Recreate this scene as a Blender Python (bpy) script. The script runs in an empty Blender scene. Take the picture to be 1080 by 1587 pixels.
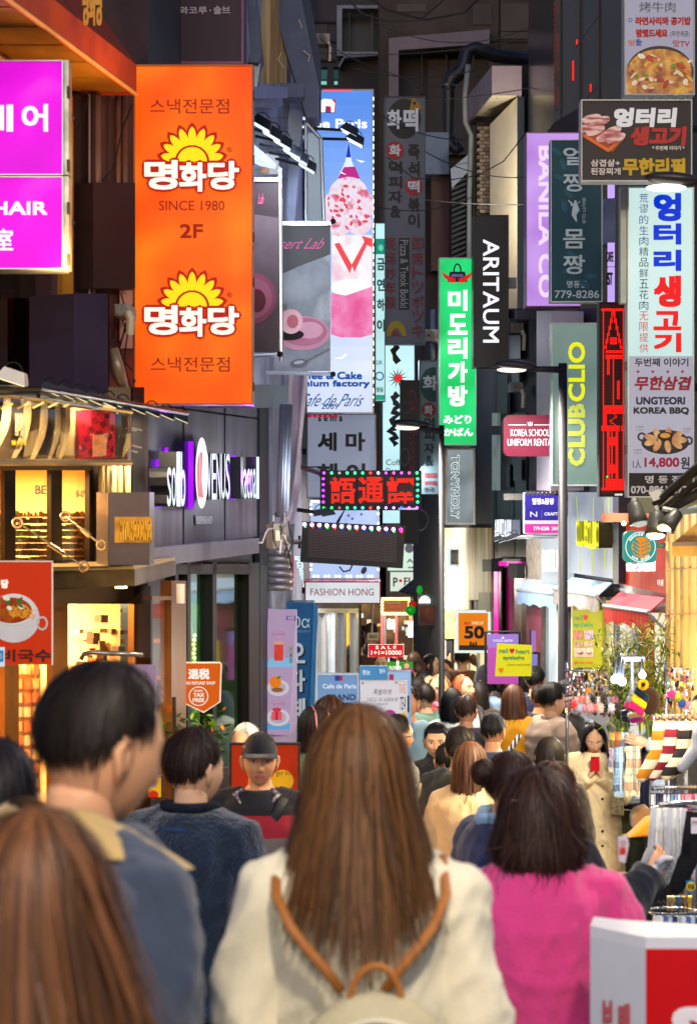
import bpy, bmesh, math, random
import numpy as np
from mathutils import Vector, Matrix, Euler
random.seed(7)
np.random.seed(7)
R = math.radians
SC = bpy.context.scene
COL = SC.collection
# ------------------------------------------------------------------ camera, sky, exposure
F = 3174.0            # focal length in photo pixels (72 mm on a 36 mm tall frame, 1587 px)
CX, HY = 540.0, 775.0
CZ = 3.60             # height of the lens above the far end of the lane
cam_d = bpy.data.cameras.new('camera')
cam = bpy.data.objects.new('camera', cam_d); COL.objects.link(cam)
cam.location = (0, 0, CZ); cam.rotation_euler = (R(90), 0, 0)
cam_d.sensor_fit = 'VERTICAL'; cam_d.sensor_height = 36; cam_d.sensor_width = 24.5
cam_d.lens = 72
cam_d.shift_y = -(793.5 - HY) / 1587
cam_d.clip_start = 0.1; cam_d.clip_end = 400
cam_d.dof.use_dof = True; cam_d.dof.focus_distance = 16.5; cam_d.dof.aperture_fstop = 6.0
SC.camera = cam
W = bpy.data.worlds.new('World'); SC.world = W; W.use_nodes = True
nt = W.node_tree; bg = nt.nodes['Background']
sky = nt.nodes.new('ShaderNodeTexSky'); sky.sky_type = 'NISHITA'; sky.sun_disc = False
sky.sun_elevation = R(6.0); sky.sun_rotation = R(200)
mixn = nt.nodes.new('ShaderNodeMixRGB'); mixn.blend_type = 'MULTIPLY'; mixn.inputs[0].default_value = 1.0; mixn.inputs[2].default_value = (0.75, 0.85, 1.35, 1)   # city night haze tint
nt.links.new(sky.outputs[0], mixn.inputs[1]); nt.links.new(mixn.outputs[0], bg.inputs[0]); bg.inputs[1].default_value = 0.085
sun_d = bpy.data.lights.new('sun', 'SUN'); sun_d.energy = 0.3; sun_d.angle = R(50); sun_d.color = (0.70, 0.80, 1.0)
sun = bpy.data.objects.new('sun', sun_d); COL.objects.link(sun); sun.rotation_euler = (R(58), 0, R(-14))
SC.view_settings.view_transform = 'Standard'; SC.view_settings.look = 'None'
SC.view_settings.exposure = 0.8; SC.view_settings.gamma = 1.0; SC.view_settings.use_curve_mapping = False
SC.render.engine = 'CYCLES'
cy = SC.cycles
cy.use_denoising = True
try: cy.denoiser = 'OPENIMAGEDENOISE'
except Exception: pass
cy.max_bounces = 5; cy.diffuse_bounces = 2; cy.glossy_bounces = 2; cy.transmission_bounces = 2
cy.transparent_max_bounces = 10; cy.caustics_reflective = False; cy.caustics_refractive = False
cy.sample_clamp_indirect = 4.0
cy.use_light_tree = True
# ------------------------------------------------------------------ helpers
POS = {}
EX = 2 ** -0.8          # keeps lit signs at the same picture brightness at this exposure
def s2l(c):
 return c / 12.92 if c <= 0.04045 else ((c + 0.055) / 1.055) ** 2.4
def hexc(h):
 h = h.lstrip('#'); return tuple(s2l(int(h[i:i + 2], 16) / 255) for i in (0, 2, 4))
_mats = {}
def _new(key):
 m = bpy.data.materials.new(key); m.use_nodes = True
 return m, m.node_tree, m.node_tree.nodes['Principled BSDF']
def D(h, rough=0.6, metal=0.0, var=0.12, scale=6.0, bump=0.0, bscale=60.0, sheen=0.0, coat=0.0):
 """diffuse / metal surface with slight procedural colour variation"""
 key = ('D', h, rough, metal, var, scale, bump, bscale, sheen, coat)
 if key in _mats: return _mats[key]
 m, t, b = _new('surface_' + h)
 c = hexc(h)
 tc = t.nodes.new('ShaderNodeTexCoord'); n = t.nodes.new('ShaderNodeTexNoise')
 n.inputs['Scale'].default_value = scale; n.inputs['Detail'].default_value = 5
 t.links.new(tc.outputs['Object'], n.inputs['Vector'])
 r = t.nodes.new('ShaderNodeValToRGB')
 r.color_ramp.elements[0].position = 0.3; r.color_ramp.elements[1].position = 0.72
 r.color_ramp.elements[0].color = tuple(x * (1 - var) for x in c) + (1,)
 r.color_ramp.elements[1].color = tuple(min(1, x * (1 + var)) for x in c) + (1,)
 t.links.new(n.outputs['Fac'], r.inputs[0]); t.links.new(r.outputs[0], b.inputs['Base Color'])
 b.inputs['Roughness'].default_value = rough; b.inputs['Metallic'].default_value = metal; b.inputs['Specular IOR Level'].default_value = .3
 if sheen: b.inputs['Sheen Weight'].default_value = sheen
 if coat: b.inputs['Coat Weight'].default_value = coat
 if bump:
  n2 = t.nodes.new('ShaderNodeTexNoise'); n2.inputs['Scale'].default_value = bscale; n2.inputs['Detail'].default_value = 4
  t.links.new(tc.outputs['Object'], n2.inputs['Vector'])
  bp = t.nodes.new('ShaderNodeBump'); bp.inputs['Strength'].default_value = bump; bp.inputs['Distance'].default_value = 0.01
  t.links.new(n2.outputs['Fac'], bp.inputs['Height']); t.links.new(bp.outputs[0], b.inputs['Normal'])
 _mats[key] = m; return m
def E(h, s=1.0, var=0.0, scale=2.0, h2=None):
 """a backlit surface: diffuse acrylic that glows, unevenly where tubes sit behind it"""
 key = ('E', h, s, var, scale, h2)
 if key in _mats: return _mats[key]
 m, t, b = _new('lit_' + h)
 c = hexc(h)
 b.inputs['Base Color'].default_value = tuple(x * 0.12 for x in c) + (1,)
 b.inputs['Roughness'].default_value = 0.4; b.inputs['Specular IOR Level'].default_value = .12
 b.inputs['Emission Color'].default_value = c + (1,)
 b.inputs['Emission Strength'].default_value = s * EX
 if var or h2:
  tc = t.nodes.new('ShaderNodeTexCoord'); n = t.nodes.new('ShaderNodeTexNoise')
  n.inputs['Scale'].default_value = scale; n.inputs['Detail'].default_value = 1.5
  t.links.new(tc.outputs['Object'], n.inputs['Vector'])
  r = t.nodes.new('ShaderNodeValToRGB')
  r.color_ramp.elements[0].position = 0.3; r.color_ramp.elements[1].position = 0.7
  c2 = hexc(h2) if h2 else c
  r.color_ramp.elements[0].color = tuple(x * (1 - var) for x in c) + (1,)
  r.color_ramp.elements[1].color = tuple(x * (1 + var) for x in c2) + (1,)
  t.links.new(n.outputs['Fac'], r.inputs[0]); t.links.new(r.outputs[0], b.inputs['Emission Color'])
 _mats[key] = m; return m
def NOISY(h1, h2, h3=None, scale=10.0, rough=0.5, glow=0.0, stretch=(1, 1, 1), detail=6.0, lo=0.35, hi=0.65, metal=0.0, bump=0.0):
 key = ('N', h1, h2, h3, scale, rough, glow, stretch, detail, lo, hi, metal, bump)
 if key in _mats: return _mats[key]
 m, t, b = _new('mottled_' + h1)
 tc = t.nodes.new('ShaderNodeTexCoord'); mp = t.nodes.new('ShaderNodeMapping'); mp.inputs['Scale'].default_value = stretch
 n = t.nodes.new('ShaderNodeTexNoise'); n.inputs['Scale'].default_value = scale; n.inputs['Detail'].default_value = detail
 t.links.new(tc.outputs['Object'], mp.inputs['Vector']); t.links.new(mp.outputs[0], n.inputs['Vector'])
 r = t.nodes.new('ShaderNodeValToRGB')
 r.color_ramp.elements[0].position = lo; r.color_ramp.elements[1].position = hi
 r.color_ramp.elements[0].color = hexc(h1) + (1,); r.color_ramp.elements[1].color = hexc(h2) + (1,)
 if h3:
  e = r.color_ramp.elements.new((lo + hi) / 2); e.color = hexc(h3) + (1,)
 t.links.new(n.outputs['Fac'], r.inputs[0]); t.links.new(r.outputs[0], b.inputs['Base Color'])
 b.inputs['Roughness'].default_value = rough; b.inputs['Metallic'].default_value = metal
 if glow:
  t.links.new(r.outputs[0], b.inputs['Emission Color']); b.inputs['Emission Strength'].default_value = glow * EX
  b.inputs['Specular IOR Level'].default_value = .12
  for l_ in list(b.inputs['Base Color'].links): t.links.remove(l_)
  b.inputs['Base Color'].default_value = tuple(x * .15 for x in hexc(h1)) + (1,)
 if bump:
  bp = t.nodes.new('ShaderNodeBump'); bp.inputs['Strength'].default_value = bump; bp.inputs['Distance'].default_value = 0.01
  t.links.new(n.outputs['Fac'], bp.inputs['Height']); t.links.new(bp.outputs[0], b.inputs['Normal'])
 _mats[key] = m; return m
def STRIPES(cols, period, axis='Z', rough=0.9, soft=0.0, base=None):
 """bands of cloth colour along one object axis; cols = [(start 0..1, hex)]"""
 key = ('S', tuple(cols), period, axis, rough)
 if key in _mats: return _mats[key]
 m, t, b = _new('striped_' + cols[0][1])
 tc = t.nodes.new('ShaderNodeTexCoord'); sp = t.nodes.new('ShaderNodeSeparateXYZ')
 t.links.new(tc.outputs['Object'], sp.inputs[0])
 mu = t.nodes.new('ShaderNodeMath'); mu.operation = 'MULTIPLY'; mu.inputs[1].default_value = 1.0 / period
 t.links.new(sp.outputs[axis], mu.inputs[0])
 fr = t.nodes.new('ShaderNodeMath'); fr.operation = 'FRACT'; t.links.new(mu.outputs[0], fr.inputs[0])
 r = t.nodes.new('ShaderNodeValToRGB'); r.color_ramp.interpolation = 'CONSTANT'
 r.color_ramp.elements[0].position = 0; r.color_ramp.elements[0].color = hexc(cols[0][1]) + (1,)
 r.color_ramp.elements[1].position = cols[1][0]; r.color_ramp.elements[1].color = hexc(cols[1][1]) + (1,)
 for p, c in cols[2:]:
  e = r.color_ramp.elements.new(p); e.color = hexc(c) + (1,)
 t.links.new(fr.outputs[0], r.inputs[0]); t.links.new(r.outputs[0], b.inputs['Base Color'])
 b.inputs['Roughness'].default_value = rough
 n2 = t.nodes.new('ShaderNodeTexNoise'); n2.inputs['Scale'].default_value = 150
 bp = t.nodes.new('ShaderNodeBump'); bp.inputs['Strength'].default_value = 0.4; bp.inputs['Distance'].default_value = 0.005
 t.links.new(tc.outputs['Object'], n2.inputs['Vector']); t.links.new(n2.outputs['Fac'], bp.inputs['Height']); t.links.new(bp.outputs[0], b.inputs['Normal'])
 _mats[key] = m; return m
def GLASS(tint='ffffff', refl=0.12, alpha=0.9):
 key = ('G', tint, refl, alpha)
 if key in _mats: return _mats[key]
 m = bpy.data.materials.new('glass_' + tint); m.use_nodes = True; t = m.node_tree; t.nodes.clear()
 o = t.nodes.new('ShaderNodeOutputMaterial'); tr = t.nodes.new('ShaderNodeBsdfTransparent'); gl = t.nodes.new('ShaderNodeBsdfGlossy')
 c = hexc(tint); tr.inputs[0].default_value = tuple(x * alpha for x in c) + (1,)
 gl.inputs['Roughness'].default_value = 0.04
 fr = t.nodes.new('ShaderNodeFresnel'); fr.inputs[0].default_value = 1.45
 ad = t.nodes.new('ShaderNodeMath'); ad.operation = 'ADD'; ad.use_clamp = True; ad.inputs[1].default_value = refl - 0.04
 mx = t.nodes.new('ShaderNodeMixShader')
 t.links.new(fr.outputs[0], ad.inputs[0]); t.links.new(ad.outputs[0], mx.inputs[0])
 t.links.new(tr.outputs[0], mx.inputs[1]); t.links.new(gl.outputs[0], mx.inputs[2]); t.links.new(mx.outputs[0], o.inputs[0])
 _mats[key] = m; return m
def V3(a): return Vector(a)
def P(px, py, d):
 return Vector(((px - CX) * d / F, d, CZ - (py - HY) * d / F))
_G = [(-20, -0.3), (0, 1.62), (3.4, 1.95), (5.5, 2.25), (9, 2.65), (13, 3.0), (16.5, 3.33), (22, 3.5), (60, 3.6), (200, 3.6)]
def g(d):
 for (a, ga), (b, gb) in zip(_G, _G[1:]):
  if d <= b: return ga + (gb - ga) * (d - a) / (b - a)
 return 3.6
def gz(d): return CZ - g(d)
class Pl:
 """a vertical wall plane through two (photo column, distance) points"""
 def __init__(s, pa, da, pb, db):
  a = Vector(((pa - CX) * da / F, da)); b = Vector(((pb - CX) * db / F, db))
  s.a = a; u = (b - a).normalized(); n = Vector((u.y, -u.x))
  if n.dot(-a) < 0: n = -n
  s.u, s.n = u, n
 def at(s, px, py, off=0.0):
  dx = (px - CX) / F; r = Vector((dx, 1.0)); a = s.a + s.n * off
  t = a.dot(s.n) / r.dot(s.n)
  return Vector((dx * t, t, CZ - (py - HY) / F * t))
 def d(s, px): return s.at(px, HY).y
 def N(s): return Vector((s.n.x, s.n.y, 0))
 def perp(s, px, py, off):   # the point `off` metres straight in front of the wall point seen at px,py
  return s.at(px, py) + s.N() * off
def FR(d): return Pl(0, d, 1080, d)
class MB:
 def __init__(s): s.v = []; s.f = []; s.m = []; s.smooth = False
 def add(s, vs, fs, mi=0):
  o = len(s.v); s.v += [tuple(x) for x in vs]; s.f += [tuple(i + o for i in f) for f in fs]; s.m += [mi] * len(fs); return s
 def hexa(s, q0, q1, mi=0):      # two quads (same order) -> solid
  return s.add(list(q0) + list(q1), [(3, 2, 1, 0), (4, 5, 6, 7), (0, 1, 5, 4), (1, 2, 6, 5), (2, 3, 7, 6), (3, 0, 4, 7)], mi)
 def box(s, lo, hi, mi=0):
  x0, y0, z0 = lo; x1, y1, z1 = hi
  return s.hexa([(x0, y0, z0), (x1, y0, z0), (x1, y1, z0), (x0, y1, z0)], [(x0, y0, z1), (x1, y0, z1), (x1, y1, z1), (x0, y1, z1)], mi)
 def slab(s, pl, rect, off, th, mi=0):   # rect on a wall plane, thickness straight behind
  x0, y0, x1, y1 = rect; n = pl.N() * th
  q = [pl.at(x0, y1, off), pl.at(x1, y1, off), pl.at(x1, y0, off), pl.at(x0, y0, off)]
  return s.hexa([p - n for p in q], q, mi)
 def quad(s, a, b, c, d, mi=0): return s.add([a, b, c, d], [(0, 1, 2, 3)], mi)
 def ngon(s, pts, mi=0): return s.add(pts, [tuple(range(len(pts)))], mi)
 def solid(s, pts, vec, mi=0):
  n = len(pts); vec = Vector(vec)
  return s.add([Vector(p) for p in pts] + [Vector(p) + vec for p in pts],
                     [tuple(range(n))[::-1], tuple(range(n, 2 * n))] + [(i, (i + 1) % n, n + (i + 1) % n, n + i) for i in range(n)], mi)
 def tube(s, pts, rad, n=8, mi=0, side=None, cap=True):
  pts = [Vector(p) for p in pts]; k = len(pts)
  if not isinstance(rad, (list, tuple)): rad = [rad] * k
  vs = []; prev = None
  for i, p in enumerate(pts):
   t = (pts[min(i + 1, k - 1)] - pts[max(i - 1, 0)])
   t = t.normalized() if t.length > 1e-9 else Vector((0, 0, 1))
   if side is not None: a = Vector(side)
   elif prev is not None: a = prev
   else: a = Vector((1, 0, 0)) if abs(t.x) < 0.9 else Vector((0, 1, 0))
   a = a - t * a.dot(t)
   if a.length < 1e-6: a = t.orthogonal()
   a.normalize(); prev = a; b = t.cross(a)
   r = rad[i]; ra, rb = (r if isinstance(r, (tuple, list)) else (r, r))
   for j in range(n):
    an = 2 * math.pi * j / n; vs.append(p + a * (ra * math.cos(an)) + b * (rb * math.sin(an)))
  fs = [(i * n + j, i * n + (j + 1) % n, (i + 1) * n + (j + 1) % n, (i + 1) * n + j) for i in range(k - 1) for j in range(n)]
  if cap: fs += [tuple(range(n))[::-1], tuple(range((k - 1) * n, k * n))]
  return s.add(vs, fs, mi)
 def ball(s, c, r, nu=12, nv=8, mi=0, M=None):
  rx, ry, rz = r if isinstance(r, (tuple, list)) else (r, r, r); c = Vector(c); vs = []
  for i in range(nv + 1):
   th = math.pi * i / nv
   for j in range(nu):
    ph = 2 * math.pi * j / nu
    p = Vector((rx * math.sin(th) * math.cos(ph), ry * math.sin(th) * math.sin(ph), rz * math.cos(th)))
    if M is not None: p = M @ p
    vs.append(c + p)
  fs = [(i * nu + j, (i + 1) * nu + j, (i + 1) * nu + (j + 1) % nu, i * nu + (j + 1) % nu) for i in range(nv) for j in range(nu)]
  return s.add(vs, fs, mi)
 def build(s, name, mats, parent=None, smooth=False, kind=None):
  o = rawmesh(name, s.v, s.f, mats, parent, smooth, s.m)
  if kind: o['kind'] = kind
  return o
def rawmesh(name, v, f, mats, parent=None, smooth=False, mi=None):
 me = bpy.data.meshes.new(name)
 if not isinstance(mats, (list, tuple)): mats = [mats]
 off = POS.get(parent, Vector((0, 0, 0))) if parent is not None else None
 if off is None:
  va = np.array([tuple(x) for x in v], dtype=float)
  off = Vector(((va[:, 0].min() + va[:, 0].max()) / 2, (va[:, 1].min() + va[:, 1].max()) / 2, va[:, 2].min()))
  loc = off
 else: loc = None
 ox, oy, oz = off
 me.from_pydata([(x[0] - ox, x[1] - oy, x[2] - oz) for x in v], [], f)
 for m in mats: me.materials.append(m)
 if mi and len(mats) > 1: me.polygons.foreach_set('material_index', mi)
 if smooth: me.polygons.foreach_set('use_smooth', [True] * len(me.polygons))
 me.validate()
 o = bpy.data.objects.new(name, me); COL.objects.link(o)
 if parent is not None: o.parent = parent; POS[o] = Vector(POS[parent])
 else: o.location = loc; POS[o] = Vector(loc)
 return o
def tag(o, label, cat=None, group=None):
 o['label'] = label
 if cat: o['category'] = cat
 if group: o['group'] = group
 return o
def thing(name, label, cat, loc, group=None):
 o = bpy.data.objects.new(name, None); COL.objects.link(o); o.location = loc; o.empty_display_size = 0.1
 POS[o] = Vector(loc); tag(o, label, cat, group); return o
def struct(o): o['kind'] = 'structure'; return o
def lamp(name, kind, loc, energy, color=(1, 1, 1), size=0.1, rot=None, parent=None, spot=None, target=None):
 l = bpy.data.lights.new(name, kind); l.energy = energy * .8; l.color = color
 if kind == 'AREA': l.size = size
 else: l.shadow_soft_size = size
 if kind == 'SPOT': l.spot_size = R(spot or 90); l.spot_blend = 0.6
 o = bpy.data.objects.new(name, l); COL.objects.link(o)
 if target is not None: o.rotation_euler = (Vector(target) - Vector(loc)).to_track_quat('-Z', 'Y').to_euler()
 elif rot: o.rotation_euler = rot
 if parent is not None: o.parent = parent; o.location = Vector(loc) - POS[parent]
 else: o.location = loc
 return o
# ---- lettering: text meshes from the built-in font, fitted to a rectangle of a plane
_tc = bpy.data.curves.new('lettering_source', 'FONT'); _to = bpy.data.objects.new('lettering_source', _tc)
_tcache = {}
def glyphs(s, bold=0.0, sp=1.0, res=3):
 k = (s, bold, sp, res)
 if k in _tcache: return _tcache[k]
 _tc.body = s; _tc.offset = bold; _tc.resolution_u = res; _tc.space_character = sp; _tc.space_line = 1.0
 me = bpy.data.meshes.new_from_object(_to)
 v = [(a.co.x, a.co.y) for a in me.vertices]; f = [tuple(p.vertices) for p in me.polygons]
 bpy.data.meshes.remove(me)
 a = np.array(v) if v else np.zeros((1, 2))
 lo = a.min(0); hi = a.max(0)
 v = (a - lo) / np.maximum(hi - lo, 1e-6)
 _tcache[k] = (v, f); return v, f
def text(pl, s, rect, mat, parent, bold=0.02, off=0.006, rot=0, shear=0.0, sp=1.0, mb=None, wave=None, depth=0.0, name='lettering', mirror=False):
 own = mb is None
 if own: mb = MB()
 x0, y0, x1, y1 = rect
 cjk = any(ord(c) > 0x2fff for c in s); lim = .012 if cjk else 0
 if bold > lim:      # heavy strokes: the same glyphs laid over each other a hair apart
  v, f = glyphs(s, lim, sp); k = max((bold - lim) * .75 * (abs(y1 - y0) if rot == 0 else abs(x1 - x0)), .1)
  for i, (sx, sy) in enumerate(((-1, -1), (1, -1), (1, 1), (-1, 1), (0, 0)) if bold < .1 else ((-.7, -.7), (.7, -.7), (.7, .7), (-.7, .7), (-1, 0), (1, 0), (0, 1), (0, -1), (.5, .2), (-.5, -.2), (0, 0))):
   text(pl, s, (x0 + k + sx * k, y0 + k + sy * k, x1 - k + sx * k, y1 - k + sy * k), mat, parent, lim, off + .0007 * i, rot, shear, sp, mb, wave, depth if (sx, sy) == (0, 0) else 0, name, mirror)
  return mb.build(name, mat, parent) if own else mb
 v, f = glyphs(s, bold, sp); out = []
 for (a, b) in v:
  if mirror: a = 1 - a
  a = a + shear * b * (1 - 0)
  if rot == 0: px, py = x0 + a * (x1 - x0), y1 + b * (y0 - y1)
  elif rot == 90: px, py = x0 + b * (x1 - x0), y0 + a * (y1 - y0)          # reads downward
  else: px, py = x1 - b * (x1 - x0), y1 - a * (y1 - y0)                   # reads upward
  if rot == 90: px = x0 + b * (x1 - x0)
  if wave: px, py = wave(px, py)
  out.append(pl.at(px, py, off))
 if depth:
  n = len(out); back = [p - pl.N() * depth for p in out]
  mb.add(out + back, [], 0)
  o = len(mb.v) - 2 * n
  ed = {}
  for q in f:
   for i in range(len(q)):
    e = (q[i], q[(i + 1) % len(q)]); k = (min(e), max(e)); ed.setdefault(k, []).append(e)
  for q in f: mb.f.append(tuple(i + o for i in q)); mb.m.append(0)
  for k, es in ed.items():
   if len(es) == 1:
    i, j = es[0]; mb.f.append((i + o, j + o, j + o + n, i + o + n)); mb.m.append(1)
 else: mb.add(out, f, 0)
 if own: return mb.build(name, mat, parent)
 return mb
def vtext(pl, s, rect, mat, parent, bold=0.02, off=0.006, gap=0.12):
 x0, y0, x1, y1 = rect; n = len(s); h = (y1 - y0) / n; mb = MB()
 for i, c in enumerate(s):
  if c == ' ': continue
  a = y0 + h * (i + gap / 2); b = y0 + h * (i + 1 - gap / 2)
  if c in '&+': text(pl, c, (x0 + (x1 - x0) * .15, a, x1 - (x1 - x0) * .15, b), mat, parent, bold, off, mb=mb)
  else: text(pl, c, (x0, a, x1, b), mat, parent, bold, off, mb=mb)
 return mb.build('lettering', mat, parent)
def rect(pl, r, mat, parent, off=0.003, name='print', th=None):
 mb = MB()
 if th: mb.slab(pl, r, off, th)
 else:
  x0, y0, x1, y1 = r; mb.quad(pl.at(x0, y1, off), pl.at(x1, y1, off), pl.at(x1, y0, off), pl.at(x0, y0, off))
 return mb.build(name, mat, parent)
def poly(pl, pts, mat, parent, off=0.004, name='print'):
 return MB().ngon([pl.at(x, y, off) for x, y in pts]).build(name, mat, parent)
def epts(cx, cy, rx, ry, n=28, a0=0, a1=360, rot=0):
 o = []
 for i in range(n + (0 if a1 - a0 == 360 else 1)):
  a = R(a0 + (a1 - a0) * i / n); x, y = rx * math.cos(a), ry * math.sin(a); c, s = math.cos(R(rot)), math.sin(R(rot))
  o.append((cx + x * c - y * s, cy + x * s + y * c))
 return o
def ell(pl, cx, cy, rx, ry, mat, parent, off=0.004, rot=0, n=28, name='print', a0=0, a1=360):
 return poly(pl, epts(cx, cy, rx, ry, n, a0, a1, rot), mat, parent, off, name)
def ring(pl, cx, cy, r, w, mat, parent, off=0.005, n=36, ry=None):
 ry = ry or r; mb = MB(); a = epts(cx, cy, r, ry, n); b = epts(cx, cy, r - w, ry - w, n)
 A = [pl.at(x, y, off) for x, y in a]; B = [pl.at(x, y, off) for x, y in b]
 mb.add(A + B, [(i, (i + 1) % n, n + (i + 1) % n, n + i) for i in range(n)])
 return mb.build('print', mat, parent)
def star(pl, cx, cy, r, mat, parent, off=0.005, k=5, inner=0.4, mb=None):
 pts = [(cx + (r if i % 2 == 0 else r * inner) * math.sin(math.pi * i / k), cy - (r if i % 2 == 0 else r * inner) * math.cos(math.pi * i / k)) for i in range(2 * k)]
 if mb is not None: mb.ngon([pl.at(x, y, off) for x, y in pts]); return
 return poly(pl, pts, mat, parent, off)
def signbox(name, label, r, pl, face, frame, th=0.2, fw=2.5, cat='sign', group=None, inset=True, case=None, trim=True):
 """a box sign: case, face panel and a rim proud of the face"""
 x0, y0, x1, y1 = r
 if not isinstance(pl, Pl): pl = FR(pl)
 c = pl.at((x0 + x1) / 2, y1)
 t = thing(name, label, cat, c, group)
 MB().slab(pl, r, -0.012, th).build('case', case or frame, t)
 rect(pl, (x0 + fw * .6, y0 + fw * .6, x1 - fw * .6, y1 - fw * .6), face, t, -0.004, 'face_panel')
 if trim:
  m = MB()
  for q in ((x0, y0, x0 + fw, y1), (x1 - fw, y0, x1, y1), (x0 + fw, y0, x1 - fw, y0 + fw), (x0 + fw, y1 - fw, x1 - fw, y1)):
   m.slab(pl, q, 0.014, 0.024)
  m.build('frame', frame, t)
 return t, pl
def bracket(t, pts, r=0.015, mat=None, name='bracket'):
 return MB().tube(pts, r, 6).build(name, mat or D('3a3a3e', .5, .6), t)
BLK = D('16161a', .5); WHT = D('d8d8d4', .5); STEEL = D('8c9094', .35, .8); DKM = D('26262c', .45, .5)
# ------------------------------------------------------------------ the setting
RP = Pl(0, 9.9, 230, 10.9)          # restaurant front, left
VP = Pl(231, 11.0, 401, 14.0)       # lingerie shop front and everything after it, left
V2 = Pl(401, 14.0, 560, 26.0)          # the same side further on
RW = Pl(948, 17.5, 880, 19.04)      # right-hand fronts
def build_ground():
 ys = [-12, -4, -1, 0, 1.5, 3.4, 4.5, 5.5, 7, 9, 11, 13, 15, 16.5, 18, 20, 22, 30, 45, 60, 120]
 xs = [-40, -20, -10, -6, -4, -2, 0, 2, 4, 6, 10, 20, 40]
 mb = MB()
 vs = [(x, y, gz(y)) for y in ys for x in xs]; n = len(xs)
 fs = [(j * n + i, j * n + i + 1, (j + 1) * n + i + 1, (j + 1) * n + i) for j in range(len(ys) - 1) for i in range(n - 1)]
 mb.add(vs, fs)
 struct(mb.build('street', NOISY('3a3836', '55524e', scale=3, rough=0.7, bump=0.2)))
 pav = D('7d7873', .75, var=.18, scale=2.5, bump=.3, bscale=90); pav2 = D('686561', .75, var=.15, scale=3, bump=.3, bscale=90)
 street = thing('pavement', 'paved lane', None, (1.9, 16.0, gz(16.0))); del street['label']
 street['kind'] = 'structure'
 cnt = 0
 for r in range(16):
  y = 14.2 + r * 0.31
  for c in range(9):
   x = 0.9 + c * 0.305 + (0.15 if r % 2 else 0)
   y0, y1 = y, y + 0.298
   m = MB(); z0, z1 = gz(y0) + .006, gz(y1) + .006; h = random.uniform(.018, .024)
   m.hexa([(x, y0, z0), (x + .293, y0, z0), (x + .293, y1, z1), (x, y1, z1)],
                   [(x + .004, y0 + .004, z0 + h), (x + .289, y0 + .004, z0 + h), (x + .289, y1 - .004, z1 + h), (x + .004, y1 - .004, z1 + h)])
   m.build('paving_slab', pav if random.random() < .6 else pav2, street)
build_ground()
def wall(pl, outer, holes, off, th, mb):
 x0, y0, x1, y1 = outer
 xs = sorted({x0, x1} | {h[0] for h in holes} | {h[2] for h in holes}); ys = sorted({y0, y1} | {h[1] for h in holes} | {h[3] for h in holes})
 for a, b in zip(xs, xs[1:]):
  for c, d in zip(ys, ys[1:]):
   mx, my = (a + b) / 2, (c + d) / 2
   if any(h[0] < mx < h[2] and h[1] < my < h[3] for h in holes): continue
   mb.slab(pl, (a, c, b, d), off, th)
 return mb
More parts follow.
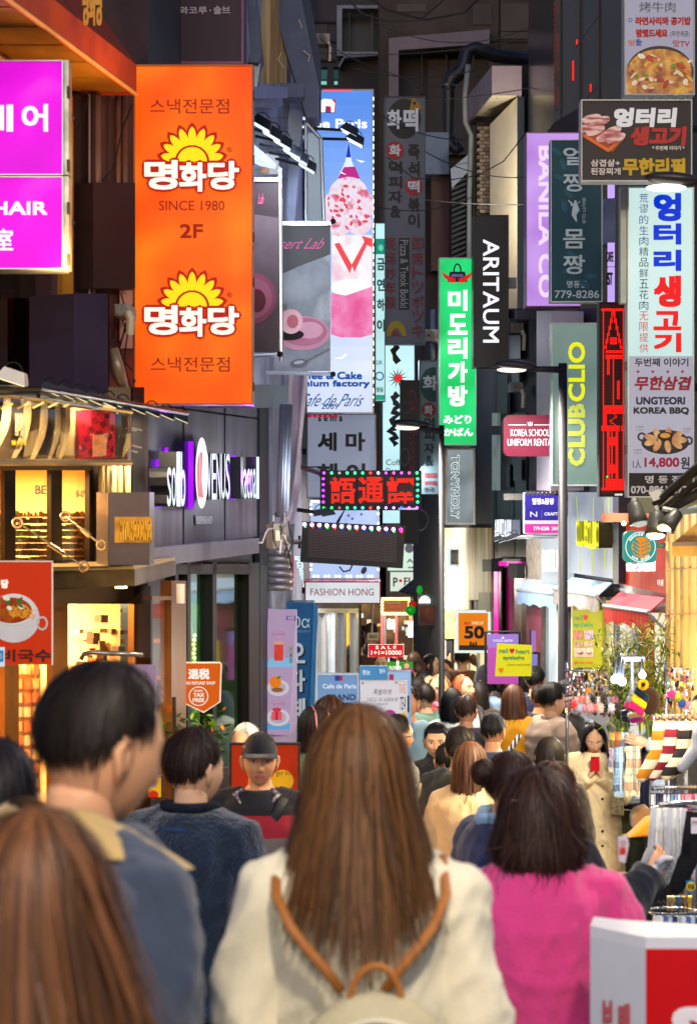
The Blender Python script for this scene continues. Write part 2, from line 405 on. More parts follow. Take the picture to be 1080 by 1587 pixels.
# ---- restaurant on the left (near)
def restaurant():
 t = thing('restaurant_building', 'dark fronted restaurant building with warm lit glass entrance at far left', 'building', RP.at(120, 1400))
 holes = [(-120, 727, 146, 868), (-120, 908, 226, 1500), (-60, 418, 80, 600)]
 wall(RP, (-500, -700, 230, 1560), holes, 0, .06, MB()).build('wall', NOISY('2a1c20', '3b2a2c', scale=2.2, rough=.7, bump=.15), t)
 # interior
 m = MB(); n = RP.N()
 fl = [RP.at(-300, 1500, -.2), RP.at(226, 1500, -.2)]
 bk = 2.2
 def ip(px, py, o): return RP.perp(px, py, -o)
 a, b = RP.at(-300, 715), RP.at(226, 715)
 zt, zm, zb = a.z, RP.at(0, 890).z, gz(10) - .05
 def rm(z0, z1, depth):
  A = Vector((a.x, a.y, 0)) - n * .17; B = Vector((b.x, b.y, 0)) - n * .17; C = B - n * depth; Dd = A - n * depth
  q = lambda p, z: (p.x, p.y, z)
  mm = MB()
  mm.quad(q(Dd, z0), q(C, z0), q(C, z1), q(Dd, z1)); mm.quad(q(A, z0), q(B, z0), q(C, z0), q(Dd, z0)); mm.quad(q(A, z1), q(B, z1), q(C, z1), q(Dd, z1))
  mm.quad(q(A, z0), q(Dd, z0), q(Dd, z1), q(A, z1)); mm.quad(q(B, z0), q(C, z0), q(C, z1), q(B, z1))
  return mm
 rm(zb, zm - .02, 1.9).build('room', D('c9a877', .8, var=.1), t)
 rm(zm + .02, RP.at(0, 715).z + .12, 1.4).build('room', D('c8a672', .8, var=.12), t)
 # lit shelves seen through the upper windows
 sh = MB(); pr = MB()
 S = Pl(0, 9.9 + .8, 230, 10.9 + .8)
 for k in range(9):
  y = 800 + k * 10
  sh.slab(S, (-110, y, 150, y + 1.2), .2, .2)
  x = -105
  while x < 146:
   w = random.uniform(2.5, 6); hh = random.uniform(4, 8.2)
   pr.slab(S, (x, y - hh, x + w, y), .17, .08, random.choice([0, 1, 2, 0, 0])); x += w + random.uniform(.5, 2.5)
 sh.build('shelf', D('c9a060', .5), t)
 pr.build('shop_stock', [D('e6c878', .4), D('c9823a', .4), D('f0e4c0', .4)], t, kind='stuff')
 # upper window mirror signs in the back
 text(S, 'BEEZ', (55, 752, 92, 766), E('c8b088', .7), t, .05, .25)
 text(S, '070-8', (118, 760, 140, 771), E('c8b088', .6), t, .04, .25, mirror=True)
 # upper glazing
 for x0, x1 in ((-110, 8), (25, 80), (97, 139)):
  rect(RP, (x0, 729, x1, 867), GLASS('fff0d8', .10), t, -.03, 'pane')
 dk = NOISY('1c1612', '3a2a1c', scale=3, rough=.3, metal=.6)
 for x0, x1 in ((8, 25), (80, 97), (139, 146)):
  rect(RP, (x0, 727, x1, 868), dk, t, .01, 'mullion', th=.03)
 rect(RP, (-120, 717, 142, 729), D('8c7c60', .25, .8), t, .04, 'window_head', th=.08)
 # dark upstairs window with faint room light
 rect(RP, (-58, 420, 78, 598), GLASS('c09070', .18, .8), t, -.05, 'pane')
 rect(RP, (-60, 418, 80, 600), NOISY('4a2c1c', '7a4a28', '5a3826', scale=2.5, rough=.8), t, -.9, 'blind')
 rect(RP, (-60, 448, 22, 540), D('b06838', .8), t, -.5, 'poster')
 rect(RP, (22, 405, 46, 420), D('8a5a20', .8), t, -.3, 'poster')
 rect(RP, (80, 418, 97, 606), D('3a2a3a', .5), t, .05, 'post', th=.1)
 rect(RP, (97, 150, 114, 612), NOISY('a07818', '6c4e14', scale=3, rough=.5), t, .08, 'yellow_post', th=.12)
 rect(RP, (114, 146, 145, 612), D('1e1216', .6), t, .04, 'recess_panel', th=.05)
 # pipes
 for x, c, r0 in ((139, '8a8488', .006), (144, '3a2a30', .012), (151, '6a5450', .02), (183, '6b4a3a', .014), (193, '5c4038', .016)):
  m = MB(); m.tube([RP.at(x, 146, .1), RP.at(x, 446 if x > 146 else 612, .1)], r0, 8); m.build('pipe', D('#' + c, .4, .3), t, True)
 for pts in ([(206, 160), (190, 200), (176, 262), (160, 280)], [(208, 470), (196, 500), (186, 540), (196, 585)], [(188, 455), (200, 500), (180, 545), (206, 575)], [(138, 150), (128, 180), (120, 208)], [(182, 470), (198, 520), (192, 560), (202, 600)]):
  MB().tube([RP.at(x, y, .16) for x, y in pts], .004, 5).build('cable', BLK, t)
 rect(RP, (145, 283, 210, 447), D('22141c', .6), t, .16, 'cabinet', th=.12)
 MB().slab(RP, (115, 455, 168, 610), .3, .28).build('cabinet', D('2c2440', .5), t)
 rect(RP, (170, 448, 206, 600), NOISY('7a2a18', '2a1418', scale=4, rough=.7), t, .05, 'wall_patch')
 rect(RP, (186, 450, 206, 540), D('b08078', .7), t, .07, 'wall_patch')
 MB().tube([RP.at(176, 540, .2), RP.at(184, 575, .22), RP.at(192, 600, .2)], [.025, .035, .028], 10).build('duct', D('8a7868', .4, .4), t, True)
 # pale pipes between banner and box sign
 for x, c in ((158, 'a08450'), (166, '6a5430'), (176, 'd8c48c'), (186, 'b8a470'), (198, 'd0bc84')):
  MB().tube([RP.at(x, 718, .05), RP.at(x, 880, .05)], .018, 8).build('pipe', D(c, .4, .2), t, True)
 rect(RP, (206, 600, 224, 870), D('1c181c', .5), t, .05, 'post', th=.06)
 # floor-level glazing and door
 brz = NOISY('4a3018', '7a5228', '5a3a1c', scale=3, rough=.28, metal=.75, stretch=(1, 1, .3))
 for x0, x1 in ((-120, 8), (30, 82), (97, 208)):
  rect(RP, (x0, 930, x1, 1500), GLASS('fff2dc', .07), t, -.02, 'pane')
 for x0, x1 in ((8, 30), (82, 97), (208, 234)):
  rect(RP, (x0, 912, x1, 1500), brz, t, .02, 'door_post', th=.04)
 rect(RP, (-120, 908, 234, 936), D('3c2a1c', .4, .4), t, .03, 'door_head', th=.06)
 rect(RP, (97, 936, 106, 1500), brz, t, .005, 'door_frame', th=.03)
 # interior things: shelves wall + bright counter, orange cards
 S2 = Pl(0, 9.9 + 1.3, 230, 10.9 + 1.3)
 m = MB()
 for (x0, y0, x1, y1, k) in ((-100, 1000, 60, 1500, 0), (60, 1030, 90, 1100, 0), (135, 990, 160, 1060, 1), (166, 930, 206, 1040, 2), (206, 960, 226, 1010, 1)):
  m.slab(S2, (x0, y0, x1, y1), .1, .1, k)
 m.build('display_case', [D('d89040', .6), D('c9a05c', .5), D('e8dcc8', .5)], t)
 m = MB()
 for yy in range(1030, 1500, 22):
  for xx in range(-90, 90, 13):
   m.slab(S2, (xx, yy, xx + 8, yy + 15), .14, .03, random.randint(0, 2))
 for k in range(26):
  xx = random.uniform(112, 200); yy = random.uniform(940, 1060)
  m.slab(S2, (xx, yy, xx + random.uniform(3, 12), yy + random.uniform(3, 16)), .5 + random.random() * .3, .05, random.randint(0, 4))
 m.build('shop_stock', [D('f0dca8', .5), D('e8b868', .5), D('d87030', .5), D('50402c', .5), D('8c6a48', .5)], t, kind='stuff')
 for k, (x, y, d) in enumerate(((40, 725, .7), (-40, 725, .7), (120, 725, .7))):
  lamp('upstairs_room_light', 'AREA', RP.perp(x, y, -d) + Vector((0, 0, -.02)), 45, (1, .72, .36), .4, (0, 0, 0), t)
 for k, (x, d, e) in enumerate(((-60, .8, 120), (60, .8, 120), (170, .9, 85))):
  lamp('shop_room_light', 'AREA', RP.perp(x, 900, -d) + Vector((0, 0, -.03)), e, (1, .70, .36), .5, (0, 0, 0), t)
 # canopy slab over the entrance, with downlights
 A = RP.at(-200, 880, 0); n3 = RP.N(); u3 = Vector((RP.u.x, RP.u.y, 0))
 c0 = RP.at(-200, 885); c1 = RP.at(232, 880)
 cz = P(150, 884, 10).z
 ca = thing('entrance_canopy', 'flat metal canopy slab with warm downlights over the restaurant door', 'canopy', P(150, 900, 10.2))
 f0 = Vector((P(-200, 0, 9.7).x, 9.3, 0)); f1 = P(209, 0, 9.9); f2 = P(273, 0, 11.35)
 pts = [(f0.x, f0.y - .2), (f1.x, f1.y), (f2.x, f2.y), (RP.at(232, 0).x, RP.at(232, 0).y), (RP.at(-300, 0).x, RP.at(-300, 0).y)]
 z1 = P(0, 882, 9.9).z; z0 = P(0, 908, 9.9).z
 MB().solid([(x, y, z0) for x, y in pts], (0, 0, z1 - z0)).build('slab', NOISY('4c3a22', '8a6c40', scale=3, rough=.3, metal=.7), ca)
 MB().solid([(x * 1.004, y - .012, z1) for x, y in pts], (0, 0, .018)).build('top_sheet', D('b89a68', .4, .5), ca)
 for px in (60, 188):
  q = P(px, 908, 10.15); MB().tube([q + Vector((0, 0, .02)), q - Vector((0, 0, .012))], .03, 12).build('downlight', E('ffd890', 6), ca)
  lamp('canopy_downlight', 'SPOT', q - Vector((0, 0, .02)), 90, (1, .72, .38), .04, (0, 0, 0), ca, spot=130)
 # turnbuckle rods
 for (x0, y0, x1, y1, da, db) in ((28, 810, 130, 878, 9.35, 9.5), (102, 800, 158, 845, 9.9, 9.85)):
  r = thing('tension_rod', 'thin steel rod with turnbuckle bracing the canopy %s' % ('in front of the left window' if x0 < 50 else 'behind the gold lettered box'), 'rod', P(x1, y1, db))
  a, b = P(x0, y0, da), P(x1, y1, db); dv = (b - a)
  MB().tube([a, b], .0045, 6).build('rod', D('c8b080', .25, .9), r)
  MB().tube([a + dv * .45, a + dv * .47, a + dv * .68, a + dv * .7], [.004, .012, .012, .004], 8).build('turnbuckle', D('d0b888', .25, .9), r)
  for e in (a, b):
   m = MB(); m.tube([e + Vector((.022 * math.cos(q), 0, .022 * math.sin(q))) for q in np.linspace(0, 6.28, 13)], .006, 6, cap=False); m.build('eye_ring', D('c8b080', .25, .9), r)
restaurant()
def venus_shop():
 t = thing('lingerie_shop_building', 'grey metal fronted shop with glowing raised letters on its panels', 'building', VP.at(320, 1200))
 wall(VP, (228, -700, 401, 1500), [(274, 880, 392, 1440)], -.06, .06, MB()).build('wall', D('3a3a42', .6, var=.2, scale=1.5), t)
 pm = NOISY('403e49', '625f6c', '4c4a56', scale=1.6, rough=.38, metal=.55, stretch=(4, 4, .5))
 for k, (x0, x1) in enumerate(((226, 284), (286, 348), (350, 399))):
  def ty(x): return 635 + (x - 286) * .135
  def by(x): return 847 - (x - 286) * .14
  for (a0, a1, b0, b1) in ((ty(x0), ty(x1), by(x0), by(x1)), (ty(x0) - 100, ty(x1) - 90, ty(x0) - 3, ty(x1) - 3)):
   q = [VP.at(x0, b0, 0), VP.at(x1 - .8, b1, 0), VP.at(x1 - .8, a1, 0), VP.at(x0, a0, 0)]
   MB().hexa([p - VP.N() * .05 for p in q], q).build('panel', pm, t)
 q = [VP.at(224, 877, .04), VP.at(401, 835, .04), VP.at(401, 830, .04), VP.at(224, 856, .04)]
 q = [VP.at(224, 880, .04), VP.at(401, 834, .04), VP.at(401, 829, .04), VP.at(224, 858, .04)]
 z1 = VP.at(401, 829, .04).z; z0 = VP.at(240, 878, .04).z
 aa, bb = VP.at(224, 800, .05), VP.at(402, 800, .05)
 q = [Vector((aa.x, aa.y, z0)), Vector((bb.x, bb.y, z0)), Vector((bb.x, bb.y, z1 - .02)), Vector((aa.x, aa.y, z1 - .02))]
 MB().hexa([p - VP.N() * .1 for p in q], q).build('fascia_band', D('77737e', .4, .5), t)
 # shopfront under it
 zt = z0
 for x0, x1 in ((272, 277), (291, 296), (330, 336), (386, 402)):
  rect(VP, (x0, 872, x1, 1440), D('1e1a1a', .4, .3), t, 0, 'mullion', th=.08)
 rect(VP, (274, 874, 392, 890), D('241e1e', .5), t, 0, 'head_rail', th=.08)
 rect(VP, (274, 888, 330, 1440), GLASS('c8f0e8', .14), t, -.05, 'pane')
 rect(VP, (336, 888, 386, 1440), GLASS('c0e8a0', .10), t, -.05, 'pane')
 # interior
 m = MB()
 a, b = VP.at(262, 860, -.2), VP.at(398, 860, -.2); n = VP.N(); zb = gz(14) - .1; ztop = z0 + .1
 C, Dd = b - n * 1.2, a - n * 1.2
 q = lambda p, z: (p.x, p.y, z)
 m.quad(q(Dd, zb), q(C, zb), q(C, ztop), q(Dd, ztop)); m.quad(q(a, ztop), q(b, ztop), q(C, ztop), q(Dd, ztop)); m.quad(q(b, zb), q(C, zb), q(C, ztop), q(b, ztop)); m.quad(q(a, zb), q(Dd, zb), q(Dd, ztop), q(a, ztop))
 m.build('room', D('6a8a78', .7), t)
 # rounded green pillar lit from inside the window
 c = VP.perp(352, 1000, -.28)
 MB().tube([Vector((c.x, c.y, zb)), Vector((c.x, c.y, ztop))], .17, 24).build('pillar', NOISY('2c6a2c', '6aa838', '3f8a34', scale=2, rough=.25), t, True)
 rect(VP, (300, 905, 328, 1100), NOISY('c8b0d8', 'e8d8f0', 'b0d0e8', scale=3, rough=.6), t, -.5, 'window_poster')
 rect(VP, (278, 890, 290, 1120), D('9ac8c8', .5), t, -.6, 'curtain')
 lamp('shop_window_light', 'AREA', VP.perp(340, 880, -.5) + Vector((0, 0, -.12)), 34, (1, .96, .7), .3, (0, 0, 0), t)
 lamp('shop_window_light', 'AREA', VP.perp(290, 880, -.5) + Vector((0, 0, -.12)), 14, (.85, 1, .95), .3, (0, 0, 0), t)
 m = MB()
 for k in range(14): m.ball(VP.perp(331 + random.uniform(-1, 1), 985 + k * 7, -.12), .012, 6, 4)
 m.build('light_string', E('fff0a0', 4), t)
 # dark pilaster, ducts and cables further on
 rect(V2, (403, 622, 421, 1440), D('1c2029', .5), t, .0, 'pilaster', th=.04)
 rect(V2, (392, 596, 445, 632), D('6a7488', .45, .4), t, .25, 'pelmet', th=.25)
 wall(V2, (401, 640, 560, 1500), [(470, 945, 556, 1440)], -.06, .04, wall(V2, (401, -700, 474, 640), [], -.06, .04, MB())).build('wall', D('3a3a42', .6, var=.2, scale=1.5), t)
 for x in (432, 437, 443):
  MB().tube([V2.at(x + 6, 628, .3), V2.at(x, 800, .3)], .018, 8).build('pipe', D('6c7080', .5, .2), t, True)
 MB().slab(V2, (423, 812, 447, 850), .25, .04).build('meter_box', D('7a6c5c', .5), t)
 rect(V2, (427, 822, 442, 838), D('c8b89c', .5), t, .255, 'notice')
 m = MB(); pts = [V2.at(434, 850 + k * 11, .3) for k in range(7)]
 for k in range(6): m.tube([pts[k], pts[k + 1] + Vector((0, 0, .004))], [.068 + .002 * k, .072 + .002 * k], 16)
 m.build('duct', D('868690', .35, .6), t, True)
 # bent cables
 for k in range(9):
  x0, y0 = random.uniform(424, 452), random.uniform(790, 830); pp = [(x0, y0)]
  for j in range(5): pp.append((pp[-1][0] + random.uniform(-8, 9), pp[-1][1] + random.uniform(0, 26)))
  MB().tube([V2.at(x, y, .42) for x, y in pp], .004, 5).build('cable', D('d8d8e0' if k % 2 else '20202a', .5), t)
 # wall-mounted dark speaker
 s = thing('wall_speaker', 'dark wedge speaker hanging off the dark pilaster beside the raised letters', 'speaker', V2.at(410, 868, .3))
 c = P(415, 852, 15.2)
 m = MB(); m.ball(c, (.07, .09, .13), 16, 10, M=Matrix.Rotation(R(-28), 3, 'Y')); m.build('shell', D('3a4050', .5), s, True)
 MB().tube([c + Vector((0, .1, 0)), P(402, 845, 15.6)], .015, 6).build('bracket', BLK, s)
 # pale far stretch (white cafe wall, lit)
 w = thing('cafe_building', 'white painted cafe front behind the steel frame and hanging banners', 'building', V2.at(450, 1200, .05))
 wall(V2, (391, -60, 474, 632), [(405, -40, 450, 130)], .02, .04, MB()).build('wall', NOISY('6c7494', '98a0bc', scale=2.5, rough=.6, bump=.1), w)
 rect(V2, (405, -40, 450, 130), NOISY('b08a60', 'd8b888', '907050', scale=1.2, rough=.7, glow=.25, stretch=(2, 2, .6)), w, -.01, 'curtained_window')
 for k in range(9):
  rect(V2, (392, 150 + k * 16, 450, 151 + k * 16), D('5a6480', .6), w, .026, 'brick_joint')
 rect(V2, (421, 632, 468, 1000), D('787c90', .6, var=.2), w, .02, 'wall', th=.05)
 for k, (a, b) in enumerate(((134, 152), (152, 166), (166, 182))):
  rect(V2, (392, a, 446 - k * 8, b), D('7c88b8', .5), w, .30 - k * .08, 'cornice', th=.3 - k * .08)
 # storefront at the end of that side
 rect(V2, (468, 940, 556, 1440), D('eef0f2', .5), w, -.3, 'back_wall')
 m = MB()
 for x0, x1 in ((468, 473), (487, 492), (505, 509), (519, 523), (533, 537), (552, 556)): m.slab(V2, (x0, 945, x1, 1440), 0, .07)
 m.slab(V2, (468, 943, 556, 950), 0, .07); m.build('shopfront_frame', D('c8ccd4', .35, .5), w)
 rect(V2, (473, 985, 487, 1100), D('16181e', .2), w, -.02, 'dark_pane')
 rect(V2, (492, 950, 552, 1440), GLASS('f0ffff', .1), w, -.04, 'pane')
 lamp('storefront_light', 'AREA', V2.perp(510, 950, -.15) + Vector((0, 0, -.02)), 30, (.95, .98, 1), .4, (0, 0, 0), w)
venus_shop()
# ---- buildings closing the view above the signs
def backdrop():
 f = FR(34)
 t = thing('office_tower', 'dark far office tower with bay window and two green lit windows', 'building', f.at(540, 1000))
 wall(f, (300, -900, 598, 930), [(524, 10, 586, 84), (483, 104, 507, 134), (517, 104, 524, 134)], 0, 3, MB()).build('wall', NOISY('23252f', '33343e', scale=.8, rough=.85), t)
 rect(f, (524, 10, 586, 84), D('17202a', .3), t, -.3, 'window')
 m = MB()
 for q in ((522, 8, 530, 86), (530, 8, 587, 13), (530, 80, 587, 86)): m.slab(f, q, .25, .3)
 m.build('bay_frame', D('70768a', .6), t)
 m = MB()
 for q in ((540, 13, 542, 80), (575, 13, 578, 80)): m.slab(f, q, .0, .1)
 m.build('glazing_bar', D('3a4656', .6), t)
 for x0, x1 in ((484, 507), (517, 524)):
  w = rect(f, (x0, 105, x1, 133), NOISY('1c3a3c', '3e7470', '2a5452', scale=1.5, rough=.4, glow=.5), t, -.2, 'window')
  rect(f, (x0 + 1, 126, x1 - 1, 131), E('8ad8c8', .9), w, -.18, 'lit_strip')
  rect(f, (x0, 123, x1, 124.5), D('222a30', .6), w, -.17, 'frame')
 for y in (33, 63, 92):
  rect(f, (478, y, 520, y + 3), D('181a22', .8), t, .05, 'ledge', th=.2)
 for y0 in (35, 66): rect(f, (480, y0, 507, y0 + 26), D('0e1016', .4), t, .02, 'window')
 MB().tube([f.at(477.5, -20, .3), f.at(477.5, 150, .3)], .04, 6).build('pipe', D('3a4450', .5), t)
 MB().solid([f.at(x, y, .02) for x, y in ((524, 108), (533, 92), (585, 88), (585, 92), (534, 96), (527, 110))], f.N() * .3).build('ledge', D('5a6070', .6), t)
 # concrete block on the right of it
 b = thing('concrete_building', 'stained grey concrete building with wide window opening above the signs', 'building', FR(32).at(720, 1000))
 f2 = FR(32)
 cm = NOISY('2e2a28', '46403c', '38322f', scale=1.1, rough=.9, bump=.4)
 wall(f2, (588, -900, 862, 780), [(612, 80, 757, 300)], 0, 2.5, MB()).build('wall', cm, b)
 pm = D('6c6470', .8, var=.1)
 MB().solid([f2.at(x, y, .08) for x, y in ((602, 64), (640, 60), (757, 50), (757, 72), (617, 82), (617, 300), (602, 300))], f2.N() * .2).build('window_surround', pm, b)
 rect(f2, (612, 80, 757, 300), D('14161c', .4), b, -.5, 'window')
 for q in ((652, 82, 655, 145), (690, 82, 693, 145)): rect(f2, q, D('2e3038', .6), b, -.2, 'glazing_bar', th=.1)
 rect(f2, (663, 93, 757, 240), D('3c3a3c', .8), b, -.3, 'blind')
 for k, (x0, y0, x1, y1) in enumerate(((733, 6, 762, 38), (776, 5, 856, 48), (776, 50, 856, 60), (818, 62, 838, 80), (615, 6, 660, 18))):
  rect(f2, (x0, y0, x1, y1), NOISY('403c3a', '504a48', scale=1.6, rough=.9, bump=.3), b, .02, 'render_patch', th=.03)
 rect(f2, (772, -20, 775, 100), D('241f1d', .9), b, .015, 'joint')
 for y in (64, 118): rect(f2, (735, y, 862, y + 2), D('2a2522', .9), b, .015, 'joint')
 # big flue pipe with elbows
 p = thing('flue_pipe', 'thick dark metal flue pipe bending down the concrete wall', 'pipe', P(700, 240, 29))
 d = 29
 MB().tube([P(862, 96, 30), P(820, 92, 29.5), P(765, 86, d), P(736, 74, d), P(724, 80, d), P(720, 100, d), P(714, 112, d), P(699, 122, d), P(695, 132, d), P(695, 212, d), P(698, 224, d), P(706, 232, d), P(714, 226, d)], [.10] * 4 + [.11] * 4 + [.085] * 5, 12).build('pipe', D('2b2e36', .4, .6), p, True)
 MB().tube([P(695, 131, d), P(695, 135, d)], .11, 12).build('collar', D('3a3e46', .4, .6), p)
 MB().tube([P(695, 210, d), P(695, 214, d)], .11, 12).build('collar', D('3a3e46', .4, .6), p)
 # middle layer: blue grey box, brown strip, louvres, brick, beige canopy with pillar
 c = thing('narrow_brick_building', 'narrow brick building with beige projecting canopy and tall pale pillar', 'building', P(760, 900, 26))
 def bx(r, d, th, mat, nm): return MB().slab(FR(d), r, 0, th).build(nm, mat, c)
 bx((640, 270, 700, 780), 27.5, 1, D('241a1e', .8), 'dark_wall')
 bx((658, 205, 695, 270), 26.8, .5, D('4c5c74', .6), 'blue_box')
 bx((668, 272, 696, 420), 27, .3, D('3c2a2c', .8), 'brown_strip')
 bx((733, 195, 741, 780), 26.4, .5, D('2a2a32', .7), 'pilaster')
 # brick panel: separate brick courses
 br = [D('6a5c50', .9, var=.2), D('584c44', .9, var=.2), D('7a6c60', .9, var=.2)]
 bx((738, 190, 762, 340), 26.2, .2, D('3c3835', .9), 'brick_backing')
 for r in range(24):
  for k in range(2):
   x0 = 739 + k * 10 + (r % 2) * 4
   y0 = 196 + r * 5.6
   o = MB().slab(FR(26), (x0, y0, min(x0 + 9, 761), y0 + 4.8), 0, .18).build('brick', br[random.randrange(3)], c)
 # louvre: slanted slats
 bx((698, 255, 727, 420), 26.6, .2, D('15171c', .8), 'louvre_back')
 for k in range(19):
  y = 272 + k * 8.2
  q = [P(700, y + 5, 26.3), P(726, y - 8 + 2, 26.3), P(726, y - 8, 26.1), P(700, y + 3, 26.1)]
  MB().solid(q, (0, .03, -.03)).build('louvre_slat', D('5c646c', .4, .5), c)
 MB().solid([P(x, y, 26) for x, y in ((698, 262), (727, 238), (729, 262), (700, 292))], (0, .02, 0)).build('plastic_sheet', GLASS('b8c8e0', .3, .7), c)
 # canopy box
 bt = D('84767e', .7, var=.08); bu = D('b8ac94', .7, var=.08)
 lamp('soffit_uplight', 'AREA', P(770, 330, 23.2), 55, (1, .9, .72), .3, None, c, target=P(765, 160, 25.5))  # assumed area light without a fitting, added to warm the canopy underside from below
 A = [P(762, 102, 24.2), P(808, 102, 24.2), P(808, 147, 24.2), P(762, 147, 24.2)]
 B = [P(722, 152, 27.5), P(775, 152, 27.5), P(775, 193, 27.5), P(722, 193, 27.5)]
 MB().hexa(A, B).build('canopy', bt, c)
 MB().hexa([P(762, 147.6, 24.2), P(801, 147.6, 24.2), P(760, 193.6, 27.5), P(724, 193.6, 27.5)], [P(762, 148.4, 24.2), P(801, 148.4, 24.2), P(760, 194.4, 27.5), P(724, 194.4, 27.5)]).build('canopy_soffit', bu, c)
 for k in range(8):
  f_ = k / 7; x = 771 * (1 - f_) + 737 * f_; y = 151.5 * (1 - f_) + 191.5 * f_; dd = 24.5 * (1 - f_) + 27.2 * f_
  MB().solid([P(x - 4, y, dd), P(x + 3, y - 1.2, dd), P(x + 4, y + .8, dd - .05), P(x - 3, y + 1.6, dd - .05)], (0, 0, .01)).build('soffit_vent', D('3a3838', .8), c)
 # pillar (two faces)
 MB().hexa([P(759, 193, 25.2), P(801, 150, 24.2), P(812, 150, 25), P(770, 190, 26)], [P(759, 560, 25.2), P(801, 560, 24.2), P(812, 560, 25), P(770, 560, 26)]).build('pillar', bu, c)
 bx((808, 100, 862, 206), 25.5, 1.5, D('1d1b20', .8), 'dark_block')
 bx((810, 206, 862, 480), 25.6, 1, D('30323c', .8), 'dark_block')
 MB().tube([P(725, 100, 26), P(720, 150, 26), P(721, 190, 26), P(730, 210, 26), P(727, 300, 26), P(726, 560, 26)], .035, 6).build('cable_conduit', D('6a7070', .5), c, True)
 for x in (703, 711):
  MB().tube([P(x - 30, 480, 26), P(x - 30, 620, 26)], .05, 8).build('pipe', D('6a7484', .4, .5), c, True)
 bx((640, 480, 690, 780), 26.9, .3, D('2a2a34', .7), 'dark_wall')
 for y in (520, 560, 600): bx((655, y, 682, y + 4), 26.0, .2, D('8a94a4', .4, .4), 'rack_bar')
 # dark glass block on the right; its red reflections are built as glowing strips
 gl = thing('glass_building', 'dark glass building behind the meat restaurant signs', 'building', FR(21).at(900, 900))
 fg = FR(21)
 MB().slab(fg, (858, -900, 1300, 760), 0, 3).build('wall', NOISY('0e0c10', '1a161a', scale=1.2, rough=.2), gl)
 for x0, w_ in ((870, 2), (900, 3), (930, 2)): rect(fg, (x0, -600, x0 + w_, 215), D('2a2426', .4, .4), gl, .08, 'mullion', th=.1)
 for pts in (((858, 212), (925, 130), (925, 134), (858, 216)), ((893, 70), (930, 18), (930, 20), (893, 73))): poly(fg, pts, D('3a343c', .5), gl, .03, 'transom')
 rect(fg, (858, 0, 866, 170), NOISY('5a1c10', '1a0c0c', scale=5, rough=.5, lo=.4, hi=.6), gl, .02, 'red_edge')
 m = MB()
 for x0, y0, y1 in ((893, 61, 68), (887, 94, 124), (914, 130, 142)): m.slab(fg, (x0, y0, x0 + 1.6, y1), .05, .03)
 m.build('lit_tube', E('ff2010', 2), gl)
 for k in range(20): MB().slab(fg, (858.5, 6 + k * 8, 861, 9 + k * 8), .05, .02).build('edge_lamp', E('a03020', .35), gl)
 MB().solid([fg.at(x, y, .9) for x, y in ((840, 214), (858, 190), (925, 150), (925, 215))], Vector((0, .5, 0))).build('projecting_floor', D('2c2830', .8), gl)
def ac_unit(lb, px, py, w, d):
 h = w * .72; t = thing('air_conditioner', lb, 'air conditioner', P(px, py + h / 2, d)); f = FR(d)
 MB().slab(f, (px - w / 2, py - h / 2, px + w / 2, py + h / 2), 0, .3).build('case', NOISY('6c6c6c', '8c8a86', scale=4, rough=.6), t)
 ell(f, px - w * .1, py, w * .33, w * .33, D('15151a', .6), t, .004, name='fan_opening'); m = MB()
 for k in range(4): r_ = w * (.33 - .075 * k) * d / F; c = f.at(px - w * .1, py, .02); m.tube([c + Vector((r_ * math.cos(a), 0, r_ * math.sin(a))) for a in np.linspace(0, 6.283, 19)], .006, 4)
 m.build('grille', D('8c8c8c', .4, .5), t); MB().tube([f.at(px + w * .4, py + h * .3, .03), f.at(px + w * .55, py + h * .8, .05), f.at(px + w * .5, py + h * 2.2, .03)], .02, 6).build('hose', D('b0a898', .7), t)
def clutter():
 for a in (('grey air conditioner beside the narrow grey green disc sign', 667, 520, 26, 25.5), ('air conditioner low behind the black roman letter sign', 800, 508, 22, 20.3), ('air conditioner below the black roman letter sign', 800, 600, 20, 20.4), ('air conditioner high on the concrete building', 840, 30, 34, 29), ('air conditioner in the office tower recess', 500, 60, 22, 31), ('air conditioner between the purple box and the orange sign', 190, 480, 24, 10.2)): ac_unit(*a)
 rs = random.Random(5); where = ('over the alley mouth', 'near the top edge', 'past the flue pipe', 'over the grey tteok sign', 'toward the black sign', 'above the green sign', 'behind the lilac sign', 'under the window opening')
 for k in range(8):
  x0, x1 = rs.uniform(470, 640), rs.uniform(700, 880); y0, y1 = 20 + k * 42 + rs.uniform(-20, 20), 10 + k * 46 + rs.uniform(-30, 30); d = rs.uniform(22, 24); sg = rs.uniform(8, 34)
  o = MB().tube([P(x0 + (x1 - x0) * u, y0 + (y1 - y0) * u + sg * 4 * u * (1 - u), d) for u in np.linspace(0, 1, 14)], .006, 5).build('overhead_cable', BLK); tag(o, 'thin sagging black cable ' + where[k], 'cable')
backdrop(); clutter()
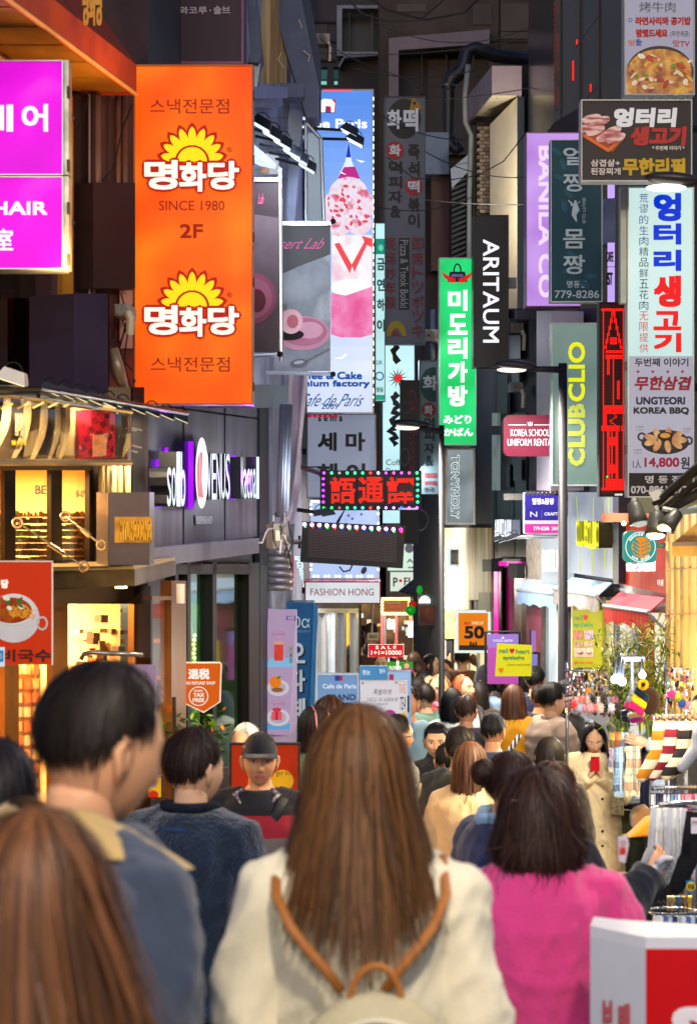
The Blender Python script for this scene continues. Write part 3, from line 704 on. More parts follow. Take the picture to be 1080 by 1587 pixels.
def right_side():
 # cosmetics fronts, further right wall
 t = thing('cosmetics_row_building', 'tall dark building of cosmetics shops along the right of the lane', 'building', RW.at(860, 1200))
 holes = [(776, 868, 808, 1300), (838, 915, 872, 1300), (884, 925, 950, 1300), (700, 950, 752, 1300)]
 wall(RW, (640, 478, 960, 1300), holes, 0, .03, MB()).build('wall', NOISY('24222a', '34323c', scale=1.5, rough=.7), t)
 rect(RW, (686, 818, 727, 945), NOISY('cfc8b0', 'b8b098', scale=2, rough=.6), t, .04, 'cream_panel', th=.03)
 rect(RW, (727, 818, 760, 930), NOISY('a8702c', 'd8cca0', 'c0a468', scale=1.5, rough=.6, stretch=(4, 4, .3), lo=.4, hi=.6), t, .06, 'rusty_panel', th=.05)
 rect(RW, (686, 945, 760, 990), D('b8a878', .7), t, .03, 'soffit_panel', th=.03)
 rect(RW, (762, 762, 815, 1300), D('1a1a1e', .4, var=.1), t, .03, 'black_cladding', th=.03) if False else None
 m = wall(RW, (761, 640, 815, 1300), [(776, 868, 808, 1300)], .03, .02, MB()); m.build('black_cladding', D('17171b', .35, .2), t)
 for x in (761.5, 788): rect(RW, (x, 480, x + 1.5, 868), D('33333a', .5), t, .06, 'cladding_joint')
 m = wall(RW, (815, 765, 838, 1300), [], .05, .04, MB()); m.build('rough_pillar', NOISY('84786a', 'a09484', scale=12, rough=.9, bump=.6), t)
 rect(RW, (838, 760, 880, 770), D('aaa08c', .6), t, .1, 'ledge', th=.1)
 rect(RW, (780, 765, 838, 775), D('a8a090', .6), t, .3, 'ledge', th=.3)
 # balcony boxes, window strips above
 for y in (480, 560, 660):
  rect(RW, (762, y, 800, y + 14), D('4a4650', .6), t, .25, 'balcony_slab', th=.25)
 for (x0, y0, x1, y1, c_) in ((770, 500, 786, 556, '101218'), (790, 500, 806, 556, '3a3440'), (770, 580, 786, 650, '101218'), (792, 576, 804, 596, '4c5464'), (772, 720, 790, 756, '101218'), (795, 712, 808, 745, '3a3a44')):
  rect(RW, (x0, y0, x1, y1), D(c_, .4), t, .06, 'window')
 rect(RW, (762, 640, 775, 760), NOISY('2c8a6a', '98c8c0', 'c0c8c8', scale=2, rough=.3, glow=.25), t, .1, 'lit_glass')
 rect(RW, (831, 482, 853, 760), NOISY('a89ca8', 'c0b4bc', scale=1, rough=.5), t, .35, 'pale_fin', th=.3)
 rect(RW, (848, 700, 858, 768), E('ffe0a8', .9), t, .2, 'lit_window')
 rect(RW, (856, 768, 880, 800), D('2a2a30', .5), t, .2, 'dark_window')
 for px_, py_, e_, c_ in ((722, 800, 220, (1, .93, .75)), (700, 930, 160, (1, .9, .7)), (770, 780, 18, (.9, .95, 1)), (830, 840, 25, (.95, .97, 1)), (915, 800, 25, (.92, .96, 1)), (1000, 790, 40, (1, .8, .65)), (860, 940, 40, (1, .98, .95)), (930, 940, 50, (1, .9, .65)), (760, 600, 20, (.8, .85, 1)), (830, 560, 16, (.9, .85, 1))):
  lamp('fascia_light', 'AREA', RW.perp(px_, py_, .9) + Vector((0, 0, .25)), e_ * .26, c_, .35, None, t, target=RW.perp(px_, py_, 0) - Vector((0, 0, .3)))  # area lights added before the fronts to brighten them, without fittings
 # pink neon door surround
 nd = thing('neon_doorway', 'black shop doorway edged in glowing pink between dark speakers', 'doorway', RW.at(790, 1100, .05))
 m = MB()
 for q in ((765, 870, 771, 1060), (771, 870, 803, 877)): m.slab(RW, q, .075, .03)
 m.build('neon_surround', E('ff20a0', 1.5), nd)
 m = MB()
 for q in ((771, 877, 776, 1060),): m.slab(RW, q, .07, .01)
 m.slab(RW, (762, 866, 806, 870), .1, .05); m.build('frame', D('2a2a2e', .4), nd)
 rect(RW, (776, 880, 789, 1300), D('0c0a10', .3), nd, -.01, 'door_leaf')
 rect(RW, (789, 880, 808, 1300), NOISY('6a6a58', '3a3c38', scale=3, rough=.3), nd, -.01, 'door_leaf')
 for x0, x1, y0, y1 in ((747, 761, 867, 886), (787, 801, 873, 896)):
  MB().slab(RW, (x0, y0, x1, y1), .16, .08).build('speaker', D('1c1c20', .6), nd)
 # cosmetic shop white front with slim letters and lamp
 w = thing('white_cosmetics_shop', 'white lit cosmetics shop front with tall slim letters behind the lamp post', 'shop front', RW.at(855, 1000, .08))
 MB().slab(RW, (838, 778, 879, 905), .12, .06).build('fascia', E('dceaf4', .55, .12), w)
 for k, ch in enumerate('BANILA CO'):
  if ch != ' ': text(RW, ch, (840 + k * 4.2, 852, 843.6 + k * 4.2, 886), E('ffffff', 1.6), w, .03, .16, depth=.0)
 rect(RW, (838, 905, 878, 1300), E('e4f2f2', .95, .2), w, -.03, 'lit_interior')
 rect(RW, (838, 905, 845, 1300), D('b0b8bc', .4), w, .008, 'jamb', th=.03)
 rect(RW, (862, 915, 868, 1300), D('e8ecec', .4), w, .008, 'jamb', th=.03)
 rect(RW, (815, 925, 838, 1300), NOISY('5a2030', '7a3044', scale=3, rough=.6), w, .08, 'red_door')
 # panel with raised CLIO style letters
 c = thing('makeup_shop_front', 'silvery lit panel with raised yellow letters and grey awning', 'shop front', RW.at(915, 1000, .1))
 f = [RW.at(880, 887, .1), RW.at(949, 897, .1), RW.at(949, 763, .1), RW.at(880, 763, .1)]
 MB().hexa([p - RW.N() * .08 for p in f], f).build('panel', E('a8b4c8', .62, .22, 1.2, 'dde4f0'), c)
 for pts in (((893, 770), (899, 885)), ((919, 772), (917, 888)), ((937, 775), (936, 884)), ((942, 768), (948, 884))):
  MB().tube([RW.at(*pts[0], .11), RW.at(*pts[1], .11)], .004, 5).build('panel_line', E('d8e020', .9), c)
 MB().slab(RW, (949, 760, 958, 905), .16, .16).build('side_fin', D('20242e', .5), c)
 ylm = [E('f0f000', 1.2), D('2a2c10', .5)]
 for k, ch in enumerate('CLUBCLIO'):
  x0 = 892 + k * 4.3; text(RW, ch, (x0, 808 if k > 3 else 806, x0 + 5.0, 851 if k > 3 else 847), ylm, c, .05, .26, depth=.13)
 for x0, x1 in ((884, 887), (928, 933), (944, 950)): rect(RW, (x0, 925, x1, 1300), D('c8bc98', .5), c, .008, 'jamb', th=.03)
 rect(RW, (884, 930, 950, 1300), E('f4e0a0', .85, .25), c, -.03, 'lit_interior')
 rect(RW, (887, 930, 944, 1300), GLASS('fffff0', .08), c, -.02, 'pane')
 # poster of nails and eyelashes behind glass
 p = thing('nail_salon_poster', 'tall yellow nail and eyelash poster behind the shop glass', 'poster', RW.at(905, 1045, .02))
 rect(RW, (886, 946, 932, 1042), E('e0d820', .62, .05), p, .03, 'sheet', th=.01)
 text(RW, 'nail', (888, 953, 901, 961), D('3aa070', .6), p, .03, .035)
 text(RW, '♥', (903, 953, 910, 962), D('d01838', .6), p, .03, .035)
 text(RW, 'eyelashs', (888, 965, 918, 973), D('3aa070', .6), p, .03, .035)
 for (x0, y0, x1, y1, a_, b_) in ((889, 977, 902, 991, 'c07868', '7a4038'), (905, 977, 919, 991, 'c8a0a0', '3a4888'), (889, 994, 902, 1002, 'b08878', '806050'), (905, 994, 919, 1002, 'b89888', '907060'), (889, 1004, 919, 1018, 'd0b0a0', 'a88878')):
  rect(RW, (x0, y0, x1, y1), NOISY(a_, b_, scale=18, rough=.6), p, .036, 'photo')
 for x0 in (894, 908):
  m = MB(); m.tube([RW.at(x0 + k, 1011 + 1.8 * math.sin(k / 8 * 3.14), .045) for k in range(9)], .004, 4); m.build('print', D('302020', .6), p)
 text(RW, 'gel one color', (889, 1024, 919, 1030), D('b82828', .6), p, .03, .036)
 text(RW, '39,000', (895, 1034, 917, 1041), D('302c10', .6), p, .04, .036)
 # awnings
 aw = D('9fb4c8', .5, var=.1)
 def awning(name, label, x0, x1, ya0, ya1, dep, drop, mat, vmat, parentless=True):
  a = thing(name, label, 'awning', RW.at((x0 + x1) / 2, ya0 + drop, .5))
  A, B = RW.at(x0, ya0, .08), RW.at(x1, ya1, .08)
  n_ = RW.N() * dep; dz = Vector((0, 0, -.11))
  q = [A, B, B + n_ + dz, A + n_ + dz]
  MB().solid(q, (0, 0, -.012)).build('cloth', mat, a)
  A2, B2 = q[3], q[2]; m = MB(); N_ = 24
  vs = []
  for i in range(N_ + 1):
   p_ = A2.lerp(B2, i / N_) + RW.N() * (.012 * (i % 2)); vs += [p_, p_ - Vector((0, 0, .13 + .012 * math.sin(i * .9)))]
  m.add(vs, [(2 * i, 2 * i + 1, 2 * i + 3, 2 * i + 2) for i in range(N_)]); m.build('valance', vmat, a)
  MB().tube([A2, B2], .018, 8).build('front_bar', D('c8d0d8', .3, .6), a)
  for e in (A, B): MB().tube([e - Vector((0, 0, .25)), e + n_ * .95 + dz - Vector((0, 0, .02))], .012, 6).build('arm', D('a0a8b0', .3, .6), a)
  return a
 awning('awning', 'small light blue awning above the slim lettered shop', 816, 874, 897, 902, .10, 25, aw, D('7890b0', .6))
 awning('awning', 'grey blue awning under the silvery panel with yellow letters', 878, 948, 893, 903, .13, 28, D('8098b4', .5), NOISY('6a6468', '8a8488', scale=8, rough=.8))
 # red eco shop
 s = thing('red_cosmetics_shop', 'red fronted cosmetics shop with the round teal sign', 'shop front', RW.at(993, 1100, .1))
 f = [RW.at(959, 905, .1), RW.at(1031, 921, .1), RW.at(1031, 800, .1), RW.at(959, 808, .1)]
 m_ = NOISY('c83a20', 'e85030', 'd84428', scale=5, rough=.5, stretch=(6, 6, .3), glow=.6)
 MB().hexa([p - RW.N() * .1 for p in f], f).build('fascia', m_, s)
 f = [RW.at(932, 808, .2), RW.at(1031, 812, .2), RW.at(1031, 797, .2), RW.at(932, 795, .2)]
 MB().hexa([p - RW.N() * .12 for p in f], f).build('cornice', D('b85a38', .5), s)
 for x in (966, 980, 994, 1008, 1022): MB().ball(RW.at(x, 811, .3), .02, 8, 6).build('downlight', E('ffe8c8', 5), s)
 for k in (970, 1000): lamp('fascia_light', 'SPOT', RW.at(k, 812, .35), 14, (1, .85, .7), .03, (0, 0, 0), s, spot=120)
 text(RW, 'the SAEM', (969, 868, 1012, 886), E('f0f0ff', 1.2), s, .04, .16, depth=.02)
 text(RW, '더샘', (1018, 898, 1027, 908), E('ffe8d8', .9), s, .03, .12)
 wall(RW, (950, 900, 1034, 1300), [(1000, 950, 1030, 1300)], 0, .03, MB()).build('wall', D('c8ccd4', .6, var=.1), s)
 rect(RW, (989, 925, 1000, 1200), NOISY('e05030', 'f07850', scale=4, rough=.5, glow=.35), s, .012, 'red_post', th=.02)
 rect(RW, (1000, 940, 1031, 1200), E('fff4dc', 1.0, .2), s, -.03, 'lit_interior')
 rect(RW, (1005, 955, 1010, 1200), D('d04428', .5), s, -.005, 'red_post', th=.02)
 awning('awning', 'red scalloped awning over the red cosmetics shop', 959, 1030, 918, 926, .13, 20, D('c83444', .6), D('b02820', .7))
 # yellow building
 y = thing('yellow_shop_building', 'tall warm yellow lit shop window at the right edge', 'building', RW.at(1080, 1200, .1))
 rect(RW, (1031, 780, 1400, 1300), NOISY('ffb848', 'fff0c0', 'ffd078', scale=1.6, glow=1.15, stretch=(3, 3, .6), detail=3, lo=.3, hi=.7), y, .212, 'lit_interior')
 m = MB()
 for x0, x1 in ((1031, 1036), (1043, 1045), (1053, 1057), (1066, 1068), (1078, 1083)): m.slab(RW, (x0, 760, x1, 1300), .225, .02)
 for yy in (880, 950): m.slab(RW, (1031, yy, 1400, yy + 3), .23, .02)
 m.build('window_frame', D('c89858', .5), y)
 wall(RW, (1031, -100, 1500, 790), [], .2, .1, MB()).build('wall', D('4a4440', .7), y)
 MB().solid([RW.at(x, yy, .5) for x, yy in ((1041, 862), (1041, 842), (1084, 806), (1140, 800), (1140, 862))], RW.N() * -.4).build('awning', D('d09030', .6), y)
 rect(RW, (1041, 840, 1140, 846), D('8a6a48', .5), y, .52, 'awning_rail', th=.03)
 lamp('shop_room_light', 'AREA', RW.at(1080, 830, 1.2), 90, (1, .78, .45), .6, (0, 0, 0), y)
right_side()
def lane_end():
 d = 34; f = FR(d)
 t = thing('shop_row_building', 'bright crowded shop fronts closing the far end of the lane', 'building', f.at(620, 1060))
 wall(f, (440, 760, 760, 1130), [(545, 930, 690, 1120)], 0, .4, MB()).build('wall', D('6a5c50', .7, var=.2), t)
 rect(f, (540, 920, 700, 1130), NOISY('30241c', 'c89858', '5a4430', scale=1.4, rough=.6, glow=.9, lo=.3, hi=.75), t, -2.5, 'back_wall')
 for k, (x0, x1, c_) in enumerate(((545, 549, 'c8c0b8'), (590, 594, '8c1c1c'), (595, 598, '2a2a30'), (640, 644, 'c0a060'), (660, 690, 'e0a830'), (612, 616, '601818'))):
  rect(f, (x0, 925, x1, 1120), D(c_, .5), t, .1, 'post', th=.1)
 rect(f, (668, 950, 690, 1100), NOISY('c88c18', 'e8b030', scale=1.5, rough=.5, glow=.4), t, .15, 'yellow_wall', th=.1)
 m = MB()
 for k in range(60):
  x = random.uniform(548, 660); yy = random.uniform(950, 1040); w = random.uniform(2, 7)
  m.slab(f, (x, yy, x + w, yy + random.uniform(2, 8)), -.4 - random.random() * 1.5, .1, random.randrange(5))
 m.build('shop_stock', [E('ffe0b0', .9), D('a03028', .5), E('d8f0ff', .9), D('203040', .5), D('c8a060', .5)], t, kind='stuff')
 rect(f, (600, 960, 612, 975), E('ffe8e8', 1.2), t, .1, 'lit_panel')
 rect(f, (632, 962, 648, 988), E('ffc0d8', 1.1), t, .2, 'lit_panel')
 lamp('lane_end_light', 'AREA', P(610, 930, 33), 260, (1, .85, .65), 1.0, (0, 0, 0), t)
 # lower storefronts beyond the silver shops
 u = thing('cream_shop_front', 'cream shop front with letters over the orange sale poster', 'shop front', RW.at(720, 1100, .1))
 rect(RW, (686, 950, 764, 1300), E('f8e8b0', 1.0, .2), u, -.03, 'lit_interior')
 m = MB()
 for x0, x1 in ((686, 690), (704, 709), (724, 726), (738, 741), (758, 763)): m.slab(RW, (x0, 950, x1, 1300), .012, .02)
 m.build('frame', D('d8d4c8', .5), u)
 text(RW, 'LABIZ', (690, 949, 715, 958), D('a89878', .4, .4), u, .03, .1)
 rect(RW, (741, 918, 759, 948), D('8c8468', .6), u, .08, 'duct', th=.06)
lane_end()
# ------------------------------------------------------------------ signs
SILV = D('b0b4b8', .3, .8); DK = D('1c1c22', .45, .3)
def flower_logo(pl, cx, cy, s, t, lit=1.0):
 """rayed half flower over three outlined syllables; s = half width in photo px"""
 red = E('b80c08', .95); yel = E('ffe010', 1.0); wh = E('fffbe8', 1.05)
 # outer red of the petals
 m = MB(); mi = MB()
 for k in range(9):
  a = R(-80 + 20 * k); r0, r1 = .16 * s, (.66 + .07 * math.cos(a * 1.1)) * s
  ca, sa = math.sin(a), math.cos(a)
  def pet(w, ra, rb, off, mb):
   pts = []
   for q in range(9):
    u = q / 8; pts.append((ra + (rb - ra) * u, w * math.sin(math.pi * min(1, u * .82 + .12)) ** .8 if u < 1 else 0))
   P2 = [(x, y) for x, y in pts] + [(x, -y) for x, y in pts[::-1][1:]]
   mb.ngon([pl.at(cx + x * ca + y * sa, cy - x * sa + y * ca, off) for x, y in P2])
  pet(.135 * s, r0, r1 + .09 * s, .010 + .0003 * k, m); pet(.085 * s, .30 * s, r1, .015 + .0003 * k, mi)
 m.build('petal_outline', red, t); mi.build('petals', yel, t)
 poly(pl, epts(cx, cy, .36 * s, .34 * s, 20, 180, 360), red, t, .018)
 poly(pl, epts(cx, cy, .31 * s, .30 * s, 20, 180, 360), yel, t, .020)
 # syllables
 for b_, mt, off in ((.15, red, .024), (.045, wh, .032)):
  for ch, x0, y0, x1, y1 in (('명', -1.0, .0, -.30, .62), ('화', -.27, .05, .30, .66), ('당', .33, .02, .98, .62)):
   e = (b_ - .045) * .5 * s
   text(pl, ch, (cx + x0 * s - e, cy + y0 * s - e - 2, cx + x1 * s + e, cy + y1 * s + e - 2), mt, t, b_, off)
def signs():
 # orange snack sign
 t, pl = signbox('lightbox_sign', 'tall glowing orange sign with yellow flower logos and red lettering', (207, 100, 392, 627), 10.8,
     NOISY('f84800', 'ff8a10', 'ff6402', scale=2.6, rough=.35, glow=.95, detail=1, lo=.25, hi=.75), D('8c4a20', .4, .4), th=.16, fw=2, case=SILV)
 rd = E('a01008', .55)
 text(pl, '스낵전문점', (233, 153, 355, 176), rd, t, .0)
 text(pl, '스낵전문점', (234, 553, 356, 576), rd, t, .0)
 flower_logo(pl, 298, 250, 74, t); flower_logo(pl, 298, 475, 74, t)
 text(pl, 'SINCE 1980', (247, 311, 348, 326), rd, t, .0)
 text(pl, '2F', (279, 347, 315, 369), E('b01000', .7), t, .05)
 for y in (232, 457): ring(pl, 356, y, 4, .8, rd, t); text(pl, 'R', (354, y - 2, 358, y + 2), rd, t)
 m = MB()
 for y in (140, 240, 360, 430, 592): m.slab(pl, (392, y, 394, y + 14), .02, .04)
 m.build('hinge', BLK, t)
 bracket(t, [pl.at(210, 140, -.1), RP.at(204, 140, 0)], .02); bracket(t, [pl.at(210, 590, -.1), RP.at(204, 590, 0)], .02)
 # magenta hair sign: two boxes one above the other
 for k, (y0, y1, lb) in enumerate(((93, 271, 'glowing magenta box sign with white Korean letters, upper of the two at far left'), (273, 417, 'glowing magenta box sign reading HAIR, lower of the two at far left'))):
  t, pl = signbox('lightbox_sign', lb, (-95, y0, 98, y1), 8.9, NOISY('d800d4', 'ff60f4', 'f408ea', scale=3.2, glow=.95, rough=.3, detail=1, lo=.3, hi=.8), SILV, th=.2, fw=1.5, group='magenta box signs')
  MB().slab(pl, (98.5, y0, 107, y1), -.02, .1).build('side_rail', NOISY('7c8078', 'b8bcb4', scale=8, rough=.35, metal=.7), t)
  for y in (y0 + 40, y1 - 24): MB().slab(pl, (104, y, 107.6, y + 18), .0, .04).build('hinge', D('30302c', .5), t)
  wh = E('f4f0ff', 1.1)
  if k == 0:
   text(pl, '헤', (-46, 162, 21, 204), wh, t, .04); text(pl, '어', (34, 161, 75, 204), wh, t, .04)
  else:
   text(pl, 'HAIR', (-12, 312, 74, 333), wh, t, .06); text(pl, '美室', (-40, 354, 21, 389), wh, t, .02)
  bracket(t, [pl.at(104, (y0 + y1) / 2, -.1), RP.at(112, (y0 + y1) / 2, 0)], .02)
 # dark purple sign above
 t, pl = signbox('unlit_sign', 'dark purple unlit sign with white Korean names above the orange sign', (214, -160, 378, 99), 12.0, D('2a1024', .5, var=.2, scale=2), D('5a3a50', .4, .4), th=.3, fw=4)
 for s_, r_ in (('비너스', (229, 11, 270, 22)), ('와코루', (278, 10, 321, 22)), ('솔브', (331, 9, 357, 22))): text(pl, s_, r_, D('b8a8b4', .6), t, .02)
 for x in (274, 326): ell(pl, x, 16, 1.2, 1.2, D('b8a8b4', .6), t)
 for pts in ([(216, -20), (226, 40), (234, 80), (240, 99)], [(222, -20), (232, 50), (236, 99)]): MB().tube([pl.at(x, y, .05) for x, y in pts], .005, 5).build('cable', BLK, t)
 # orange awning structure top-left
 a = thing('orange_awning', 'orange gabled awning box with panelled yellow soffit at top left', 'awning', P(110, 146, 9.5))
 om = NOISY('8a2a08', 'c04810', 'a03808', scale=2.5, rough=.6, bump=.15)
 dF, dN = 10.4, 6.6
 def L(px, py, t_): # edge from far corner (px,py,dF) coming towards the camera, straight and level
  p = P(px, py, dF); dirv = Vector((-.165, -1, 0)); return p + dirv * t_
 z_lo = L(211, 146, 0).z
 A0, A1 = L(211, 146, 0), L(211, 146, 3.6); B0, B1 = L(211, 100, 0), L(211, 100, 3.6)
 MB().solid([A0, A1, B1, B0], (-.03, 0, 0)).build('fascia', om, a)
 T0, T1 = L(190, -60, 0), L(190, -60, 3.6) ; T0 = T0 + Vector((-.02, 0, .1)); T1 = T1 + Vector((-.02, 0, .1))
 MB().solid([B0 + Vector((.002, 0, 0)), B1, T1 + Vector((-.35, 0, 0)), T0 + Vector((-.35, 0, 0))], (-.03, 0, 0)).build('sloping_cloth', D('7a2c0c', .7, var=.15, scale=3), a)
 MB().solid([A0 + Vector((0, .002, 0)), B0 + Vector((0, .002, 0)), B0 + Vector((-1.2, .002, 0)), A0 + Vector((-1.2, .002, 0))], (0, .03, 0)).build('end_cloth', om, a)
 sm = NOISY('8a5a10', 'b88420', 'a07018', scale=3, rough=.5, bump=.1)
 for k in range(10):
  y0 = k * .36; w = .36
  q = [A0 + Vector((-.165 * y0 - .03, -y0 - .01, .01)), A0 + Vector((-.165 * (y0 + w) - .03, -(y0 + w) + .012, .01))]
  MB().solid([q[0], q[1], q[1] + Vector((-.34, 0, 0)), q[0] + Vector((-.34, 0, 0))], (0, 0, .02)).build('soffit_panel', sm, a)
  q = [p + Vector((-.42, 0, .04)) for p in q]
  MB().solid([q[0], q[1], q[1] + Vector((-.9, 0, 0)), q[0] + Vector((-.9, 0, 0))], (0, 0, .02)).build('soffit_panel', D('a85c10', .5), a)
 MB().tube([A0 + Vector((-.40, 0, -.01)), A1 + Vector((-.40, 0, -.01))], .028, 6).build('rail', D('b09070', .35, .6), a)
 MB().tube([A0, A1], .012, 6).build('edge_bead', D('e0a060', .4), a)
 lamp('soffit_light', 'AREA', P(120, 420, 8.9), 8, (1, .6, .2), .3, None, a, target=A0.lerp(A1, .3) + Vector((-.3, 0, 0)))  # added fill lights, standing in for sign and floodlight glow on the awning
 lamp('soffit_light', 'AREA', P(330, 300, 9.6), 9, (1, .4, .12), .4, None, a, target=A0 + Vector((0, -.6, .2)))
 text(Pl(211, dF, 211 - 300, dF - 3.2) if False else FR(9.3), '명화당', (128, -30, 160, 40), D('c08a30', .6), a, .03, .0, name='faded_logo')
 # floodlight row under the magenta sign
 fr = thing('floodlight_bar', 'black rail carrying a row of small floodlights over the clear awning', 'light bar', P(150, 640, 9.2))
 MB().tube([P(-80, 600, 8.5), P(62, 602, 9.0), P(290, 641, 10.6)], .012, 8).build('rail', D('3a3428', .3, .7), fr)
 for x0, y0, x1, y1, d0, d1 in ((-10, 606, 60, 604, 8.8, 9.1), (60, 610, 200, 638, 9.1, 10.2)): MB().tube([P(x0, y0 + 4, d0), P(x1, y1 + 4, d1)], .01, 6).build('rail', D('2a241c', .3, .7), fr)
 def flood(parent, px, py, d, tilt=-25, col='ffe8b0', s=1.0, on=True, roll=0):
  Mx = Matrix.Rotation(R(tilt), 3, 'Y'); c = P(px, py, d)
  def X(x, y, z): return c + Mx @ Vector((x * s, y * s, z * s))
  m = MB(); m.hexa([X(-.045, -.04, -.016), X(.045, -.04, -.016), X(.045, .04, -.016), X(-.045, .04, -.016)], [X(-.03, -.03, .02), X(.03, -.03, .02), X(.03, .03, .02), X(-.03, .03, .02)])
  h = m.build('floodlight', D('20242c', .35, .5), parent)
  MB().hexa([X(-.036, -.03, -.019), X(.036, -.03, -.019), X(.036, .03, -.019), X(-.036, .03, -.019)], [X(-.04, -.035, -.0165), X(.04, -.035, -.0165), X(.04, .035, -.0165), X(-.04, .035, -.0165)]).build('lens', E(col, 1.6 if on else .5), h)
  pts = [c + Vector((.03 * s * math.cos(a) - .005, 0, .035 * s * math.sin(a) + .012)) for a in np.linspace(.3, 3.0, 8)]
  MB().tube(pts, .0035, 5).build('cable', BLK, h)
  return h
 for k in range(10):
  f_ = k / 9; flood(fr, 80 + 202 * f_, 602 + 44 * f_, 9.2 + 1.5 * f_, 24, s=1.05)
 w = flood(fr, 22, 584, 8.9, 18, s=1.5); w.data.materials[0] = D('d8d4c8', .4)
 for x in (40, 130, 220): lamp('floodlight_lamp', 'SPOT', P(x, 612 + x * .12, 9.2 + x * .006), 26, (1, .82, .5), .04, None, fr, 110, P(x, 900, 9.8 + x * .006))
 # clear film awning
 ca = thing('clear_awning', 'clear plastic film banner in a steel frame reflecting red and gold light', 'awning', P(100, 718, 9.6))
 CP = Pl(0, 9.3, 203, 10.1)
 def fy(x): return 610 + x * .14
 N_ = 26; m = MB(); vs = []
 for k in range(N_ + 1):
  x = -90 + 293 * k / N_; o = .02 + .012 * math.sin(k * 1.3) + .008 * math.sin(k * 2.9)
  vs += [CP.at(x, fy(x), o + .03), CP.at(x, (fy(x) + 716) / 2, o + .05), CP.at(x, 715.5 + x * .01, o)]
 m.add(vs, [(3 * k + j, 3 * k + j + 1, 3 * k + j + 4, 3 * k + j + 3) for k in range(N_) for j in range(2)])
 m.build('film', GLASS('e8d8c0', .28, .8), ca, True)
 MB().tube([CP.at(-90, fy(-90), .05), CP.at(203, fy(203), .05)], .016, 8).build('top_rail', D('d8c8a8', .25, .8), ca)
 MB().tube([CP.at(-90, 716, .05), CP.at(203, 717, .05)], .016, 8).build('bottom_rail', D('e8d0a0', .25, .8), ca)
 MB().tube([CP.at(201, fy(203), .05), CP.at(201, 717, .05)], .012, 8).build('side_rail', D('b8b0b8', .25, .8), ca)
 # what stands behind the film: printed menu banner and a red LED panel
 BP = Pl(0, 9.55, 203, 10.35)
 rect(BP, (-90, 600, 203, 712), NOISY('4a3c2c', '7a6a50', '5c4c38', scale=2, rough=.5), ca, -.02, 'backing')
 m = MB()
 for x0, w_, dx in ((-20, 14, 26), (14, 13, 24), (42, 12, 22), (68, 9, 18), (84, 8, 18)):
  pts = []
  for k in range(9):
   u = k / 8; xx = x0 + dx * (1 - u) + 8 * math.sin(u * 2.6); pts.append((xx, 618 + 90 * u + .12 * x0))
  for k in range(8):
   (xa, ya), (xb, yb) = pts[k], pts[k + 1]
   m.quad(BP.at(xa, ya, .02), BP.at(xa + w_ * (.5 + .5 * math.sin(.6 + k * .3)), ya, .02), BP.at(xb + w_ * (.5 + .5 * math.sin(.9 + k * .3)), yb, .02), BP.at(xb, yb, .02))
 m.build('pleat', D('f4dcae', .25, .3), ca)
 text(BP, '삼겹살', (18, 682, 42, 690), D('c8b820', .6), ca, .06, .03, mirror=True); text(BP, '무한리필', (24, 640, 40, 676), D('a8a090', .6), ca, .03, .03, mirror=True)
 rect(BP, (122, 636, 180, 711), D('6a0c18', .3), ca, .0, 'led_panel', th=.02)
 dots = MB()
 for r_ in range(34):
  for c_ in range(24):
   x = 124 + c_ * 2.3; y = 639 + r_ * 2.1
   if (math.sin(c_ * .9 + r_ * .35) + math.sin(c_ * .33 - r_ * .8)) > -.15 or r_ in (0, 33) or c_ in (0, 23):
    dots.quad(BP.at(x, y + 1.3, .012), BP.at(x + 1.5, y + 1.3, .012), BP.at(x + 1.5, y, .012), BP.at(x, y, .012))
 dots.build('led_dots', E('ff2840', 1.6), ca, kind='stuff')
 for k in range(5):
  x = 4 + k * 24; MB().tube([CP.at(x, 634 - k, .06), CP.at(x + 16, 626 - k, .062)], .005, 5).build('reflected_tube', E('ffd070', 1.6), ca)  # gold reflections on the film, drawn as glowing tubes
 m = MB()
 for (x, y) in ((204, 663), (204, 690), (196, 664), (197, 697)): m.tube([CP.at(x, y, .03), CP.at(x + 16, y + 4, .03)], .004, 5)
 m.build('tie_wire', D('f0e0d0', .4, .5), ca)
 # box sign with gilded letters on the canopy
 t, pl = signbox('box_sign', 'grey metal box sign with backlit golden letters standing on the canopy', (168, 763, 232, 876), 9.75, D('5a5050', .35, .5), D('6a6060', .35, .5), th=.24, fw=.8, trim=False)
 MB().hexa([P(150, 763, 10.2), P(168, 763.5, 9.75), P(168, 881, 9.75), P(150, 880, 10.2)], [P(151, 763, 10.3), P(169, 763.5, 9.85), P(169, 880, 9.85), P(151, 880, 10.3)]).build('side', D('4c4444', .4, .5), t)
 for k, ch in enumerate('MYUNGDONG'):
  text(pl, ch, (186 + k * 5.4, 807, 191 + k * 5.4, 838), [D('8a5c14', .2, .8), E('ffc840', 1.2)], t, .02, .05, depth=.035, name='raised_letter')
 rect(pl, (178, 801, 236, 841), E('d89030', .8, .5, 14), t, .002, 'glow_panel')
 # noodle poster
 t = thing('food_poster', 'orange poster with a white bowl of kimchi noodles, at far left', 'poster', P(40, 1030, 8.9)); pl = FR(8.9)
 rect(pl, (-90, 870, 81, 1030), E('e83a10', .62, .06), t, 0, 'sheet', th=.01)
 m = MB()
 for q in ((-90, 869, 82, 871), (80.4, 870, 82, 1031)): m.slab(pl, q, .012, .02)
 m.build('frame', D('e8d8c8', .4), t)
 ell(pl, 22, 958, 40, 38, D('d8d8dc', .3), t, .012, name='bowl_print'); ell(pl, 20, 945, 37, 24, E('f2ece6', .6), t, .016); ell(pl, 18, 946, 32, 20, NOISY('b83010', 'e88020', 'd85010', scale=14, rough=.4, glow=.35), t, .02)
 ring(pl, 66, 966, 9, 3, E('e0dcd8', .5), t, .013, ry=11)
 m = MB()
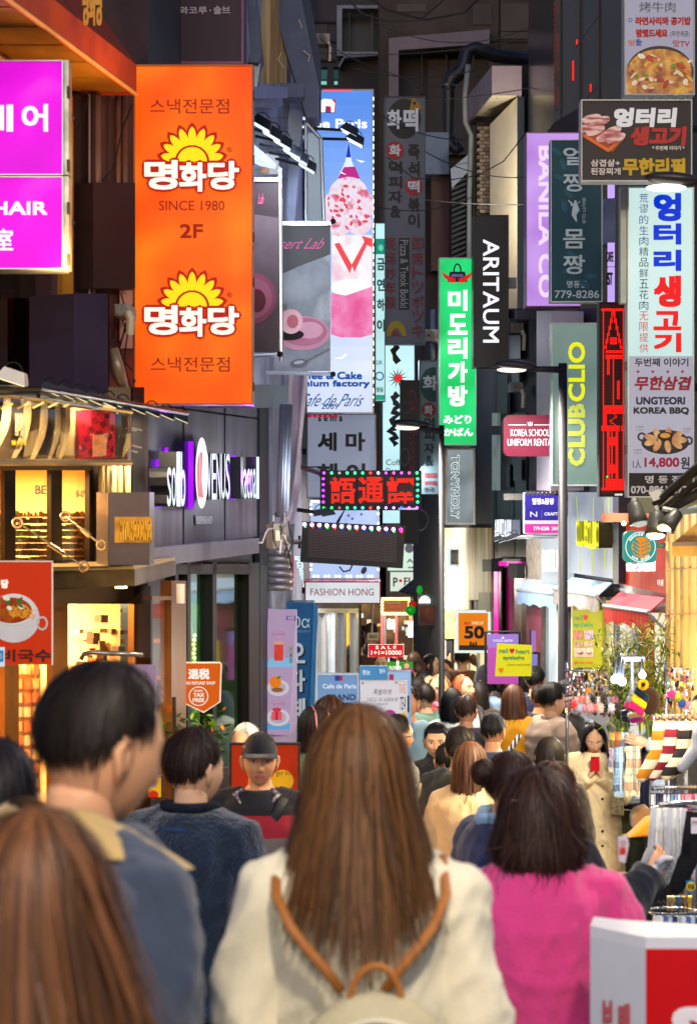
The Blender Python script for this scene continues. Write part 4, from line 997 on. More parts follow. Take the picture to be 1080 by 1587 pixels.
 for k in range(26):
  x0, y0 = random.uniform(14, 44), random.uniform(940, 956); pts = [(x0 + j * random.uniform(1, 3), y0 + 4 * math.sin(j * .9 + k)) for j in range(6)]
  m.tube([pl.at(x, y, .026) for x, y in pts], .002, 4)
 m.build('noodle_print', E('f0a030', .7), t)
 for k in range(9): ell(pl, random.uniform(4, 34), random.uniform(926, 944), random.uniform(3, 7), random.uniform(2, 4), (E('f4f0d8', .7), E('c82818', .6), E('408030', .5))[k % 3], t, .03 + .001 * k, rot=random.uniform(-40, 40), n=10)
 text(pl, '얼큰비국수', (-52, 1006, 80, 1026), D('3a1008', .5), t, .05, .014)
 text(pl, '당', (2, 898, 14, 912), E('fff8e0', .9), t, .09, .014)
 rect(pl, (-30, 1003, 8, 1033), E('d8e8f0', .8), t, .02, 'card_sticker'); rect(pl, (-20, 1008, 6, 1026), E('3a8ad0', .7), t, .024); text(pl, 'CARD', (-14, 1013, 4, 1021), WHT, t, .05, .028)
 # tax free pennant
 t = thing('pennant_sign', 'orange tax refund pennant with a white rim by the shop window', 'sign', P(317, 1105, 11.2)); pl = FR(11.2)
 pts = [(288, 1026), (344, 1026), (342, 1088), (316, 1105), (288, 1092)]
 MB().solid([pl.at(x, y, 0) for x, y in pts], (0, .02, 0)).build('rim', D('f0f0ec', .4), t)
 poly(pl, [(289, 1028), (342, 1028), (340, 1087), (316, 1102.5), (289, 1090)], E('ee6a10', .62), t, .004, 'sheet')
 wh = E('fff8ec', .85)
 text(pl, '退税', (292, 1036, 325, 1053), wh, t, .05); text(pl, 'TAX REFUND SHOP', (285, 1056, 334, 1061), wh, t, .03)
 ring(pl, 308, 1079, 15, 1.2, wh, t); text(pl, 'TAX', (300, 1074, 317, 1080), wh, t, .05); text(pl, 'FREE', (299, 1082, 317, 1088), wh, t, .05); text(pl, 'GLOBAL', (301, 1069, 315, 1072), wh, t)
 bracket(t, [P(344, 1026, 11.2), P(350, 1030, 11.6), P(352, 1040, 12)], .008)
 # brown door leaf with handle and long bar
 t = thing('glass_door', 'open bronze framed glass door beside the tax pennant', 'door', P(268, 1300, 10.6));
 brz = NOISY('5a3a1e', '8a6030', '6c4824', scale=3, rough=.28, metal=.7, stretch=(1, 1, .3))
 dp = Pl(236, 10.3, 292, 11.0)
 rect(dp, (266, 900, 289, 1500), brz, t, .0, 'stile', th=.06); rect(dp, (236, 924, 266, 930), brz, t, .0, 'rail', th=.05); rect(dp, (237, 930, 266, 1500), GLASS('fff4e0', .1), t, -.02, 'pane')
 MB().tube([dp.at(270, 1080, .05), dp.at(270, 1160, .05)], .012, 8).build('handle', D('3a2a20', .3, .7), t)
 MB().tube([P(280, 905, 10.7), P(280, 935, 10.7)], .022, 8).build('closer_box', D('e8dcc8', .4), t)
 rect(dp, (238, 990, 262, 996), E('f08030', .8), t, -.06, 'stripe'); rect(dp, (238, 1048, 262, 1054), E('f08030', .8), t, -.06, 'stripe')
 h = thing('banner_stand', 'bent steel arm with clip holding a small lilac card over the man with dark hair', 'stand', P(180, 1060, 9.4))
 MB().tube([P(126, 1022, 9.4), P(130, 1014, 9.4), P(142, 1011, 9.4), P(222, 1015, 9.4)], .012, 8).build('arm', D('a09888', .25, .9), h, True)
 MB().tube([P(208, 1015, 9.4), P(208, 1030, 9.4)], .006, 6).build('clip', D('b09060', .3, .8), h)
 rect(FR(9.4), (150, 1030, 243, 1220), D('a890b0', .5), h, 0, 'card', th=.008)
 # raised letters on the lingerie shop
 t = thing('raised_letters', 'glowing white raised letters of three names with purple sides on grey panels', 'sign', VP.at(320, 790, .2))
 lit = E('e8f8ff', 1.0); side = NOISY('22242e', '16181e', scale=5, rough=.4)
 def channel(s_, x0, y0, x1, y1, dep, b=.03):
  n = len(s_); w = (x1 - x0) / n
  for i, ch in enumerate(s_):
   if ch == ' ': continue
   h0 = y0 if (ch in 'lbdf' or ch.isupper()) else y0 + (y1 - y0) * .28
   if ch == 'W': ww = 1.25
   text(VP, ch, (x0 + i * w + w * .06, h0, x0 + (i + 1) * w - w * .06, y1), [lit, side], t, b, dep, depth=dep - .03, name='raised_letter')
 channel('solb', 259, 700, 288, 785, .13, .0)
 channel('VENUS', 321, 703, 357, 774, .09, .0)
 channel('Wacoal', 373, 708, 402, 773, .10, .0)
 pm_ = E('9010ff', 1.6)
 for r_ in ((241, 712, 251, 786), (255, 694, 261, 714), (292, 684, 300, 788), (357, 706, 366, 774)): rect(VP, r_, pm_, t, .012, 'halo_strip')
 # round disc sign with depth
 m = MB(); A = [VP.at(x, y, .14) for x, y in epts(313, 733, 9.5, 55, 36)]; B = [VP.at(x, y, .04) for x, y in epts(313, 733, 9.5, 55, 36)]
 m.add(A + B, [(i, (i + 1) % 36, 36 + (i + 1) % 36, 36 + i) for i in range(36)]); m.build('disc_side', side, t, True)
 ell(VP, 313, 733, 9.5, 55, E('ffffff', 1.2), t, .142, n=36, name='disc_face'); ell(VP, 313, 735, 7.8, 47, E('f4f4f8', .9), t, .145, n=30)
 poly(VP, epts(312, 740, 6.5, 40, 24, 110, 250), E('c81830', .9), t, .148); poly(VP, [(311, 700), (314, 702), (313, 745), (316, 772), (310, 770)], E('c81830', .8), t, .151)
 text(VP, 'UNDERWEAR SHOP', (304, 800, 329, 812), D('d0d0d4', .4), t, 0, .012)
 rect(VP, (303, 798, 330, 814), D('4a4a54', .4, .5), t, .008, 'name_plate')
 for x, e in ((250, 10), (290, 12), (362, 10)): lamp('letter_halo', 'POINT', VP.perp(x, 740, .10), e * .9, (.55, .1, 1), .05, None, t)
 for x, e in ((270, 7), (340, 9), (388, 7)): lamp('letter_glow', 'AREA', VP.perp(x, 745, .62), e * .5, (.85, .95, 1), .3, None, t, target=VP.perp(x, 745, 0))
 # steel frame top
 t = thing('steel_frame', 'dark blue grey steel beam frame with pale post at the upper left', 'frame', P(455, 620, 15.5))
 bm = D('4a5068', .45, .3, var=.15); d = 15.5
 def beam(pts, dd, th, mat=bm): return MB().solid([P(x, y, dd) for x, y in pts], (0, th, 0)).build('beam', mat, t)
 beam([(415, -60), (456, -60), (495, 140), (495, 182), (475, 182), (432, 40)], d, .35)
 beam([(456, -60), (470, -60), (497, 90), (497, 180), (489, 178)], d + .1, .3, D('30364a', .5, .3))
 beam([(407, 129), (471, 129), (471, 150), (407, 150)], d - .15, .25)
 beam([(378, -60), (392, -60), (406, 84), (400, 97), (384, 96), (388, 78)], 12.6, .3)
 beam([(387, 97), (404, 97), (396, 150), (394, 240), (389, 240)], 12.7, .1, D('9aa0b0', .4, .4))
 beam([(400, -60), (407, -60), (409, 128), (403, 128)], 14.8, .2, D('20243a', .5))
 MB().solid([P(x, y, 15.9) for x, y in ((450, 150), (471, 150), (456, 345), (433, 345), (441, 250))], (0, .12, 0)).build('post', D('8e98b0', .5), t)
 MB().solid([P(x, y, 15.9) for x, y in ((474, 180), (492, 180), (490, 250), (474, 250))], (0, .1, 0)).build('post', D('7c88a8', .5), t)
 for (y, x0, x1) in ((188, 417, 478), (203, 424, 478), (215, 430, 480)): beam([(x0, y), (x1, y), (x1, y + 4), (x0, y + 4)], 16.2, .08, D('6c7694', .4, .4))
 for (x, y, w_, h_) in ((441, 151, 9, 8), (467, 152, 8, 9), (441, 181, 7, 10), (468, 181, 9, 5), (470, 208, 6, 10), (441, 203, 5, 7)): rect(FR(16.6), (x, y, x + w_, y + h_), E('c8dcff', 1.2), t, 0, 'lit_gap')
 m = MB()
 for pts in ([(463, 30), (468, 42), (466, 44)], [(470, 78), (480, 86), (478, 95)], [(436, 82), (431, 92), (440, 105)]): m.tube([P(x, y, 15.4) for x, y in pts], .004, 5)
 m.build('cable', D('c8b888', .5), t)
 # lit canopy with bottles, and flood arms
 t = thing('lit_shelf_canopy', 'bright white sloped canopy with small amber bottles behind the orange sign', 'canopy', P(410, 272, 13))
 q = [P(393, 223, 12.2), P(438, 262, 14.6), P(436, 268, 14.6), P(393, 240, 12.2)]
 MB().solid(q, (-.3, 0, .05)).build('soffit', E('e0f0ff', 1.0, .1), t)
 rect(FR(14.0), (393, 238, 432, 270), E('d0d8e8', .75, .2), t, 0, 'lit_back')
 m = MB()
 for k in range(8): x = 394 + k * 3; y1 = 268; m.slab(FR(13.9), (x, 250 + k * 1.5, x + 1.8, y1), 0, .04)
 m.build('bottles', D('c88020', .3), t);
 t = thing('floodlight_row', 'six black floodlights on thin arms in a stepped row right of the orange sign', 'light bar', P(440, 240, 12.6))
 for k, (ax, ay, x, y) in enumerate(((392, 188, 407, 191), (392, 200, 424, 206), (392, 210, 440, 219), (403, 224, 455, 234), (418, 237, 466, 243), (428, 246, 478, 256))):
  dd = 12.2 + k * .25
  MB().tube([P(ax, ay, dd + .2), P(x - 4, y + 2, dd)], .010, 6).build('arm', BLK, t); flood(t, x, y, dd, 30, 'd8f0ff', 1.5)
 for x, y in ((430, 215), (465, 245)): lamp('floodlight_lamp', 'SPOT', P(x, y + 6, 12.8), 20, (.78, .88, 1), .04, None, t, 110, P(425, 480, 14.8))
 t = thing('floodlight_pair', 'two floodlights on long arms in front of the blue cake sign', 'light bar', P(530, 215, 15.8))
 for (ax, ay, x, y) in ((486, 199, 543, 202), (497, 215, 552, 216)):
  MB().tube([P(ax, ay, 15.6), P(x - 6, y, 15.6)], .012, 6).build('arm', BLK, t); flood(t, x, y, 15.6, 28, 'e8f8ff', 1.7)
 lamp('floodlight_lamp', 'SPOT', P(550, 224, 15.4), 25, (.75, .85, 1), .04, None, t, 100, P(540, 500, 17))
 # dessert banners
 def dessert(t, pl, x0, x1, y0, y1, dx, lit):
  """plate with a pink glossy dessert on a dark ground, marble slab, spoon"""
  w = x1 - x0; X = lambda u: x0 + u * w; Y = lambda v: y0 + v * (y1 - y0)
  rect(pl, (x0, y0, x1, y1), NOISY('343a42', '22262c', scale=2, rough=.5), t, 0, 'sheet', th=.01)
  poly(pl, [(X(0), Y(.36)), (X(.45), Y(.28)), (X(1), Y(.20)), (X(1), Y(1)), (X(0), Y(1))], NOISY('9aa4b0', 'c4ccd4', '7c8894', scale=2.5, rough=.5), t, .004)
  ell(pl, X(.5), Y(.74), w * .48, w * .31, D('c890a8', .4), t, .008); ell(pl, X(.52), Y(.73), w * .42, w * .25, D('b86c8c', .4), t, .011); ell(pl, X(.62), Y(.72), w * .25, w * .15, D('d8a0b8', .4), t, .013)
  ell(pl, X(.26), Y(.75), w * .27, w * .10, D('181014', .7), t, .016)
  ell(pl, X(.30), Y(.66), w * .21, w * .22, NOISY('d090a8', 'ecc0cc', scale=3, rough=.3), t, .02); ell(pl, X(.33), Y(.66), w * .10, w * .12, NOISY('a02850', 'b84068', scale=3, rough=.3), t, .023)
  ell(pl, X(.10), Y(.57), w * .14, w * .07, D('687060', .5), t, .026, rot=-20)
  ell(pl, X(.44), Y(.945), w * .16, w * .07, D('50586a', .3), t, .017, rot=-8); ell(pl, X(.44), Y(.94), w * .09, w * .03, D('a8b0c0', .3), t, .019, rot=-8)
  m = MB(); m.tube([pl.at(X(.55), Y(.93), .02), pl.at(X(.98), Y(.84), .02)], .006, 5); m.build('print', D('7c8494', .3), t)
 pl = FR(13.2); t = thing('hanging_banner', 'dark maroon dessert banner half hidden behind the orange sign', 'banner', P(412, 545, 13.2))
 rect(pl, (372, 278, 432, 546), D('2c1c24', .6), t, 0, 'sheet', th=.01); rect(pl, (372, 275, 434, 281), D('b8b8c0', .3, .6), t, .02, 'top_rail', th=.03)
 text(pl, 'Lab', (400, 300, 408, 316), D('c04870', .5), t, 0, .006, shear=.2); poly(pl, [(372, 350), (396, 332), (432, 338), (432, 546), (372, 546)], D('584850', .6, var=.2), t, .005)
 ell(pl, 392, 462, 36, 40, D('8c4460', .5), t, .008); ell(pl, 392, 462, 30, 32, D('a05874', .5), t, .010); ell(pl, 398, 466, 14, 18, D('5c1828', .5), t, .012)
 MB().tube([P(388, 552, 13.2), P(436, 549, 13.2)], .012, 6).build('lower_arm', D('c8ccd4', .3, .7), t); MB().ball(P(434, 549, 13.1), .02, 8, 6).build('knob', BLK, t)
 MB().tube([P(434, 265, 13.3), P(436, 560, 13.3)], .014, 6).build('side_tube', D('c8ccd4', .3, .7), t)
 pl = FR(14.3); t = thing('hanging_banner', 'grey banner with a pink dessert on a plate, in front of the blue cake sign', 'banner', P(468, 574, 14.3))
 dessert(t, pl, 425, 512, 349, 575, 0, 0)
 text(pl, 'Dessert Lab', (398, 369, 497, 386), E('e87ab8', .7), t, .0, .012, shear=.12)
 rect(pl, (425, 343, 516, 349), D('b8bcc8', .3, .6), t, .02, 'top_rail', th=.03); MB().ball(P(516, 343, 14.2), .02, 8, 6).build('knob', BLK, t)
 MB().tube([P(392, 577, 14.3), P(516, 580, 14.3)], .014, 6).build('lower_arm', D('c8ccd4', .3, .7), t); MB().ball(P(516, 580, 14.2), .02, 8, 6).build('knob', BLK, t)
 # white cloth panel beside it, and folded fabric banner lower down
 t = thing('white_banner', 'tall white cloth banner in a steel frame above the dessert banner', 'banner', P(486, 345, 15.2))
 def cloth(t, pl, L_, R_, ys, mat, amp=.03, ph=0, seg=16, f=2.2):
  vs = []; n = len(ys)
  for j, y in enumerate(ys):
   for i in range(seg + 1):
    u = i / seg; x = L_[j] + (R_[j] - L_[j]) * u; vs.append(pl.at(x, y, amp * math.sin(u * 6.28 * f + ph + j * .7) + amp * .4 * math.sin(u * 17 + j)))
  return MB().add(vs, [(j * (seg + 1) + i, j * (seg + 1) + i + 1, (j + 1) * (seg + 1) + i + 1, (j + 1) * (seg + 1) + i) for j in range(n - 1) for i in range(seg)]).build('cloth', mat, t, True)
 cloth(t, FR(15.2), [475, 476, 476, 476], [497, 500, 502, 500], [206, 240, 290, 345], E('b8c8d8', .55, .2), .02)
 for pts in (((474, 190), (474, 345)), ((474, 190), (497, 215)), ((497, 212), (502, 345))): MB().tube([P(x, y, 15.1) for x, y in pts], .014, 6).build('frame_tube', D('7c8490', .3, .8), t)
 t = thing('fabric_banner', 'long pale lilac fabric banner twisted and hanging under the cake sign', 'banner', P(455, 810, 15.4))
 cloth(t, FR(15.4), [446, 447, 452, 450, 444, 440, 438], [478, 474, 470, 466, 466, 462, 456], [576, 620, 660, 700, 740, 780, 812], NOISY('b4acc0', 'd8d4e4', 'c4b8cc', scale=3, rough=.6), .035, 1.0, f=1.2)
 # cafe sign
 t, pl = signbox('lightbox_sign', 'tall bright blue and white cafe sign with strawberry cake in a glass', (474, 138, 579, 641), 17.2, E('dce8ff', .92, .05), D('6a6c70', .3, .8), th=.22, fw=2.2)
 for k, (y0, y1, c_) in enumerate([(141 + q * 22, 163.3 + q * 22, '%02x%02x%02x' % tuple(int(a + (b - a) * q / 19) for a, b in ((0x5a, 0xe0), (0x92, 0xea), (0xf0, 0xff)))) for q in range(20)]):
  rect(pl, (476, y0, 577, y1), E(c_, .95, .1, 1.6), t, .001 + .0002 * k)
 wh = E('ffffff', 1.15)
 rect(pl, (480, 154, 519, 175), E('2040a0', .9), t, .005); rect(pl, (507, 154, 520, 173), E('d01c30', 1), t, .006)
 poly(pl, [(496, 156), (502, 153), (514, 154), (519, 160), (518, 174), (513, 174), (513, 165), (505, 164), (504, 174), (497, 174)], wh, t, .008)
 text(pl, 'Cafe de Paris', (430, 184, 569, 199), wh, t, .05, .008)
 # Eiffel spike
 poly(pl, [(539, 222), (541.5, 222), (545, 250), (560, 284), (520, 284), (535, 250)], E('e0ecff', 1), t, .008); poly(pl, [(539.5, 222), (541, 222), (544, 244), (536, 244)], E('1038c8', .9), t, .01); poly(pl, [(533, 259), (550, 258), (558, 277), (523, 277)], E('c02088', .95), t, .01)
 # berries under sugar, glass
 sug = NOISY('f8d8e8', 'e05878', 'f8f0ff', scale=10, rough=.5, glow=.85, lo=.42, hi=.66, detail=8)
 for k, (cx_, cy_, rx, ry) in enumerate(((540, 300, 30, 26), (516, 322, 19, 24), (562, 318, 17, 24), (524, 350, 20, 16), (556, 346, 20, 18), (540, 326, 22, 20))): ell(pl, cx_, cy_, rx, ry, sug, t, .012 + .0012 * k, name='cake_print')
 m = MB()
 for k in range(34):
  a = random.uniform(0, 6.28); q = random.uniform(0, 1) ** .5; x, y = 540 + 34 * q * math.cos(a), 322 + 34 * q * math.sin(a)
  m.ngon([pl.at(px_, py_, .022 + .0004 * k) for px_, py_ in epts(x, y, random.uniform(1.5, 5), random.uniform(1, 3.4), 8, rot=random.uniform(0, 90))])
 m.build('cake_print', E('e04058', .95), t)
 poly(pl, [(514, 364), (576, 364), (576, 448), (514, 452)], NOISY('f8e8f8', 'f0b8d0', 'ffffff', scale=3, rough=.4, glow=.9), t, .014)
 for q in (((518, 378), (526, 376), (546, 412), (542, 424)), ((572, 372), (566, 372), (545, 410), (549, 422)), ((560, 365), (577, 370), (577, 384), (566, 378))): poly(pl, list(q), E('f04850', .95), t, .017)
 poly(pl, epts(544, 446, 31, 14, 24), E('fff4ff', 1), t, .018)
 poly(pl, [(513, 454), (536, 458), (577, 444), (577, 518), (560, 523), (528, 523), (513, 518)], NOISY('e85898', 'f8a0d0', 'f078b0', scale=5, rough=.4, glow=.9), t, .02)
 bl = E('0a58b8', .7)
 text(pl, 'Coffee & Cake', (450, 576, 561, 588), bl, t, .07, .008); text(pl, 'Premium factory', (438, 589, 573, 602), bl, t, .07, .008)
 text(pl, 'Cafe de Paris', (459, 610, 557, 630), E('2060b0', .6), t, 0, .008, shear=.12); text(pl, '2009', (498, 625, 524, 634), E('2060b0', .6), t, .01, .009)
 m = MB()
 for q in (((516, 556), (530, 553), (536, 548), (538, 550), (530, 556)), ((551, 247), (560, 249), (566, 250), (560, 252)), ((526, 265), (532, 268), (537, 271), (530, 269))): m.ngon([pl.at(x, y, .03) for x, y in q])
 m.build('gloss_mark', E('ffffff', 1.3), t)
 m = MB()
 for k in range(40):
  y = 150 + k * 12.2; m.slab(pl, (577.6, y, 579.6, y + random.uniform(3, 8)), .02, .02)
 m.build('edge_lamps', E('f8f0d0', 1.6), t)
 m = MB(); m.slab(pl, (500, 138, 545, 140), .02, .02); m.build('edge_lamps', E('f03030', 1.2), t); bracket(t, [pl.at(476, 300, -.1), V2.at(466, 300)], .03)
 # sema sign
 t, pl = signbox('unlit_sign', 'grey sign with big dark Korean syllables under the blue cake sign', (475, 641, 583, 772), 17.5, E('aab4d0', .5, .1), D('70687c', .4), th=.2, fw=2)
 text(pl, 's e m a', (493, 645, 531, 653), D('14161c', .5), t, .06); text(pl, '세 마', (492, 670, 566, 699), D('14161c', .5), t, .05); text(pl, '헤 어', (492, 718, 566, 747), D('14161c', .5), t, .05)
 m = MB(); [m.slab(pl, (477 + k * 8, 643, 483 + k * 8, 647), .016, .01) for k in range(6)]; m.build('red_squares', E('c02038', .8), t)
 bracket(t, [pl.at(477, 700, -.1), V2.at(470, 700)], .03)
 # small cyan sign strip behind
 t, pl = signbox('lightbox_sign', 'narrow pale cyan sign with dark green Korean letters behind the cake sign', (581, 345, 597, 622), 21.0, E('c0f0f4', .95, .12), D('206060', .5), th=.2, fw=1.2)
 rect(pl, (582, 370, 596, 394), E('189078', .9), t, .002); ell(pl, 590, 384, 4, 5, E('60d8b0', .9), t, .004)
 for ch, y in (('금', 400), ('연', 432), ('하', 463), ('이', 495)): text(pl, ch, (584, y, 596, y + 19), D('0c6060', .4), t, .04)
 text(pl, 'LIA', (583, 558, 592, 565), D('0c6060', .4), t); ring(pl, 588, 583, 7, 2, E('2060b0', .8), t); text(pl, '명동', (583, 600, 594, 608), D('0c6060', .5), t, .03)
 rect(pl, (582, 612, 596, 620), E('20b090', .8), t, .002)
 # unlit grey tteok sign
 t, pl = signbox('unlit_sign', 'tall unlit grey sign of a pizza and rice cake shop', (595, 149, 659, 533), 22.6, D('555c6a', .55, var=.15, scale=1.5), D('3c424e', .5), th=.25, fw=1)
 ell(pl, 626, 184, 26, 31, D('16181e', .5), t, .004); poly(pl, [(637, 158), (641, 150), (655, 168), (634, 172)], D('907014', .5), t, .007); ell(pl, 642, 160, 2.2, 2.6, BLK, t, .009)
 text(pl, '화', (600, 170, 622, 200), D('c0ccd8', .5), t, .04, .008); text(pl, '떡', (625, 168, 648, 206), D('c0ccd8', .5), t, .04, .008)
 for cx_, cy_, ch in ((612, 233, '화'), (641, 289, '떡')): ell(pl, cx_, cy_, 13.5, 14, D('8c1420', .5), t, .004); text(pl, ch, (cx_ - 9, cy_ - 9, cx_ + 9, cy_ + 9), D('b8c4d0', .5), t, .04, .008)
 bk = D('14161c', .5)
 vtext(pl, '덕피자&', (602, 248, 623, 339), bk, t, .04, gap=.16); vtext(pl, '즉석', (632, 222, 650, 275), bk, t, .04); vtext(pl, '볶이', (632, 305, 650, 354), bk, t, .04)
 vtext(pl, '现场炒年糕', (597, 367, 613, 480), D('6c2028', .5), t, .01); vtext(pl, '即席トッポッキ', (638, 367, 656, 524), D('6c2028', .5), t, .01)
 rect(pl, (618, 369, 634, 480), D('14161c', .5), t, .003); text(pl, 'Pizza & Tteok Bokki', (620, 372, 632, 477), D('8894a0', .5), t, .0, .008, rot=90)
 poly(pl, epts(614, 521, 16, 24, 16, 180, 360) + epts(614, 521, 8, 12, 16, 180, 360)[::-1], D('8c7c10', .5), t, .004); text(pl, 'R', (608, 513, 620, 521), D('8c1420', .5), t, .1, .006)
 # tall cyan white sign with black brush script
 t, pl = signbox('lightbox_sign', 'tall glowing pale cyan sign with black brush script and red sun', (592, 532, 643, 812), 23.6, E('c8f4fc', 1.02, .1), D('406068', .5), th=.25, fw=1.2)
 m = MB()
 for k in range(2):
  y0, y1 = ((532, 562), (608, 690))[k]
  n = 6 + k * 14; pts = []
  for j in range(n): yy = y0 + (y1 - y0) * j / (n - 1); pts.append(pl.at(611 + 4 * math.sin(j * 1.7) * (j % 3), yy, .012))
  m.tube(pts, [(.022 + .018 * abs(math.sin(j * 2.1)), .003) for j in range(n)], 6, side=(1, 0, 0))
 m.build('lettering', BLK, t)
 star(pl, 616, 586, 17, BLK, t, .010, 13, .3); ell(pl, 617, 586, 6, 6, E('f02020', 1), t, .014)
 text(pl, 'Coffee', (598, 712, 632, 721), D('202830', .5), t, .0); text(pl, 'Desserts', (598, 725, 636, 734), D('803048', .5), t, .0)
 # black sign with faint red script
 t, pl = signbox('unlit_sign', 'black hanging sign with faint red vertical script beside the brush script sign', (620, 589, 650, 842), 21.8, D('141016', .5), D('241820', .5), th=.2, fw=.8)
 text(pl, 'Co. Oriental', (634, 600, 646, 728), D('681828', .5), t, 0, rot=90, shear=.1); ring(pl, 629, 632, 8, 1, D('484450', .5), t, ry=9); ring(pl, 627, 708, 7, 1, D('585460', .5), t, ry=14)
 m = MB(); m.tube([pl.at(649 + 14 * math.sin(a), 806 - 16 * math.cos(a), .02) for a in np.linspace(0, 3.2, 12)], .01, 5); m.build('scroll', D('403840', .4, .5), t)
 # second hwadeok sign
 t, pl = signbox('unlit_sign', 'narrow grey sign with green disc and red disc left of the green bag sign', (649, 558, 680, 766), 22.2, D('7c949a', .55, var=.1), D('50606a', .5), th=.2, fw=.8)
 ell(pl, 672, 592, 21, 27, D('1c5048', .5), t, .003) if False else poly(pl, [p for p in epts(671, 596, 20, 27, 28) if p[0] < 679.2], D('1c5048', .5), t, .003)
 text(pl, '화', (655, 582, 678, 605), D('c8d4d4', .5), t, .04, .007); ell(pl, 664, 635, 11, 11.5, D('a02c30', .5), t, .003); text(pl, '화', (657, 628, 671, 643), D('c8d4d4', .5), t, .04, .007)
 vtext(pl, '덕피자&', (657, 646, 673, 724), D('1c3838', .5), t, .04, gap=.16); text(pl, '现场', (657, 733, 676, 741), D('a83040', .5), t); text(pl, '炒年糕', (657, 745, 676, 752), D('a83040', .5), t); text(pl, '한국', (657, 755, 672, 762), D('404448', .5), t)
 # green Midori bag sign
 t, pl = signbox('lightbox_sign', 'glowing green bag shop sign with white Korean and Japanese letters', (680, 399, 738, 690), 20.6, E('18d468', .95, .22, 2.4, '28e080'), D('a8d8b8', .4), th=.22, fw=1.6)
 poly(pl, [(697, 421), (720, 421), (724, 437), (693, 437)], BLK, t, .004); m = MB(); m.tube([pl.at(708.5 - 5.5 * math.cos(a), 421 - 12 * math.sin(a), .006) for a in np.linspace(0, 3.14, 12)], .008, 5); m.build('bag_handle_print', BLK, t)
 for sx in (-1, 1): poly(pl, [(708 + sx * 2, 432), (708 + sx * 14, 427), (708 + sx * 24, 421), (708 + sx * 20, 430), (708 + sx * 10, 438), (708 + sx * 3, 438)], E('e01820', .95), t, .007)
 rect(pl, (699, 424, 718, 430), E('203080', .8), t, .009); text(pl, 'MIDORI', (700, 425, 717, 429), WHT, t, .03, .011)
 wh = E('f4fff8', 1.15)
 vtext(pl, '미도리가방', (694, 447, 724, 632), wh, t, .06); text(pl, 'みどり', (687, 643, 730, 657), wh, t, .06); text(pl, 'かばん', (687, 663, 733, 676), wh, t, .06)
 # ARITAUM
 t, pl = signbox('box_sign', 'black vertical sign with white glowing roman letters right of the green sign', (733, 333, 788, 569), 20.2, D('17171d', .4), D('24242c', .4), th=.3, fw=1)
 text(pl, 'ARITAUM', (748, 371, 773, 531), [E('f0f0ff', 1.3), D('8888a0')], t, .02, .04, rot=90, depth=.03)
 rect(pl, (780, 430, 800, 446), D('5a5c66', .4, .5), t, -.1, 'bracket_arm', th=.08)
 # lilac BANILA CO
 t, pl = signbox('lightbox_sign', 'glowing lilac sign with pale vertical letters behind the dark teal sign', (815, 205, 900, 475), 18.8, E('c488ec', .92, .12, 2, 'd0a8f0'), D('a870a0', .4), th=.3, fw=1.2)
 text(pl, 'BANILA CO', (834, 226, 856, 461), E('e8d0ff', 1.1), t, .06, .006, rot=90)
 # teal body club sign
 t, pl = signbox('unlit_sign', 'dark teal beauty club sign with dancer figure and phone number', (853, 216, 933, 468), 16.6, D('0d4450', .5, var=.06), D('c8ccc8', .4), th=.18, fw=1.3)
 lf = D('155866', .5)
 for k, (x, y, a_) in enumerate(((862, 235, 40), (872, 255, 70), (866, 275, 20), (880, 300, 50), (884, 290, -30), (874, 320, 80), (886, 395, 30), (896, 405, 70), (880, 420, -10), (905, 440, 40), (915, 428, 0))): ell(pl, x, y, 10, 4.5, lf, t, .003 + .0004 * k, rot=a_, n=14)
 gw = D('b8ccd0', .5)
 for ch, y0, y1 in (('얼', 228, 256), ('짱', 268, 297), ('몸', 355, 385), ('짱', 395, 425)): text(pl, ch, (872, y0, 906, y1), gw, t, .02, .009)
 MB().tube([pl.at(x, y, .01) for x, y in ((884, 318), (890, 316), (892, 325), (889, 333), (893, 344))], [(.01, .002), (.02, .002), (.03, .002), (.02, .002), (.004, .002)], 6, side=(1, 0, 0)).build('dancer_print', gw, t)
 MB().tube([pl.at(x, y, .012) for x, y in ((880, 310), (890, 320), (898, 312))], [(.004, .002), (.012, .002), (.004, .002)], 6, side=(1, 0, 0)).build('dancer_print', gw, t)
 ell(pl, 891, 313, 2.2, 2.6, gw, t, .011, n=12); text(pl, 'BEAUTY CLUB', (902, 307, 907, 346), gw, t, 0, rot=90); text(pl, '명동점', (878, 435, 908, 446), gw, t, .01); text(pl, '779-8286', (859, 450, 928, 462), gw, t, .02)
 # sliver lit signs between
 t = thing('small_lit_signs', 'two small lilac lit panels with dark letters behind the teal sign', 'sign', FR(17.6).at(945, 465)); pl = FR(17.6)
 for y0, y1 in ((376, 412), (414, 468), (283, 306)): rect(pl, (942, y0, 952, y1), E('c8a8f8', 1, .1), t, 0, 'lit_panel', th=.05)
 text(pl, 'CAFE', (938, 390, 950, 406), BLK, t, .05, .01); text(pl, 'IST', (939, 422, 949, 442), BLK, t, .05, .01)
 rect(FR(17.7), (935, 308, 953, 378), D('5c6c80', .5), t, 0, 'blue_box', th=.3)
 # CLUBCLIO vertical
 t, pl = signbox('lightbox_sign', 'grey green sign with yellow roman letters reading upward behind the lamp post', (854, 500, 929, 753), 17.3, E('7c9c94', .62, .14, 1.6, '98b0a8'), D('9ca8a8', .35, .5), th=.16, fw=2)
 text(pl, 'CLIO', (880, 530, 906, 622), E('e8ec10', 1.0), t, .05, .006, rot=-90)
 # dotted CLUB: dots inside the letter shapes
 m = MB(); v, f_ = glyphs('CLUB', .05)
 tri = [np.array([v[i] for i in q]) for q in f_]
